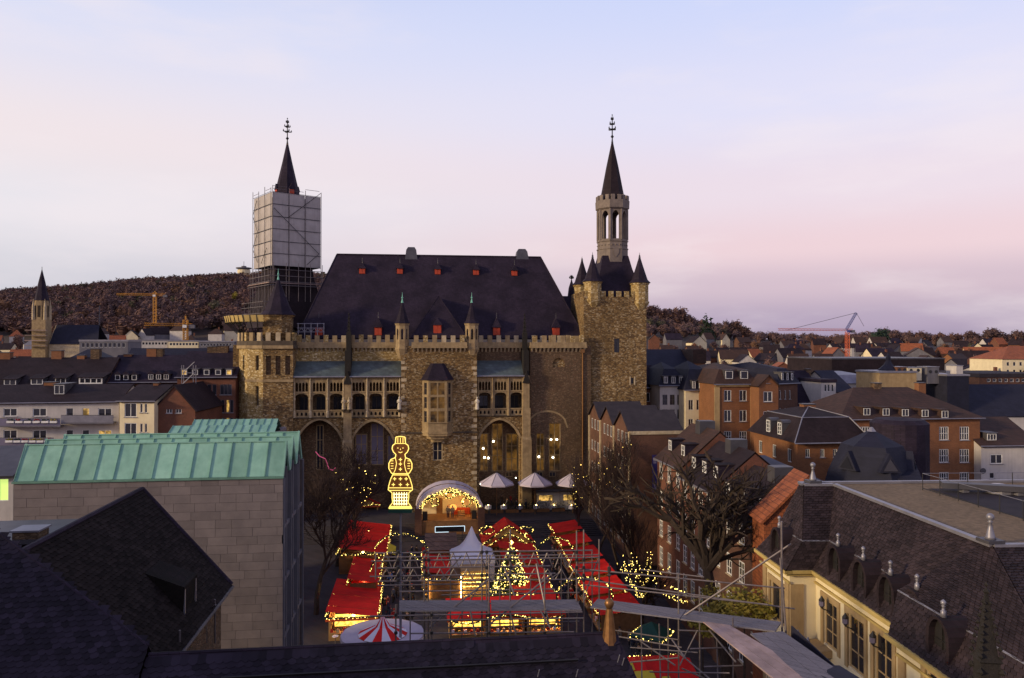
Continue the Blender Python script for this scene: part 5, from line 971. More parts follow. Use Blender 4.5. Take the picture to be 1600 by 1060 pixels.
# ------------------------------------------------------------------ houses
RT = ROT.transposed()
def on_plane(px, py, P_, n_): r = ray(px, py); return CAM + r * ((P_ - CAM).dot(n_) / r.dot(n_))
def house(label, px0, px1, pye, pyr, d, yaw=0, dep=10, wm='plaster_white', rm='slate', rt='gu', rows=(), dorm=(), lrows=(), name='house', cat='house', group=None, base=None, ov=.35, ch=(), sub=True, fm='white_paint', inset=3.0, lit=0):
    """rows: (py top, py bottom, [px centres], width px, nx, nz); dorm: (px, py bottom, w px, h px, style, nx)"""
    P0 = D(px0, pye, d); u, v = uv(R(yaw)); a0 = RT @ (P0 - CAM); du = RT @ u; dv = RT @ v; k = (px1 - 800) / F
    W_ = (k * -a0.z - a0.x) / (du.x + k * du.z); ze_ = P0.z; b = min(terr(P0.x, P0.y), ze_ - 3) - 1 if base is None else base
    rd = -a0.z - dv.z * (0 if rt == 'flat' else dep / 2); zr_ = 30 + (540 - pyr) / F * rd
    if rt == 'gv': zr_ = 30 + (540 - pyr) / F * -a0.z
    B0 = Vector((P0.x, P0.y, 0)); T = thing(name, label, cat, Vector((P0.x, P0.y, b)) + u * W_ / 2 + v * dep / 2, group)
    ops = []; sp = []
    for (ya, yb_, pxs, wp, nx, nz) in rows:
        for px in pxs:
            p = on_plane(px, yb_, P0, v); t_ = on_plane(px, ya, P0, v); ww = wp * (RT @ (p - CAM)).z / -F; uu = (p - P0).dot(u)
            if ww / 2 + .1 < uu < W_ - ww / 2 - .1: ops.append((round(uu, 3), round(p.z, 3), round(ww, 2), round(max(.5, t_.z - p.z), 2))); sp.append((nx, nz))
    q = MB(); wall(q, B0, R(yaw), W_, b, ze_, ops, .2); BL = B0 + v * dep; FR = B0 + u * W_
    lops = []
    for (zb_, h_, n_, w_) in lrows:
        for i in range(n_): lops.append(((i + .5) * dep / n_, ze_ - zb_, w_, h_))
    wall(q, BL, R(yaw - 90), dep, b, ze_, lops, .2); wall(q, FR, R(yaw + 90), dep, b, ze_); wall(q, BL + u * W_, R(yaw + 180), W_, b, ze_)
    Q = lambda a, c, zz: B0 + u * a + v * c + Vector((0, 0, zz))
    r_ = MB(); th = .18
    if rt == 'gu':
        q.poly([Q(0, 0, ze_), Q(0, dep, ze_), Q(0, dep / 2, zr_)]); q.poly([Q(W_, 0, ze_), Q(W_, dep, ze_), Q(W_, dep / 2, zr_)]); s = (zr_ - ze_) / (dep / 2)
        for c0, c1 in ((-ov, dep / 2), (dep + ov, dep / 2)): r_.slab([Q(-ov * .5, c0, ze_ - ov * s + .12), Q(W_ + ov * .5, c0, ze_ - ov * s + .12), Q(W_ + ov * .5, c1, zr_ + .12), Q(-ov * .5, c1, zr_ + .12)], th)
        fp, fn = Q(0, 0, ze_ + .12), (u).cross(Q(0, dep / 2, zr_) - Q(0, 0, ze_)).normalized(); slope = s
    elif rt == 'gv':
        q.poly([Q(0, 0, ze_), Q(W_, 0, ze_), Q(W_ / 2, 0, zr_)]); q.poly([Q(0, dep, ze_), Q(W_, dep, ze_), Q(W_ / 2, dep, zr_)]); s = (zr_ - ze_) / (W_ / 2)
        for a0_, a1_ in ((-ov, W_ / 2), (W_ + ov, W_ / 2)): r_.slab([Q(a0_, -ov * .6, ze_ - ov * s + .12), Q(a0_, dep, ze_ - ov * s + .12), Q(a1_, dep, zr_ + .12), Q(a1_, -ov * .6, zr_ + .12)], th)
        fp = None
    elif rt == 'hip':
        s = (zr_ - ze_) / (dep / 2); i_ = min(inset, W_ / 2 - .1); e = [Q(-ov, -ov, ze_ + .05), Q(W_ + ov, -ov, ze_ + .05), Q(W_ + ov, dep + ov, ze_ + .05), Q(-ov, dep + ov, ze_ + .05)]; ra, rb = Q(i_, dep / 2, zr_), Q(W_ - i_, dep / 2, zr_)
        for f in ((e[0], e[1], rb, ra), (e[1], e[2], rb), (e[2], e[3], ra, rb), (e[3], e[0], ra), e): r_.poly(f)
        fp, fn = e[0], (e[1] - e[0]).cross(ra - e[0]).normalized(); slope = s
    elif rt == 'mans':
        c = min(1.3, dep * .15); zm = ze_ + (zr_ - ze_) * .72; e = [Q(-ov, -ov, ze_ + .05), Q(W_ + ov, -ov, ze_ + .05), Q(W_ + ov, dep + ov, ze_ + .05), Q(-ov, dep + ov, ze_ + .05)]; m_ = [Q(c, c, zm), Q(W_ - c, c, zm), Q(W_ - c, dep - c, zm), Q(c, dep - c, zm)]; i_ = min(inset + c, W_ / 2 - .1); ra, rb = Q(i_, dep / 2, zr_), Q(W_ - i_, dep / 2, zr_)
        for j in range(4): r_.poly([e[j], e[(j + 1) % 4], m_[(j + 1) % 4], m_[j]])
        for f in ((m_[0], m_[1], rb, ra), (m_[1], m_[2], rb), (m_[2], m_[3], ra, rb), (m_[3], m_[0], ra), e): r_.poly(f)
        fp, fn = e[0], (e[1] - e[0]).cross(m_[0] - e[0]).normalized(); slope = (zm - ze_) / (c + ov)
    else:
        r_.box(0, 0, 0, 0, 0, 0) if False else None; r_.prism([Q(-.15, -.15, ze_ + .003), Q(W_ + .15, -.15, ze_ + .003), Q(W_ + .15, dep + .15, ze_ + .003), Q(-.15, dep + .15, ze_ + .003)], (0, 0, max(.35, zr_ - ze_))); fp = None
    q.build('wall', wm, T); r_.build('roof', rm, T)
    if rt in ('gu', 'hip', 'mans') and d < 140: q = MB(); q.tube(Q(-ov, -ov - .06, ze_ - .02), Q(W_ + ov, -ov - .06, ze_ - .02), .09, n=5); q.build('gutter', 'zinc', T)
    for o_, (nx, nz) in zip(ops, sp): window(T, B0 + u * o_[0] + Vector((0, 0, o_[1])), R(yaw), o_[2], o_[3], nx, nz, fm, 'lit' if rnd.random() < lit else 'glass', max(.06, o_[2] * .06), .12, 'zinc' if d < 130 else None)
    ul, vl = uv(R(yaw - 90))
    for o_ in lops: window(T, BL + ul * o_[0] + Vector((0, 0, o_[1])), R(yaw - 90), o_[2], o_[3], 2, 1, fm, 'glass', .08, .12)
    for (px, pyb, wp, hp, style, nx) in dorm:
        p = on_plane(px, pyb, fp, fn); k_ = -(RT @ (p - CAM)).z / F; w_, h_ = wp * k_, hp * k_; c = p - v * .1; dd = h_ / slope + .4; MX = Matrix.Translation(c) @ Matrix.Rotation(R(yaw), 4, 'Z')
        b_ = MB(MX); b_.box(-w_ / 2 - .12, .06, -.2, w_ / 2 + .12, dd + .3, h_ + .1); dm = b_.build('dormer', 'lead' if style != 'tile' else rm, T); b_ = MB(MX)
        if style == 'gable': b_.add([(-w_ / 2 - .3, -.15, h_ + .05), (w_ / 2 + .3, -.15, h_ + .05), (0, -.1, h_ + .6), (w_ / 2 + .3, dd, h_ + .05), (-w_ / 2 - .3, dd, h_ + .05), (0, dd + .6 / slope, h_ + .6)], [(0, 1, 2), (1, 3, 5, 2), (4, 0, 2, 5), (0, 1, 3, 4)])
        elif style == 'shed': b_.slab([(-w_ / 2 - .3, -.3, h_ + .05), (w_ / 2 + .3, -.3, h_ + .05), (w_ / 2 + .3, dd + 2.0 / slope, h_ + 1.2), (-w_ / 2 - .3, dd + 2.0 / slope, h_ + 1.2)], .12)
        else: b_.box(-w_ / 2 - .2, -.15, h_ + .102, w_ / 2 + .2, dd + .4, h_ + .2)
        b_.build('dormer_roof', rm if style in ('gable', 'shed', 'tile') else 'lead', dm)
        window(dm, c, R(yaw), w_, h_, nx, 1, 'white_paint', 'lit' if rnd.random() < lit else 'glass', max(.07, .055 * w_), .05, None, sub=False)
    for (px, w_, hh) in ch:
        p = on_plane(px, pyr, P0 + v * dep / 2, v); q = MB(); q.box(p.x - w_ / 2, p.y - .5, zr_ - 1.2, p.x + w_ / 2, p.y + .6, zr_ + hh); co = q.build('chimney', 'brick_orange' if rnd.random() < .6 else 'stone_brown', T)
        q = MB(); q.box(p.x - w_ / 2 - .08, p.y - .58, zr_ + hh + .002, p.x + w_ / 2 + .08, p.y + .68, zr_ + hh + .12); q.build('chimney_cap', 'lead', co)
    return T, P0, u, v, W_
# --- left of the town hall
T, P0, u, v, W_ = house('white rendered apartment block with long balconies and flower boxes', -70, 186, 631, 603, 104, 3, 12, 'plaster_white', 'slate_warm', 'gu', [(638, 651, [16, 62, 164], 20, 2, 1), (638, 652, [109, 134], 10, 1, 1), (672, 686, [16, 62, 164], 20, 2, 1), (672, 686, [109, 134], 10, 1, 1), (706, 720, [16], 20, 2, 1)], [(93, 616, 14, 14, 'flat', 2)], name='apartment_block', cat='apartment block', ch=((80, 1.6, .4),), lit=.12)
for (pa, pb, py) in ((5, 100, 664), (101, 182, 659), (5, 90, 694)):
    A = on_plane(pa, py, P0, v); B = on_plane(pb, py, P0, v); q = MB(); q.prism([A, B, B - v * 1.3, A - v * 1.3], (0, 0, -.2)); bo = q.build('balcony', 'plaster_grey', T)
    q = MB(); q.prism([A - v * 1.3, B - v * 1.3, B - v * 1.27, A - v * 1.27], (0, 0, .95)); q.build('balcony_front', 'zinc' if pa > 100 else 'glass_lilac', bo)
    q = MB(); q.tube(A - v * 1.28 + Vector((0, 0, 1.0)), B - v * 1.28 + Vector((0, 0, 1.0)), .04); q.build('handrail', 'lead', bo)
    for k in range(0 if pa > 100 else 6):
        c = A.lerp(B, .2 + k * .14) - v * 1.45 + Vector((0, 0, .55)); q = MB(); q.box(c.x - .45, c.y - .15, c.z - .15, c.x + .45, c.y + .13, c.z + .12); pb_ = q.build('flower_box', 'white_paint', bo)
        q = MB()
        for _ in range(14): q.oct((c.x + rnd.uniform(-.4, .4), c.y + rnd.uniform(-.1, .1), c.z + .15 + rnd.uniform(0, .22)), .09)
        q.build('flowers', rnd.choice(['evergreen', 'coat_red', 'leaf_gold']), pb_, kind='stuff') if False else q.build('flowers', rnd.choice(['evergreen', 'coat_red', 'leaf_gold']), bo, kind='stuff')
house('white rendered corner block with wide glazed bays beside the brick gable', 187, 241, 627, 602, 106, -8, 11, 'plaster_cream', 'slate_warm', 'gu', [(630, 652, [204], 19, 2, 1), (661, 682, [204], 19, 2, 1), (631, 645, [221, 228], 4, 1, 1), (662, 676, [221, 228], 4, 1, 1)], ch=((245, .7, .3),))
house('red brick gable house with two small white windows behind the copper roofs', 240, 305, 640, 603, 107, -4, 12, 'brick_red', 'slate_warm', 'gv', [(636, 646, [264.5, 279], 9, 2, 1)])
house('long dark tiled roof with wide shed dormers behind the apartment block', -60, 162, 603, 560, 122, 2, 14, 'brick_dark', 'slate_warm', 'gu', [], [(16, 602, 17, 9, 'shed', 2), (58, 601, 17, 9, 'shed', 2), (95, 600, 15, 9, 'shed', 2), (142, 600, 34, 10, 'shed', 4)], ch=((6, 2.4, .9), (90, 1.6, 1.2), (128, 1.2, .4), (150, 1.4, 1.5)), lit=.2)
house('dark slate roofed house with two triple dormers', 163, 278, 598, 556, 127, 2, 14, 'brick_dark', 'slate', 'gu', [], [(184, 594, 7, 8, 'gable', 1), (197, 594, 7, 8, 'gable', 1), (210, 594, 7, 8, 'gable', 1), (236, 593, 7, 8, 'gable', 2), (248, 593, 7, 8, 'gable', 2), (260, 593, 7, 8, 'gable', 2)], ch=((201, 1.3, .2), (238, 1.6, 1.2), (249, 1.4, 1.2)))
house('red brick house with lilac grey panelled facade and a row of square dormers', 277, 368, 590, 550, 118, 1, 13, 'brick_red', 'slate', 'gu', [(601, 617, [311, 319, 327, 335, 347, 353, 359], 6, 1, 1), (625, 645, [310, 317, 326, 333, 342, 348, 356, 362], 5, 1, 1), (653, 668, [310, 317, 326, 333, 342, 348, 356, 362], 5, 1, 1)], [(288, 586, 8, 8, 'flat', 1), (305, 586, 8, 8, 'flat', 1), (323, 586, 8, 8, 'flat', 1), (341, 586, 8, 8, 'flat', 1), (358, 586, 8, 8, 'flat', 1)], ch=((332, 1.4, .8), (345, 2.4, .9)), lit=.28, fm='plaster_grey')
fe = thing('stair_scaffold', 'tall slender tubular stair tower standing before the brick house', 'scaffolding', D(294, 668, 115))
for px in (284, 287, 302, 306): pole(fe, D(px, 670, 115), D(px, 571, 115), .07, 'zinc')
for k in range(6): pole(fe, D(284, 668 - k * 17, 115), D(306, 668 - k * 17, 115), .05, 'zinc'); pole(fe, D(286, 668 - k * 17, 114.5), D(304, 651 - k * 17, 114.5), .08, 'zinc')
house('long blue slate roof ridge behind the dormered houses', 188, 372, 580, 545, 150, 2, 14, 'brick_dark', 'slate_blue', 'gu'); house('short blue slate roof left of the long ridge', 98, 160, 566, 546, 165, 4, 12, 'plaster_white', 'slate_blue', 'hip')
for (a, b, e, r_, wm, lb) in ((205, 262, 545, 531, 'plaster_white', 'white flat-roofed office slab with a long window band'), (263, 310, 545, 532, 'plaster_cream', 'cream flat-roofed office slab beside the white one'), (311, 366, 545, 533, 'plaster_grey', 'grey flat-roofed office slab nearest the town hall tower')):
    house(lb, a, b, r_ + 2, r_, 265, 0, 14, wm, 'zinc', 'flat', [(r_ + 4, r_ + 8, [a + 4 + k * 5 for k in range(int((b - a - 6) / 5) + 1)], 3.6, 1, 1)], name='office_slab', cat='building')
house('low grey glazed hall with a pale roof edge before the distant church', 124, 200, 534, 531, 240, 0, 12, 'plaster_grey', 'zinc', 'flat', [(536, 543, [130 + 7 * k for k in range(10)], 5, 1, 1)], name='glazed_hall', cat='building')
# distant church with tall spire
dch = 300.0; CC = thing('distant_church', 'distant gothic church with a tall slender spire and dark nave roof', 'church', D(64, 560, dch)); kk = dch / F
c = D(65, 540, dch); zq2 = lambda py: 30 + (540 - py) * kk
q = MB()
for a, b_, h_, w_ in ((0, 0, 0, 3.2),): pass
cw_ = 2.5; q.box(c.x - cw_, c.y - cw_, zq2(575), c.x + cw_, c.y + cw_, zq2(500)); twr = q.build('tower', 'ashlar', CC)
q = MB(); q.lathe((c.x, c.y, 0), [(2.5, zq2(500)), (2.4, zq2(470))], 8, R(22.5)); q.build('belfry', 'ashlar', twr); q = MB(); q.lathe((c.x, c.y, 0), [(2.6, zq2(470)), (1.25, zq2(442)), (.08, zq2(421))], 8, R(22.5)); q.build('spire', 'slate', twr); pole(CC, (c.x, c.y, zq2(423)), (c.x, c.y, zq2(417)), .1, 'black_iron', 'cross')
for k in range(4): q = MB(); a = R(45 + 90 * k); q.lathe((c.x + 3.0 * math.cos(a), c.y + 3.0 * math.sin(a), 0), [(.6, zq2(500)), (.5, zq2(480)), (.05, zq2(468))], 4); q.build('pinnacle', 'ashlar_pale', twr)
for k in range(8): a = R(45 * k); q = MB(); q.T = Matrix.Translation((c.x + 2.3 * math.cos(a), c.y + 2.3 * math.sin(a), zq2(496))) @ Matrix.Rotation(a + R(90), 4, 'Z'); q.box(-.5, -.05, 0, .5, .1, 4.5); q.build('belfry_opening', 'interior', twr)
for k in range(4): q = MB(); zz = zq2(541 - 8 * k); q.box(c.x - 4.2, c.y - 4.2, zz, c.x + 3.6, c.y - 3.2, zz + .25); q.build('scaffold_deck', 'old_wood', CC)
A, B = D(76, 536, dch), D(150, 536, dch); q = MB(); q.box(A.x, A.y, zq2(575), B.x, A.y + 12, zq2(537)); q.prism([(A.x, A.y, zq2(537)), (A.x, A.y + 12, zq2(537)), (A.x, A.y + 6, zq2(508))], (.6, 0, 0)); q.build('nave', 'ashlar_pale', CC)
q = MB(); q.poly([(A.x + .3, A.y - .4, zq2(538)), (B.x, A.y - .4, zq2(538)), (B.x - 2, A.y + 6, zq2(507)), (A.x + .3, A.y + 6, zq2(507))]); q.poly([(A.x + .3, A.y + 12, zq2(538)), (B.x, A.y + 12, zq2(538)), (B.x - 2, A.y + 6, zq2(507)), (A.x + .3, A.y + 6, zq2(507))]); q.build('nave_roof', 'slate_blue', CC); pole(CC, (B.x - 2, A.y + 6, zq2(508)), (B.x - 2, A.y + 6, zq2(476)), .25, 'lead', 'fleche')
# --- right of the town hall
house('long blue black slate roof beside the stone tower', 1004, 1084, 580, 547, 152, 0, 14, 'brick_dark', 'slate_blue', 'gu', ch=((1090, 1.8, -.4),)); house('orange brick chimney wall house beside the long blue roof', 1084, 1102, 568, 546, 153, 0, 10, 'brick_orange', 'tile_brown', 'flat')
house('small red brick house in the gap beside the stone tower', 1003, 1031, 606, 572, 136, 4, 9, 'brick_red', 'slate', 'gu', [(614, 628, [1012, 1023], 7, 1, 1), (634, 646, [1012, 1023], 7, 1, 1)])
house('grey white town house with three small slate dormers', 1031, 1071, 603, 566, 132, 4, 10, 'plaster_white', 'slate_blue', 'mans', [(617, 633, [1039, 1050.5, 1062], 8, 2, 2), (640, 655, [1039, 1050.5, 1062], 8, 2, 2)], [(1040, 599, 6, 10, 'flat', 2), (1052, 599, 6, 10, 'flat', 2), (1064, 599, 6, 10, 'flat', 2)], fm='plaster_grey', sub=True)
T, P0, u, v, W_ = house('cream town house with a wide zinc box dormer and roof lights', 1071, 1116, 610, 564, 130, 4, 10, 'plaster_cream', 'slate_blue', 'mans', [(625, 641, [1079.5, 1092, 1105], 8, 2, 1), (655, 668, [1079.5, 1092, 1105], 8, 2, 1)], [(1084, 607, 5, 11, 'flat', 2), (1094.5, 607, 5, 11, 'flat', 2), (1105, 607, 5, 11, 'flat', 2)])
for px in (1109, 1117): A = D(px, 585, 131.5); q = MB(); q.slab([A, A + u * .55, A + u * 1.3 + v * 1.0 + Vector((0, 0, 1.7)), A + u * .75 + v * 1.0 + Vector((0, 0, 1.7))], .08); q.build('roof_light', 'glass_sky', T)
T, P0, u, v, W_ = house('tall brown brick apartment house with pale corner piers and white windows', 1117, 1182, 601, 567, 124, 2, 16, 'brick_orange', 'tile_brown', 'mans', [(610, 627, [1137, 1161], 12, 2, 1), (641, 659, [1137, 1161], 12, 2, 1), (674, 690, [1137, 1161], 12, 3, 2)], [(1139, 592, 12, 12, 'flat', 1), (1162.5, 592, 12, 12, 'flat', 1)], name='apartment_house', cat='apartment house')
for px in (1120, 1176): A = on_plane(px, 602, P0, v); q = MB(); q.box(A.x - .45, A.y - .12, 3, A.x + .45, A.y - .004, A.z - .3); q.build('corner_pier', 'sandstone', T)
q = MB(); A = on_plane(1117, 604, P0, v); B = on_plane(1182, 604, P0, v); q.prism([A - v * .3, B - v * .3, B, A], (0, 0, .45)); q.build('cornice', 'sandstone', T)
house('brown brick gabled bay with round attic window between apartment house fronts', 1186, 1216, 602, 587, 122, 3, 8, 'brick_orange', 'tile_brown', 'gv', [(612, 628, [1200], 15, 2, 1), (643, 660, [1200], 15, 2, 1), (595, 599, [1200], 5, 1, 1)], name='apartment_house', cat='apartment house')
house('purple brick side wing with a zinc dormer strip and tall windows', 1216, 1246, 600, 566, 128, 26, 16, 'brick_dark', 'slate_blue', 'mans', [(610, 624, [1219, 1227, 1234], 4, 1, 1), (638, 652, [1219, 1227, 1234], 4, 1, 1)], [(1222, 594, 4, 11, 'flat', 1), (1230, 594, 4, 11, 'flat', 1), (1237, 594, 4, 11, 'flat', 1)], name='apartment_house', cat='apartment house')
house('dark slate roofed house with a row of roof lights behind the slate mansion', 1244, 1292, 640, 580, 140, 2, 14, 'brick_dark', 'slate', 'gu', ch=((1262, .8, .3),)); house('narrow white rendered house with brown shuttered windows', 1283, 1306, 598, 593, 138, 0, 9, 'plaster_white', 'slate', 'flat', [(601, 612, [1290, 1295, 1301], 4, 1, 1), (623, 634, [1290, 1295, 1301], 4, 1, 1)]); house('blue roofed house with roof windows behind the orange brick house', 1306, 1334, 612, 580, 142, 8, 12, 'plaster_white', 'slate_blue', 'gu', [(618, 632, [1312, 1322], 6, 1, 1)])
house('white metal clad rooftop storey with a sloped glazed end', 1288, 1362, 600, 580, 165, 2, 10, 'plaster_white', 'zinc', 'mans', [], [(1352, 598, 14, 9, 'flat', 3)])
# slate mansion with zinc hips
T, P0, u, v, W_ = house('slate clad mansion with a low zinc-edged hipped roof and two white arched dormers', 1246, 1352, 692, 634, 92, 0, 12, 'brick_orange', 'slate_warm', 'mans', [(702, 715, [1262, 1285, 1305], 7, 2, 1)], [], lrows=((2.6, 1.6, 3, 1.0),), name='mansion', cat='mansion', ov=.7, inset=3.4, ch=((1262, 1.6, .1),))
for f, l_ in ((.42, 0), (.68, 0)):
    c = Vector((P0.x, P0.y, 0)) + v * 12 * (1 - f) - u * .3; q = MB(); q.T = Matrix.Translation(Zv(c, P0.z + .5)) @ Matrix.Rotation(R(-90), 4, 'Z'); q.box(-.65, 0, 0, .65, 1.6, 1.5); q.prism([(.75 * math.cos(R(180 - 20 * k)), -.05, 1.5 + .4 * math.sin(R(180 - 20 * k))) for k in range(10)], (0, 1.8, 0)); q.build('dormer', 'lead', T); window(T, Zv(c, P0.z + .55) - u * .05, R(-90), 1.0, 1.5, 2, 3, 'white_paint', 'glass', .1, .03)
Qm = lambda a, c, zz: Vector((P0.x, P0.y, 0)) + u * a + v * c + Vector((0, 0, zz)); zrm = 30 + (540 - 634) / F * (92 + 6); zmm = P0.z + (zrm - P0.z) * .72
for a, b in ((Qm(1.3, 1.3, zmm), Qm(W_ - 1.3, 1.3, zmm)), (Qm(1.3, 1.3, zmm), Qm(1.3, 10.7, zmm)), (Qm(1.3, 1.3, zmm), Qm(4.7, 6, zrm)), (Qm(W_ - 1.3, 1.3, zmm), Qm(W_ - 4.7, 6, zrm)), (Qm(4.7, 6, zrm), Qm(W_ - 4.7, 6, zrm)), (Qm(-.7, -.7, P0.z + .05), Qm(1.3, 1.3, zmm)), (Qm(W_ + .7, -.7, P0.z + .05), Qm(W_ - 1.3, 1.3, zmm))): q = MB(); q.tube(a, b, .07, n=5); q.build('hip_strip', 'zinc', T)
# grey stone-coloured plain hall and its shadowed neighbour
house('plain grey hall with a shallow lead roof beside the bare plane tree', 1150, 1312, 768, 712, 77, -4, 14, 'plaster_grey', 'lead', 'hip', inset=5, name='hall', cat='hall')
house('orange tiled gable roof peeping over the mansard villa', 1194, 1332, 812, 744, 57, -8, 3, 'tile_red', 'tile_red', 'gv')
# dark angular modern roof with triangular windows
d7 = 76.0; c7 = D(1362, 720, d7 + 5); MA = thing('angular_pavilion', 'dark faceted slate pavilion with triangular windows and a pointed top', 'pavilion', Zv(c7, 2)); zz7 = lambda py: 30 + (540 - py) / F * d7
q = MB(); q.lathe((c7.x, c7.y, 0), [(4.6, 2), (4.6, zz7(770)), (4.3, zz7(752)), (3.0, zz7(705)), (.1, zz7(680))], 6, R(30 - 7)); q.build('roof_facets', 'slate_blue', MA)
q = MB(); A = D(1385, 705, d7 + 4); q.add([Zv(D(1375, 700, d7 + 2), zz7(752)), Zv(D(1442, 700, d7), zz7(752)), Zv(D(1425, 700, d7 + 5), zz7(722)), Zv(D(1385, 700, d7 + 7), zz7(704)), Zv(D(1442, 700, d7), 2), Zv(D(1375, 700, d7 + 2), 2)], [(0, 1, 2, 3), (0, 1, 4, 5)]); q.build('side_wing', 'slate_blue', MA)
for a_ in (R(-97), R(-97 - 60), R(-97 + 60)):
    rr = 3.55; c = Vector((c7.x + rr * math.cos(a_), c7.y + rr * math.sin(a_), zz7(742))); q = MB(); q.T = Matrix.Translation(c) @ Matrix.Rotation(a_ + R(90), 4, 'Z'); q.prism([(-1.1, -.55, 0), (1.1, -.55, 0), (0, -.3, 1.9)], (0, .9, 0)); tw_ = q.build('window_hood', 'slate_blue', MA); q = MB(); q.T = Matrix.Translation(c) @ Matrix.Rotation(a_ + R(90), 4, 'Z'); q.poly([(-.75, -.6, .18), (.75, -.6, .18), (0, -.45, 1.4)]); q.build('pane', 'glass', tw_)
q = MB(); q.lathe((c7.x, c7.y, 0), [(.5, zz7(683)), (.12, zz7(676))], 6); q.build('tip', 'zinc', MA)
q = MB(); c = D(1405, 690, d7 + 14); q.lathe((c.x, c.y, 0), [(3.2, 2), (3.2, zz7(683)), (2.6, zz7(676)), (.5, zz7(673))], 16); q.build('rear_drum', 'slate', MA)
house('large orange brick house with brown hipped roof and regular white windows', 1314, 1531, 656, 606, 112, 0, 15, 'brick_orange', 'tile_brown', 'hip', [(667, 688, [1352, 1382, 1413, 1443.5, 1475, 1507], 16, 4, 2), (702, 723, [1352, 1382, 1413, 1443.5, 1475, 1507], 16, 4, 2), (738, 756, [1352, 1382, 1413, 1443.5, 1475, 1507], 16, 4, 2)], [(1354, 649, 11, 11, 'tile', 2), (1384, 649.5, 11, 11, 'tile', 2), (1414, 650.5, 11, 11, 'tile', 2), (1445, 651.5, 11, 11, 'tile', 2), (1476, 653, 11, 11, 'tile', 2)], inset=6.5, ch=((1369, 1.2, .6), (1438, 1.2, .6)), ov=.5)
T, P0, u, v, W_ = house('white rendered house with brown roof, round vent and dark square window', 1533, 1625, 697, 653, 113, -2, 14, 'plaster_white', 'tile_brown', 'gu', [(710, 725, [1557], 20, 2, 1), (738, 748, [1550], 8, 1, 1)], [(1549, 688, 15, 10, 'flat', 3)], name='house')
q = MB(); A = on_plane(1536, 736, P0, v); q.tube(A - v * .08, A + v * .05, .42, n=14); q.build('round_vent', 'lead', T)
for px, py in ((1510, 640), (1517, 640)): pass
house('long blue slate roof at the right edge above the white house', 1500, 1660, 650, 602, 150, -2, 14, 'plaster_white', 'slate_blue', 'gu'); house('blue grey plastered block with a flagpole behind the orange brick house', 1480, 1514, 588, 586, 150, 2, 10, 'slate_blue', 'zinc', 'flat', name='block', cat='building')
house('beige ribbed rooftop tower with little dome and plant boxes', 1374, 1432, 583, 581, 150, 0, 8, 'sandstone', 'zinc', 'flat', name='rooftop_block', cat='building')
q = MB(); c = D(1388, 582, 154); T = thing('roof_turret', 'small dark onion capped turret on the beige rooftop block', 'turret', c); q.lathe((c.x, c.y, c.z), [(2.0, 0), (1.9, .6), (.9, 1.5), (.5, 2.2), (.45, 3), (.1, 3.8)], 8); q.build('dome', 'slate_blue', T)
for px, wpx, y0_, y1_, mt, lb in ((1410, 18, 582, 574, 'brick_orange', 'orange clad plant box on the rooftop block'), (1430, 24, 583, 575, 'plaster_cream', 'white air conditioner box on the rooftop block'), (1459, 20, 588, 574, 'plaster_grey', 'grey plant screen box beyond the rooftop block'), (1500, 11, 584, 572, 'plaster_white', 'small white plant box beside the grey screen')):
    A = D(px - wpx / 2, y0_, 152); B = D(px + wpx / 2, y1_, 152); T = thing('plant_box', lb, 'plant box', A); q = MB(); q.box(A.x, A.y, A.z - 1.5, B.x, A.y + 3, B.z); q.build('casing', mt, T); q = MB(); q.box(A.x - .1, A.y - .1, B.z + .002, B.x + .1, A.y + 3.1, B.z + .12); q.build('lid', 'zinc', T)
    for s_ in (-.25, .25):
        if wpx > 12: q = MB(); xm_ = (A.x + B.x) / 2 + s_ * (B.x - A.x); q.tube((xm_, A.y - .06, (A.z + B.z) / 2), (xm_, A.y + .05, (A.z + B.z) / 2), .32, n=10); q.build('fan', 'black_iron', T)
house('long dark flat department store wall with pipes behind the rooftops', 1300, 1476, 562, 560, 205, 0, 25, 'slate_warm', 'lead', 'flat', name='department_store', cat='building')
house('low dark rooftop with skylight domes at the far right', 1530, 1640, 590, 584, 170, -2, 20, 'brick_dark', 'felt', 'flat', [(592, 597, [1545 + 9 * k for k in range(7)], 6, 1, 1)], name='workshop', cat='building')
house('big red roofed apartment house with pale walls at the far right', 1566, 1680, 562, 541, 260, -6, 18, 'plaster_cream', 'tile_red', 'hip', [(566, 572, [1575, 1585, 1595], 4, 1, 1), (578, 585, [1575, 1585, 1595], 4, 1, 1)], name='apartment_house', cat='apartment house', inset=8)
# --- gabled brick building beside the stone tower, facing the square
XG, Yn, Yf2 = 26.8, 95.0, 118.4; zeg = ZY(985, 674, Yn); xe2 = XY(1068, Yn)
GB = thing('gabled_office', 'brick office with three west gables, pale piers and grey metal roofs', 'office building', (30, 106, 3))
q = MB(); wall(q, (XG, Yn), 0, xe2 - XG, 2, zeg); q.build('south_wall', 'brick_dark', GB); q = MB(); q.box(XG - .05, Yn - .12, zeg - .45, xe2, Yn - .004, zeg - .02); q.build('roof_band', 'ashlar_pale', GB)
gl = (Yf2 - Yn) / 3; ops = []
for j in range(3):
    for r_ in range(5):
        for k in range(3): ops.append(((2 - j) * gl + gl * (.25 + .25 * k), zeg - 1.9 - r_ * 3.3, 1.15, 1.55))
q = MB(); wall(q, (XG, Yf2), R(-90), Yf2 - Yn, 2, zeg, ops, .2)
for j in range(3): y0 = Yn + j * gl; q.poly([(XG, y0, zeg), (XG, y0 + gl, zeg), (XG, y0 + gl / 2, zeg + 2.3)])
q.build('west_wall', 'brick_dark', GB)
for o_ in ops: window(GB, (XG, Yf2 - o_[0], o_[1]), R(-90), o_[2], o_[3], 2, 1, 'plaster_white', 'glass', .1, .1)
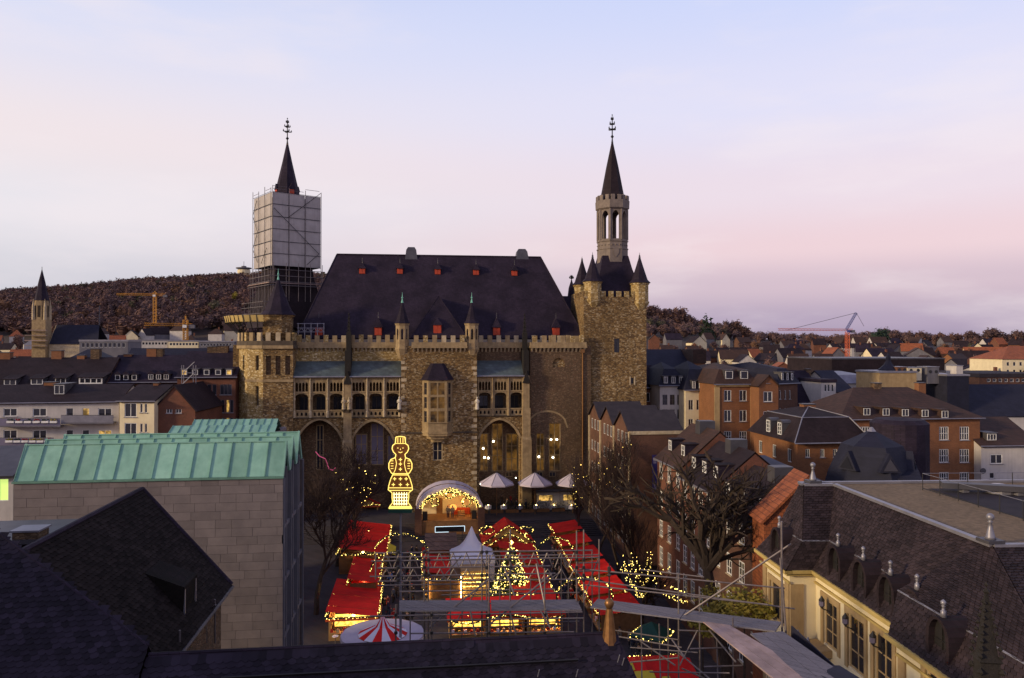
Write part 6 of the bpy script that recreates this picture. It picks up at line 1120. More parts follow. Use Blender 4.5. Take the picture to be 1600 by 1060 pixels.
for j in range(4): q = MB(); yy = min(Yn + j * gl, Yf2 - .5); q.box(XG - .16, yy, 2, XG - .003, yy + .5, zeg); q.build('pier', 'ashlar_pale', GB)
for j in range(3):
    y0 = Yn + j * gl
    for s_ in (0, 1): q = MB(); q.slab([(XG - .3, y0 + s_ * gl, zeg + .02), (xe2, y0 + s_ * gl, zeg + .02), (xe2, y0 + gl / 2, zeg + 2.35), (XG - .3, y0 + gl / 2, zeg + 2.35)], .12); q.build('roof_slope', 'felt', GB)
q = MB(); q.box(xe2, Yn, 2, xe2 + .05, Yf2, zeg); q.build('east_wall', 'brick_dark', GB)
bnr = thing('banner', 'tall dark blue banner with pale writing hung on the brick end wall', 'banner', PY(1025, 770, Yn)); a, b = PY(1019, 770, Yn - .2), PY(1031.5, 711, Yn - .2); q = MB(); q.box(a.x, Yn - .22, a.z, b.x, Yn - .18, b.z); q.build('cloth', 'banner_blue', bnr)
for k, (f, ln_) in enumerate(((.9, .7), (.86, .5), (.83, .75), (.78, .4))): q = MB(); zz_ = a.z + (b.z - a.z) * f; q.box(a.x + .15, Yn - .235, zz_, a.x + .15 + ln_, Yn - .222, zz_ + .1); q.build('writing', 'lilac_cloth', bnr)
q = MB()
for _ in range(60): q.oct((rnd.uniform(a.x + .08, b.x - .08), Yn - .225, a.z + (b.z - a.z) * rnd.uniform(.02, .28)), rnd.uniform(.02, .05))
q.build('printed_stars', 'lilac_cloth', bnr, kind='stuff')
# --- brick row along the right side of the square
def row_house(label, Y0, Y1, X, ze_, zr_, wm, rm, nwin, nd, dep=8.5, shift=0):
    T = thing('row_house', label, 'house', (X + dep / 2, (Y0 + Y1) / 2, 1)); ops = []; L_ = Y0 - Y1
    for r_ in range(4):
        for k in range(nwin): ops.append(((k + .5) * L_ / nwin, ze_ - 2.5 - r_ * 3.4, 1.15, 1.9 if r_ < 3 else 2.2))
    q = MB(); wall(q, (X, Y0), R(-90), L_, -1, ze_, ops, .18); wall(q, (X, Y1), 0, dep, -1, ze_); wall(q, (X + dep, Y0), R(180), dep, -1, ze_)
    for y_ in (Y0, Y1): q.poly([(X, y_, ze_), (X + dep, y_, ze_), (X + dep / 2, y_, zr_)])
    q.build('wall', wm, T); s = (zr_ - ze_) / (dep / 2)
    for o_ in ops: window(T, (X, Y0 - o_[0], o_[1]), R(-90), o_[2], o_[3], 2, 3, 'white_paint', 'glass', .12, .08, 'ashlar_pale')
    for x0_, x1_ in ((X - .4, X + dep / 2), (X + dep + .4, X + dep / 2)): q = MB(); q.slab([(x0_, Y0, ze_ - .3), (x0_, Y1, ze_ - .3), (x1_, Y1, zr_ + .1), (x1_, Y0, zr_ + .1)], .16); q.build('roof', rm, T)
    q = MB(); q.box(X - .5, Y1 + .003, ze_ - .5, X - .41, Y0 - .003, ze_ - .3); q.build('gutter', 'zinc', T)
    for k in range(nd):
        yy = Y0 - (k + .5 + shift) * L_ / nd; xx_ = X + .9; zz_ = ze_ + .9 * s; q = MB(); q.box(xx_, yy - .6, zz_ - .2, xx_ + 2.2, yy + .6, zz_ + 1.35); dm = q.build('dormer', 'slate', T); q = MB(); q.box(xx_ - .15, yy - .72, zz_ + 1.352, xx_ + 2.3, yy + .72, zz_ + 1.46); q.build('dormer_roof', 'slate_warm', dm); window(dm, (xx_ - .06, yy, zz_ + .1), R(-90), .95, 1.15, 2, 2, 'white_paint', 'glass', .1, .04, None, sub=False)
    q = MB(); q.box(X + dep / 2 - .9, (Y0 + Y1) / 2 - .7, zr_ - 1, X + dep / 2 + .9, (Y0 + Y1) / 2 + .7, zr_ + .8); q.build('chimney', 'lead', T)
    return T
row_house('red brown brick row house with dark tiled roof at the far end of the terrace', 89, 80.2, 28.4, 16.9, 20.6, 'brick_red', 'tile_brown', 3, 2)
row_house('red brick row house with paired white dormers in the middle of the terrace', 80, 71, 28.2, 16.2, 19.6, 'brick_red', 'slate_warm', 4, 3)
row_house('pale trimmed brick row house behind the big bare plane tree', 70.8, 60, 28.0, 15.2, 18.4, 'brick_dark', 'slate_warm', 4, 3)
# --- filler houses on the slopes behind
rf2 = random.Random(5)
def far_house(px, d, w_, dep, hh, rh, yaw, wm, rm, rt, label, group, wins_=True):
    P_ = D(px, 540, d); zb_ = terr(P_.x, P_.y); u, v = uv(R(yaw)); T = thing('far_house', label, 'house', (P_.x, P_.y, zb_), group); T.rotation_euler = (0, 0, R(yaw))
    key = (round(w_), round(dep), round(hh), round(rh), rt); w_, dep, hh, rh = [float(x) for x in key[:4]]
    kq = ('fw', key, wm)
    if kq not in BEV:
        q = MB(); q.box(-w_ / 2, -dep / 2, -4, w_ / 2, dep / 2, hh)
        if rt == 'gu': q.prism([(-w_ / 2, -dep / 2, hh), (-w_ / 2, dep / 2, hh), (-w_ / 2, 0, hh + rh)], (w_, 0, 0))
        if rt == 'gv': q.prism([(-w_ / 2, -dep / 2, hh), (w_ / 2, -dep / 2, hh), (0, -dep / 2, hh + rh)], (0, dep, 0))
        BEV[kq] = q.mesh('wall', wm)
    kr = ('fr', key, rm)
    if kr not in BEV:
        q = MB()
        if rt == 'gu':
            for s_ in (-1, 1): q.slab([(-w_ / 2 - .3, s_ * (dep / 2 + .4), hh - .2), (w_ / 2 + .3, s_ * (dep / 2 + .4), hh - .2), (w_ / 2 + .3, 0, hh + rh + .1), (-w_ / 2 - .3, 0, hh + rh + .1)], .2)
        elif rt == 'gv':
            for s_ in (-1, 1): q.slab([(s_ * (w_ / 2 + .4), -dep / 2 - .3, hh - .2), (s_ * (w_ / 2 + .4), dep / 2 + .3, hh - .2), (0, dep / 2 + .3, hh + rh + .1), (0, -dep / 2 - .3, hh + rh + .1)], .2)
        elif rt == 'hip':
            e = [(-w_ / 2 - .4, -dep / 2 - .4, hh), (w_ / 2 + .4, -dep / 2 - .4, hh), (w_ / 2 + .4, dep / 2 + .4, hh), (-w_ / 2 - .4, dep / 2 + .4, hh)]; i_ = min(w_ / 2 - .2, dep / 2); ra, rb = (-w_ / 2 + i_, 0, hh + rh), (w_ / 2 - i_, 0, hh + rh)
            for f in ((e[0], e[1], rb, ra), (e[1], e[2], rb), (e[2], e[3], ra, rb), (e[3], e[0], ra)): q.poly(f)
        else: q.box(-w_ / 2 - .2, -dep / 2 - .2, hh + .01, w_ / 2 + .2, dep / 2 + .2, hh + .5)
        BEV[kr] = q.mesh('roof', rm)
    inst('wall', BEV[kq], T, (0, 0, 0), 0, True); inst('roof', BEV[kr], T, (0, 0, 0), 0, True)
    if rf2.random() < .6 and rt != 'flat': inst('chimney', box_mesh('chimney', .9, .9, 2.2, 'brick_red'), T, (rf2.uniform(-.3, .3) * w_, -.4, hh + rh - .9), 0, True)
    if wins_:
        nf = max(1, int((hh - 1) / 3.4)); nc = max(2, int(w_ / 3.2))
        for r_ in range(min(nf, 3)):
            for c_ in range(nc):
                o = inst('window', win_meshes(1.3, 1.6, 2, 1, 'white_paint', 'glass' if rf2.random() > .06 else 'lit', .12, -.02, 0)[0], T, ((c_ + .5) * w_ / nc - w_ / 2, -dep / 2, hh - 2.4 - r_ * 3.3), 0, True); inst('pane', win_meshes(1.3, 1.6, 2, 1, 'white_paint', 'glass' if rf2.random() > .06 else 'lit', .12, -.02, 0)[1], o, (0, 0, 0), 0, True)
    return T
HK = {'gu': 'eaves-fronted', 'gv': 'gable-fronted', 'hip': 'hip-roofed', 'flat': 'flat-roofed'}
WCOL = {'plaster_white': 'white walled', 'plaster_cream': 'cream walled', 'brick_orange': 'orange brick', 'brick_dark': 'dark brick', 'brick_red': 'red brick', 'plaster_grey': 'grey rendered'}
RCOL = {'tile_brown': 'brown tiled', 'slate_warm': 'dark slate', 'slate_blue': 'blue slate', 'tile_red': 'red tiled', 'slate': 'black slate', 'zinc': 'flat pale'}
def filler(pxa, pxb, bands, where, grp):
    for (d0, d1, n, wlist, rlist, hlo, hhi) in bands:
        for i in range(n):
            px = pxa + (pxb - pxa) * (i + rf2.uniform(.15, .85)) / n; d = rf2.uniform(d0, d1); wm = rf2.choice(wlist); rm = rf2.choice(rlist); rt = rf2.choice(['gu', 'gu', 'gu', 'hip', 'gv']) if rm != 'zinc' else 'flat'
            far_house(px, d, rf2.choice([10, 13, 16, 20] if d < 450 else [8, 10, 13]), rf2.choice([9, 11] if d < 450 else [8, 9]), rf2.uniform(hlo, hhi), rf2.choice([4, 5]), rf2.choice([-25, -12, -5, 0, 6, 15, 28]), wm, rm, rt, f'{WCOL[wm]} {HK[rt]} house with {RCOL[rm]} roof {where}', f'{WCOL[wm]} {HK[rt]} {RCOL[rm]} houses {where}', d < 420)
wl_, rl_ = ['plaster_white', 'brick_dark', 'brick_dark', 'brick_orange', 'plaster_cream', 'brick_red', 'plaster_grey', 'plaster_grey'], ['tile_brown', 'tile_brown', 'slate_warm', 'slate_warm', 'slate', 'tile_red']
filler(-40, 370, [(180, 230, 9, wl_, rl_, 8, 10), (270, 340, 12, wl_, rl_, 7, 9), (370, 430, 16, wl_, rl_, 7, 9), (470, 520, 18, ['plaster_white', 'plaster_cream', 'brick_dark'], rl_, 6, 8), (540, 590, 16, ['plaster_white', 'plaster_white', 'plaster_cream', 'plaster_grey'], rl_, 6, 8)], 'below the wooded hill', 'l')
filler(1010, 1640, [(165, 195, 12, wl_, rl_, 8, 10), (220, 265, 16, wl_, rl_, 9, 11), (290, 350, 20, wl_, rl_, 9, 11), (380, 450, 22, wl_, rl_, 9, 11), (480, 540, 24, ['plaster_white', 'plaster_cream', 'brick_orange', 'brick_dark', 'brick_dark', 'plaster_grey'], rl_, 7, 10), (580, 650, 22, ['plaster_white', 'plaster_grey', 'plaster_cream', 'brick_red', 'brick_dark'], rl_, 7, 10)], 'in the town beyond the stone tower', 'r')
for k, px in enumerate((1312, 1326, 1340, 1354, 1382, 1396, 1410, 1424)): far_house(px, 560, 15, 9, 9, 3, 0, 'plaster_white', 'slate_warm', 'gu', 'white terrace house in the long row behind the red crane', 'white terrace behind the red crane', False)
# --- cranes, lookout tower, masts
def lattice(T, a, b, s_, n, mat, name):
    a = Vector(a); b = Vector(b); d = (b - a).normalized(); x_ = d.cross(Vector((0, 1, 0)) if abs(d.y) < .9 else Vector((1, 0, 0))).normalized() * s_; y_ = d.cross(x_).normalized() * s_; q = MB(); cs = [x_ + y_, x_ - y_, -x_ - y_, -x_ + y_]
    for c in cs: q.tube(a + c, b + c, s_ * .22, n=4)
    for k in range(n):
        p0, p1 = a.lerp(b, k / n), a.lerp(b, (k + 1) / n)
        for i in range(4): q.tube(p0 + cs[i], p1 + cs[(i + 1) % 4], s_ * .14, n=3, cap=False)
    return q.build(name, mat, T)
def crane(label, d, mpx, y0, y1, jl, jr, yj, mat, cab='white_paint', apex=None):
    T = thing('tower_crane', label, 'crane', D(mpx, y1, d)); k = d / F; s_ = max(.8, 1.3 * k)
    lattice(T, D(mpx, y1 + 6, d), D(mpx, y0, d), s_, 10, mat, 'mast'); lattice(T, D(jl, yj, d), D(jr, yj + .8, d), s_ * .6, 24, mat, 'jib'); p = D(mpx, yj + 1, d); q = MB(); q.box(p.x - s_, p.y - s_ * 2, p.z - s_ * 1.5, p.x + s_, p.y - s_, p.z); q.build('cab', cab, T); c = D(max(jl, jr) if abs(jr - mpx) < abs(jl - mpx) else min(jl, jr), yj + 1.5, d); q = MB(); q.box(c.x - s_ * 1.4, c.y - s_, c.z - s_ * 1.6, c.x + s_ * 1.4, c.y + s_, c.z + .2); q.build('counterweight', 'plaster_grey', T)
    if apex: q = MB(); q.tube(D(mpx, y0, d), D(*apex, d), s_ * .5, n=5); q.build('apex', mat, T)
    return T
crane('yellow tower crane with a long jib against the wooded hill', 480, 242, 457, 500, 182, 258, 460, 'crane_yellow', apex=(242, 455)); crane('yellow tower crane with a low jib above the office slabs', 320, 290, 500, 530, 226, 300, 507, 'crane_yellow', apex=(290, 494))
T = crane('red tower crane with a raised blue jib over the distant roofs', 430, 1324, 518, 560, 1216, 1332, 515, 'crane_red', 'crane_blue'); lattice(T, D(1322, 516, 430), D(1338, 489, 430), .5, 10, 'crane_blue', 'luffing_jib'); q = MB(); q.tube(D(1338, 489, 430), D(1230, 516, 430), .12, n=3); q.tube(D(1338, 489, 430), D(1350, 510, 430), .12, n=3); q.build('stay_cable', 'black_iron', T)
c = D(381, 428, 930); T = thing('lookout_tower', 'pale round lookout tower with a wide flat top on the wooded hill', 'tower', Zv(c, c.z - 18)); kq = 930 / F; q = MB(); q.lathe((c.x, c.y, c.z), [(6, -22), (6, 0), (7.5, .5), (7.5, 4.5), (5.5, 4.8)], 16); q.build('drum', 'plaster_cream', T); q = MB(); q.lathe((c.x, c.y, c.z), [(8.5, 6), (9.3, 6.3), (9.3, 7.2), (3, 7.6), (3, 9.2), (.5, 9.6)], 16); q.build('roof_disc', 'plaster_grey', T); q = MB(); q.lathe((c.x, c.y, c.z), [(7.0, 4.8), (7.0, 6)], 16); q.build('glazing', 'glass', T); pole(T, c + Vector((0, 0, 9)), c + Vector((0, 0, 15)), .3, 'zinc', 'mast')
# ------------------------------------------------------------------ christmas market
re_ = random.Random(21)
def bulbs_on(q, pts, per_m=7, jit=.09, r=.06):
    for a, b in zip(pts, pts[1:]):
        a = Vector(a); b = Vector(b); n = max(1, int((b - a).length * per_m))
        for i in range(n):
            p = a.lerp(b, (i + re_.random()) / n) + Vector((re_.uniform(-jit, jit), re_.uniform(-jit, jit), re_.uniform(-jit, jit))); q.oct(p, r * re_.uniform(.6, 1.25))
def light_string(parent, pts, per_m=7, jit=.09, r=.055, mat='bulb', garland=True):
    q = MB(); bulbs_on(q, pts, per_m, jit, r); q.build('light_string', mat, parent, kind='stuff')
    if garland:
        q = MB()
        for a, b in zip(pts, pts[1:]): q.tube(a, b, .09, n=4)
        q.build('garland', 'needle', parent)
def lamp(parent, p, power, size=.25, colr=(1, .62, .22), name='lamp'):
    q = MB(); q.lathe(p, [(.02, -.1), (.12, -.06), (.14, .03), (.05, .1)], 8); o = q.build(name, 'bulb_hot', parent)
    ld = bpy.data.lights.new('lamp_light', 'POINT'); ld.energy = power; ld.color = colr; ld.shadow_soft_size = size; lo = bpy.data.objects.new('lamp_light', ld); col.objects.link(lo); lo.parent = o; lo.location = Vector(p) - ORG[parent] - Vector((0, 0, .2))
    return o
def stall(label, x0, x1, y0, y1, g, he=2.5, rise=.7, open_='e', rm='red_cloth', ridge='y', wm='hut_wood', lit=60, strings=('e', 'w', 's'), valance=True, goods=True, cat='market stall', glow=False):
    cx_, cy_ = (x0 + x1) / 2, (y0 + y1) / 2; T = thing('market_stall', label, cat, (cx_, cy_, g)); ze_ = g + he; ov = .3
    faces = {'s': ((x0, y0), 0, x1 - x0), 'e': ((x1, y0), R(90), y1 - y0), 'n': ((x1, y1), R(180), x1 - x0), 'w': ((x0, y1), R(-90), y1 - y0)}
    for k, (O, an, ln) in faces.items():
        q = MB(); ops = [(ln / 2, g + 1.0, ln - .5, 1.3)] if k in open_ else []
        wall(q, O, an, ln, g - .2, ze_, ops, .08); q.build('wall', wm, T)
        if k in open_:
            u_, v_ = uv(an); p = Vector((*O, 0)) + u_ * ln / 2; q = MB(); q.T = Matrix.Translation(Zv(p, g + .95)) @ Matrix.Rotation(an, 4, 'Z'); q.box(-ln / 2 + .2, -.4, 0, ln / 2 - .2, .3, .06); q.build('counter', 'hut_pale', T)
            if goods:
                for i in range(int(ln * 1.6)):
                    h_ = re_.uniform(.12, .35); o = inst('goods', box_mesh('goods', .28, .25, round(h_, 1) + .1, re_.choice(['coat_red', 'hut_pale', 'coat_beige', 'leaf_gold', 'white_cloth'])), T, p + u_ * ((i + .5) / 1.6 - ln / 2) + v_ * re_.uniform(-.2, 0) + Vector((0, 0, g + 1.011)), an)
            if valance: q = MB(); q.T = Matrix.Translation(Zv(p, ze_)) @ Matrix.Rotation(an, 4, 'Z'); q.box(-ln / 2 - ov, -ov - .04, -.32, ln / 2 + ov, -ov, .0); q.build('valance', 'orange_cloth' if rm == 'red_cloth' else rm, T)
    q = MB(); q.box(x0 + .05, y0 + .05, g + .005, x1 - .05, y1 - .05, g + .06); q.build('floor', 'hut_wood', T)
    zr_ = ze_ + rise
    if ridge == 'y': sl_ = [[(x0 - ov, y0 - ov, ze_), (x0 - ov, y1 + ov, ze_), (cx_, y1 + ov, zr_), (cx_, y0 - ov, zr_)], [(x1 + ov, y0 - ov, ze_), (x1 + ov, y1 + ov, ze_), (cx_, y1 + ov, zr_), (cx_, y0 - ov, zr_)]]
    elif ridge == 'x': sl_ = [[(x0 - ov, y0 - ov, ze_), (x1 + ov, y0 - ov, ze_), (x1 + ov, cy_, zr_), (x0 - ov, cy_, zr_)], [(x0 - ov, y1 + ov, ze_), (x1 + ov, y1 + ov, ze_), (x1 + ov, cy_, zr_), (x0 - ov, cy_, zr_)]]
    else:                                   # mono pitch, low side towards ridge letter
        lo_, hi_ = ze_ + .02, zr_; zc = {'e': (hi_, lo_, lo_, hi_), 'w': (lo_, hi_, hi_, lo_), 's': (lo_, lo_, hi_, hi_)}[ridge[1]]; sl_ = [[(x0 - ov, y0 - ov, zc[0]), (x1 + ov, y0 - ov, zc[1]), (x1 + ov, y1 + ov, zc[2]), (x0 - ov, y1 + ov, zc[3])]]
    for s_ in sl_:
        P4 = [Vector(a_) for a_ in s_]; along = (P4[1] - P4[0]).length >= (P4[3] - P4[0]).length
        if not along: P4 = P4[1:] + P4[:1]
        npn = max(2, int((P4[1] - P4[0]).length / 1.7))
        for i in range(npn):
            f0, f1 = i / npn + .0006, (i + 1) / npn - .0006; jz = Vector((0, 0, re_.uniform(0, .035))); q = MB(); rr_ = []
            for t in range(4):
                a_, b_ = P4[0].lerp(P4[1], f0).lerp(P4[3].lerp(P4[2], f0), t / 3), P4[0].lerp(P4[1], f1).lerp(P4[3].lerp(P4[2], f1), t / 3); sg = Vector((0, 0, -.05 * math.sin(math.pi * t / 3))); rr_ += [a_ + jz + sg, a_.lerp(b_, .5) + jz + sg * 2 - Vector((0, 0, re_.uniform(.01, .05))), b_ + jz + sg]
            q.add(rr_, [(t * 3 + c_, t * 3 + c_ + 1, t * 3 + c_ + 4, t * 3 + c_ + 3) for t in range(3) for c_ in range(2)]); q.build('roof_panel', rm, T, True)
    if ridge == 'y': q = MB(); q.prism([(x0, y0 + .01, ze_), (x1, y0 + .01, ze_), (cx_, y0 + .01, zr_ - .05)], (0, .05, 0)); q.build('gable', wm, T)
    zt_ = ze_ - .02; C4 = {'s': ((x0 - ov, y0 - ov, zt_), (x1 + ov, y0 - ov, zt_)), 'e': ((x1 + ov, y0 - ov, zt_), (x1 + ov, y1 + ov, zt_)), 'w': ((x0 - ov, y0 - ov, zt_), (x0 - ov, y1 + ov, zt_)), 'n': ((x0 - ov, y1 + ov, zt_), (x1 + ov, y1 + ov, zt_))}
    for k in strings: light_string(T, C4[k], 6)
    if glow:
        m2 = MB(); yp = min(y1 - .3, y0 + 1.9); m2.box(x0 + .4, yp, g + .9, x1 - .4, yp + .1, g + 2.1); m2.build('added_glow_panel', 'added_glow', T)  # glowing panel added inside the stall to brighten it, not a real sign
    if lit:
        n = max(1, int(max(x1 - x0, y1 - y0) / 3.5))
        for i in range(n):
            f = (i + .5) / n; p = (cx_, y0 + (y1 - y0) * f, ze_ - .35) if y1 - y0 > x1 - x0 else (x0 + (x1 - x0) * f, cy_, ze_ - .35); lamp(T, p, lit)
    return T
G_ = katsch
def rect(pl, pr_, yn, yf, zz): a = PZ(pl, yn, zz); b = PZ(pr_, yn, zz); return a.x, b.x, (a.y + b.y) / 2, PZ((pl + pr_) / 2, yf, zz).y
emis_var('added_glow', (1, .62, .10), .8, 3.2, 2.2, (.3, .2, .05))
# left row
x0, x1, y0, y1 = rect(530, 601, 858, 816, 4.7); stall('wide red roofed stall at the head of the left row, ringed with lights', x0, x1, y0, y1, G_(y0), 2.5, .9, 'e', ridge='me', strings=('e', 's', 'w'))
q = thing('yellow_awning', 'small yellow awning fixed at the corner of the widest red stall', 'awning', (x1 + .7, y0 + 1, G_(y0) + 2.4)); m_ = MB(); m_.slab([(x1 + .35, y0 - .2, G_(y0) + 2.7), (x1 + 1.3, y0 - .2, G_(y0) + 2.2), (x1 + 1.3, y0 + 4, G_(y0) + 2.2), (x1 + .35, y0 + 4, G_(y0) + 2.7)], .05); m_.build('cloth', 'yellow_cloth', q)
for yy in (y0, y0 + 3.8): pole(q, (x1 + 1.25, yy, G_(y0)), (x1 + 1.25, yy, G_(y0) + 2.2), .03, 'steel', 'post')
x0, x1, y0, y1 = rect(547, 588, 905, 870, 3.7); stall('narrow red roofed stall in the middle of the left row', x0, x1, y0, y1, G_(y0), 2.4, .6, 'e', ridge='me', strings=('e', 'w'))
x0, x1, y0, y1 = rect(514, 586, 956, 907, 3.0); stall('long red roofed snack stall with a lit yellow counter beside the carousel', x0, x1, y0, y1, 0, 2.5, .7, 'se', ridge='me', lit=420, glow=True, wm='hut_pale')
for k in range(2):
    c = Vector((x0 + .8 + k * 1.6, y0 - 1.3, 0)); t = thing('bar_table', 'round white standing table before the lit snack stall', 'table', c, 'standing tables before the snack stall'); m_ = MB(); m_.lathe(c, [(.32, 1.05), (.32, 1.1)], 12); m_.build('table_top', 'white_cloth', t); m_ = MB(); m_.lathe(c, [(.25, 0), (.25, .04), (.04, .06), (.04, 1.05)], 8); m_.build('pedestal', 'steel', t)
a = PZ(577, 803, 3.3); stall('little wooden hut with a red gable roof under the lit bare trees', a.x - 1.4, a.x + 1.4, a.y, a.y + 2.6, G_(a.y), 2.3, .9, 's', ridge='y', wm='hut_pale', lit=25, strings=('s',))
# centre block
x0, x1, y0, y1 = rect(664, 701, 891, 855, 4.0); stall('red flat roofed stall behind the white peaked tent', x0, x1, y0, y1, G_(y0), 2.5, .5, 'w', ridge='me', strings=('w',))
x0, x1, y0, y1 = rect(668, 712, 852, 828, 4.8); stall('kiosk with a brown shingled hipped roof in front of the stage', x0, x1, y0, y1, G_(y0), 2.6, 1.1, 'w', 'shingle', 'x', strings=(), valance=False)
sx, sy = (x0 + x1) / 2, y0
scn = thing('stage_screen', 'black screen edged with a white light strip above the shingled kiosk', 'screen', PY(703, 832, 104)); p0, p1 = PY(680, 832, 104), PY(726, 822, 104); m_ = MB(); m_.box(p0.x, 104, p0.z, p1.x, 104.2, p1.z); m_.build('panel', 'black_iron', scn)
m_ = MB()
for a, b in (((p0.x, p0.z), (p0.x, p1.z)), ((p0.x, p1.z), (p1.x, p1.z)), ((p1.x, p1.z), (p1.x, p0.z)), ((p0.x, p0.z), (p0.x + 1.8, p0.z))): m_.tube((a[0], 103.96, a[1]), (b[0], 103.96, b[1]), .035, n=4)
m_.build('light_strip', 'led_white', scn)
for xx in (p0.x + .3, p1.x - .3): pole(scn, (xx, 104.1, G_(104)), (xx, 104.1, p0.z), .06, 'steel', 'post')
# white peaked tent
d_ = 95.0; c = D(737, 866, d_); ze_ = c.z; zp_ = 30 - 283 * d_ / F; hw_ = 2.65; g_ = G_(c.y)
PT = thing('peaked_tent', 'white pagoda tent with a tall lit peak among the stalls', 'tent', (c.x, c.y, g_)); m_ = MB(); prof = [(1.0, 0), (.78, .09), (.55, .22), (.36, .40), (.2, .64), (.09, .86), (.015, 1)]; rows_ = []
for f, h in prof: rows_ += [(c.x + sx_ * hw_ * f, c.y + sy_ * hw_ * f, ze_ + (zp_ - ze_) * h) for sx_, sy_ in ((-1, -1), (0, -1.0), (1, -1), (1.0, 0), (1, 1), (0, 1.0), (-1, 1), (-1.0, 0))]
m_.add(rows_, [(r_ * 8 + i, r_ * 8 + (i + 1) % 8, (r_ + 1) * 8 + (i + 1) % 8, (r_ + 1) * 8 + i) for r_ in range(len(prof) - 1) for i in range(8)]); m_.build('canopy', 'white_cloth', PT, True)
m_ = MB(); m_.box(c.x - hw_, c.y - hw_ - .02, ze_ - .5, c.x + hw_, c.y - hw_, ze_ + .02); m_.box(c.x + hw_, c.y - hw_, ze_ - .5, c.x + hw_ + .02, c.y + hw_, ze_ + .02); m_.build('valance', 'white_cloth', PT, kind=None)
m_ = MB(); m_.box(c.x - hw_ + .05, c.y - hw_ + .05, g_, c.x + hw_ - .05, c.y - hw_ + .09, ze_ - .5); m_.build('front_wall', 'white_cloth', PT)
for sx_, sy_ in ((-1, -1), (1, -1), (1, 1), (-1, 1)): pole(PT, (c.x + sx_ * (hw_ - .03), c.y + sy_ * (hw_ - .03), g_), (c.x + sx_ * (hw_ - .03), c.y + sy_ * (hw_ - .03), ze_), .05, 'steel', 'post')
lamp(PT, (c.x, c.y, zp_ - 1.6), 45)
# brown booth and slatted booth ablaze with light strips
a, b = PZ(669, 938, .8), PZ(721, 938, .8); y_ = a.y; stall('brown plank booth with bright corner lights before the peaked tent', a.x, b.x - .1, y_, y_ + 3, .4, 2.8, .3, 'w', 'hut_wood', 'ms', 'hut_wood', 20, ('s',), False)
bb = thing('light_booth', 'booth covered in rows of yellow light strips beside the christmas tree', 'booth', (b.x + 1.7, y_ + .4, .4)); m_ = MB(); m_.box(b.x, y_ + .2, .2, b.x + 3.3, y_ + 3, 3.9); m_.build('body', 'hut_pale', bb)
for k in range(7): light_string(bb, [(b.x, y_ + .1, .7 + k * .48), (b.x + 3.3, y_ + .1, .7 + k * .48)], 9, .03, .05, 'bulb', False)
for xx in (a.x + .05, b.x - .02): m_ = MB(); m_.tube((xx, y_ - .1, .5), (xx, y_ - .1, 3.4), .06); m_.build('light_tube', 'bulb_hot', bb)
light_string(bb, [(b.x, y_ - .2, .45), (b.x + 3.3, y_ - .5, .8)], 9, .05, .07, 'bulb_hot', False)
# entrance gable stall with sign
a, b = PY(757, 850, 101), PY(832, 850, 101); st_ = stall('gabled stall with orange trimmed red roof and arched light garlands', a.x, b.x, 101, 105.5, G_(101), a.z - G_(101), 2.4, 's', 'red_cloth', 'y', 'hut_pale', 60, ())
xm = (a.x + b.x) / 2; zr_ = a.z + 2.4; light_string(st_, [(a.x - .3, 100.65, a.z), (xm, 100.65, zr_ + .05), (b.x + .3, 100.65, a.z)], 8); light_string(st_, [(a.x + .2, 100.6, a.z - .5), (xm, 100.6, zr_ - .9), (b.x - .2, 100.6, a.z - .5)], 8)
m_ = MB(); m_.box(xm - 2.2, 100.75, a.z - .1, xm + 1.2, 100.85, a.z + .75); m_.build('sign_board', 'red_paint', st_)
for px in (757, 818): 
    c = PY(px + 4, 829, 103); w_ = thing('light_wreath', 'oval evergreen wreath of lights beside the gabled red stall', 'wreath', c, 'wreaths on the gabled stall'); light_string(w_, [c + Vector((.95 * math.cos(R(k * 24)), 0, .5 * math.sin(R(k * 24)))) for k in range(16)], 10, .08, .06); pole(w_, c - Vector((0, -.1, 0)), Vector((c.x, c.y + .1, G_(103))), .04, 'steel', 'post')
# christmas tree
c = D(799, 850, 87); zt_ = c.z; XT = thing('christmas_tree', 'tall christmas tree thick with yellow lights in the market centre', 'christmas tree', (c.x, c.y, .2)); m_ = MB(); bq = MB(); m_2 = MB(); m_2.tube((c.x, c.y, 0), (c.x, c.y, zt_ - .4), .18, .03, 8); m_2.build('trunk', 'bark', XT)
for i in range(2600):
    h = 1 - math.sqrt(re_.random()) * .97; zz = .8 + h * (zt_ - .9); rr = 2.75 * (1 - h) * (.55 + .45 * re_.random()) + .04; a = re_.uniform(0, 2 * math.pi); p = Vector((c.x + rr * math.cos(a), c.y + rr * math.sin(a), zz - rr * .12)); L_ = .32 + .3 * (1 - h); dv = Vector((math.cos(a) * L_, math.sin(a) * L_, -.14)); sd = Vector((-math.sin(a), math.cos(a), 0)) * .11
    m_.add([p - sd, p + sd, p + dv, p + dv * .5 + Vector((0, 0, .1))], [(0, 1, 2), (0, 3, 2), (1, 3, 2)])
for i in range(900):
    h = 1 - math.sqrt(re_.random()); zz = .8 + h * (zt_ - .85); rr = 2.85 * (1 - h) * re_.uniform(.9, 1.05) + .1; a = re_.uniform(0, 2 * math.pi); bq.oct((c.x + rr * math.cos(a), c.y + rr * math.sin(a), zz), re_.uniform(.035, .075))
m_.build('branches', 'needle', XT, kind='stuff'); bq.build('tree_lights', 'bulb', XT, kind='stuff'); m_ = MB(); m_.oct((c.x, c.y, zt_ + .15), .28); m_.build('tree_star', 'bulb', XT)
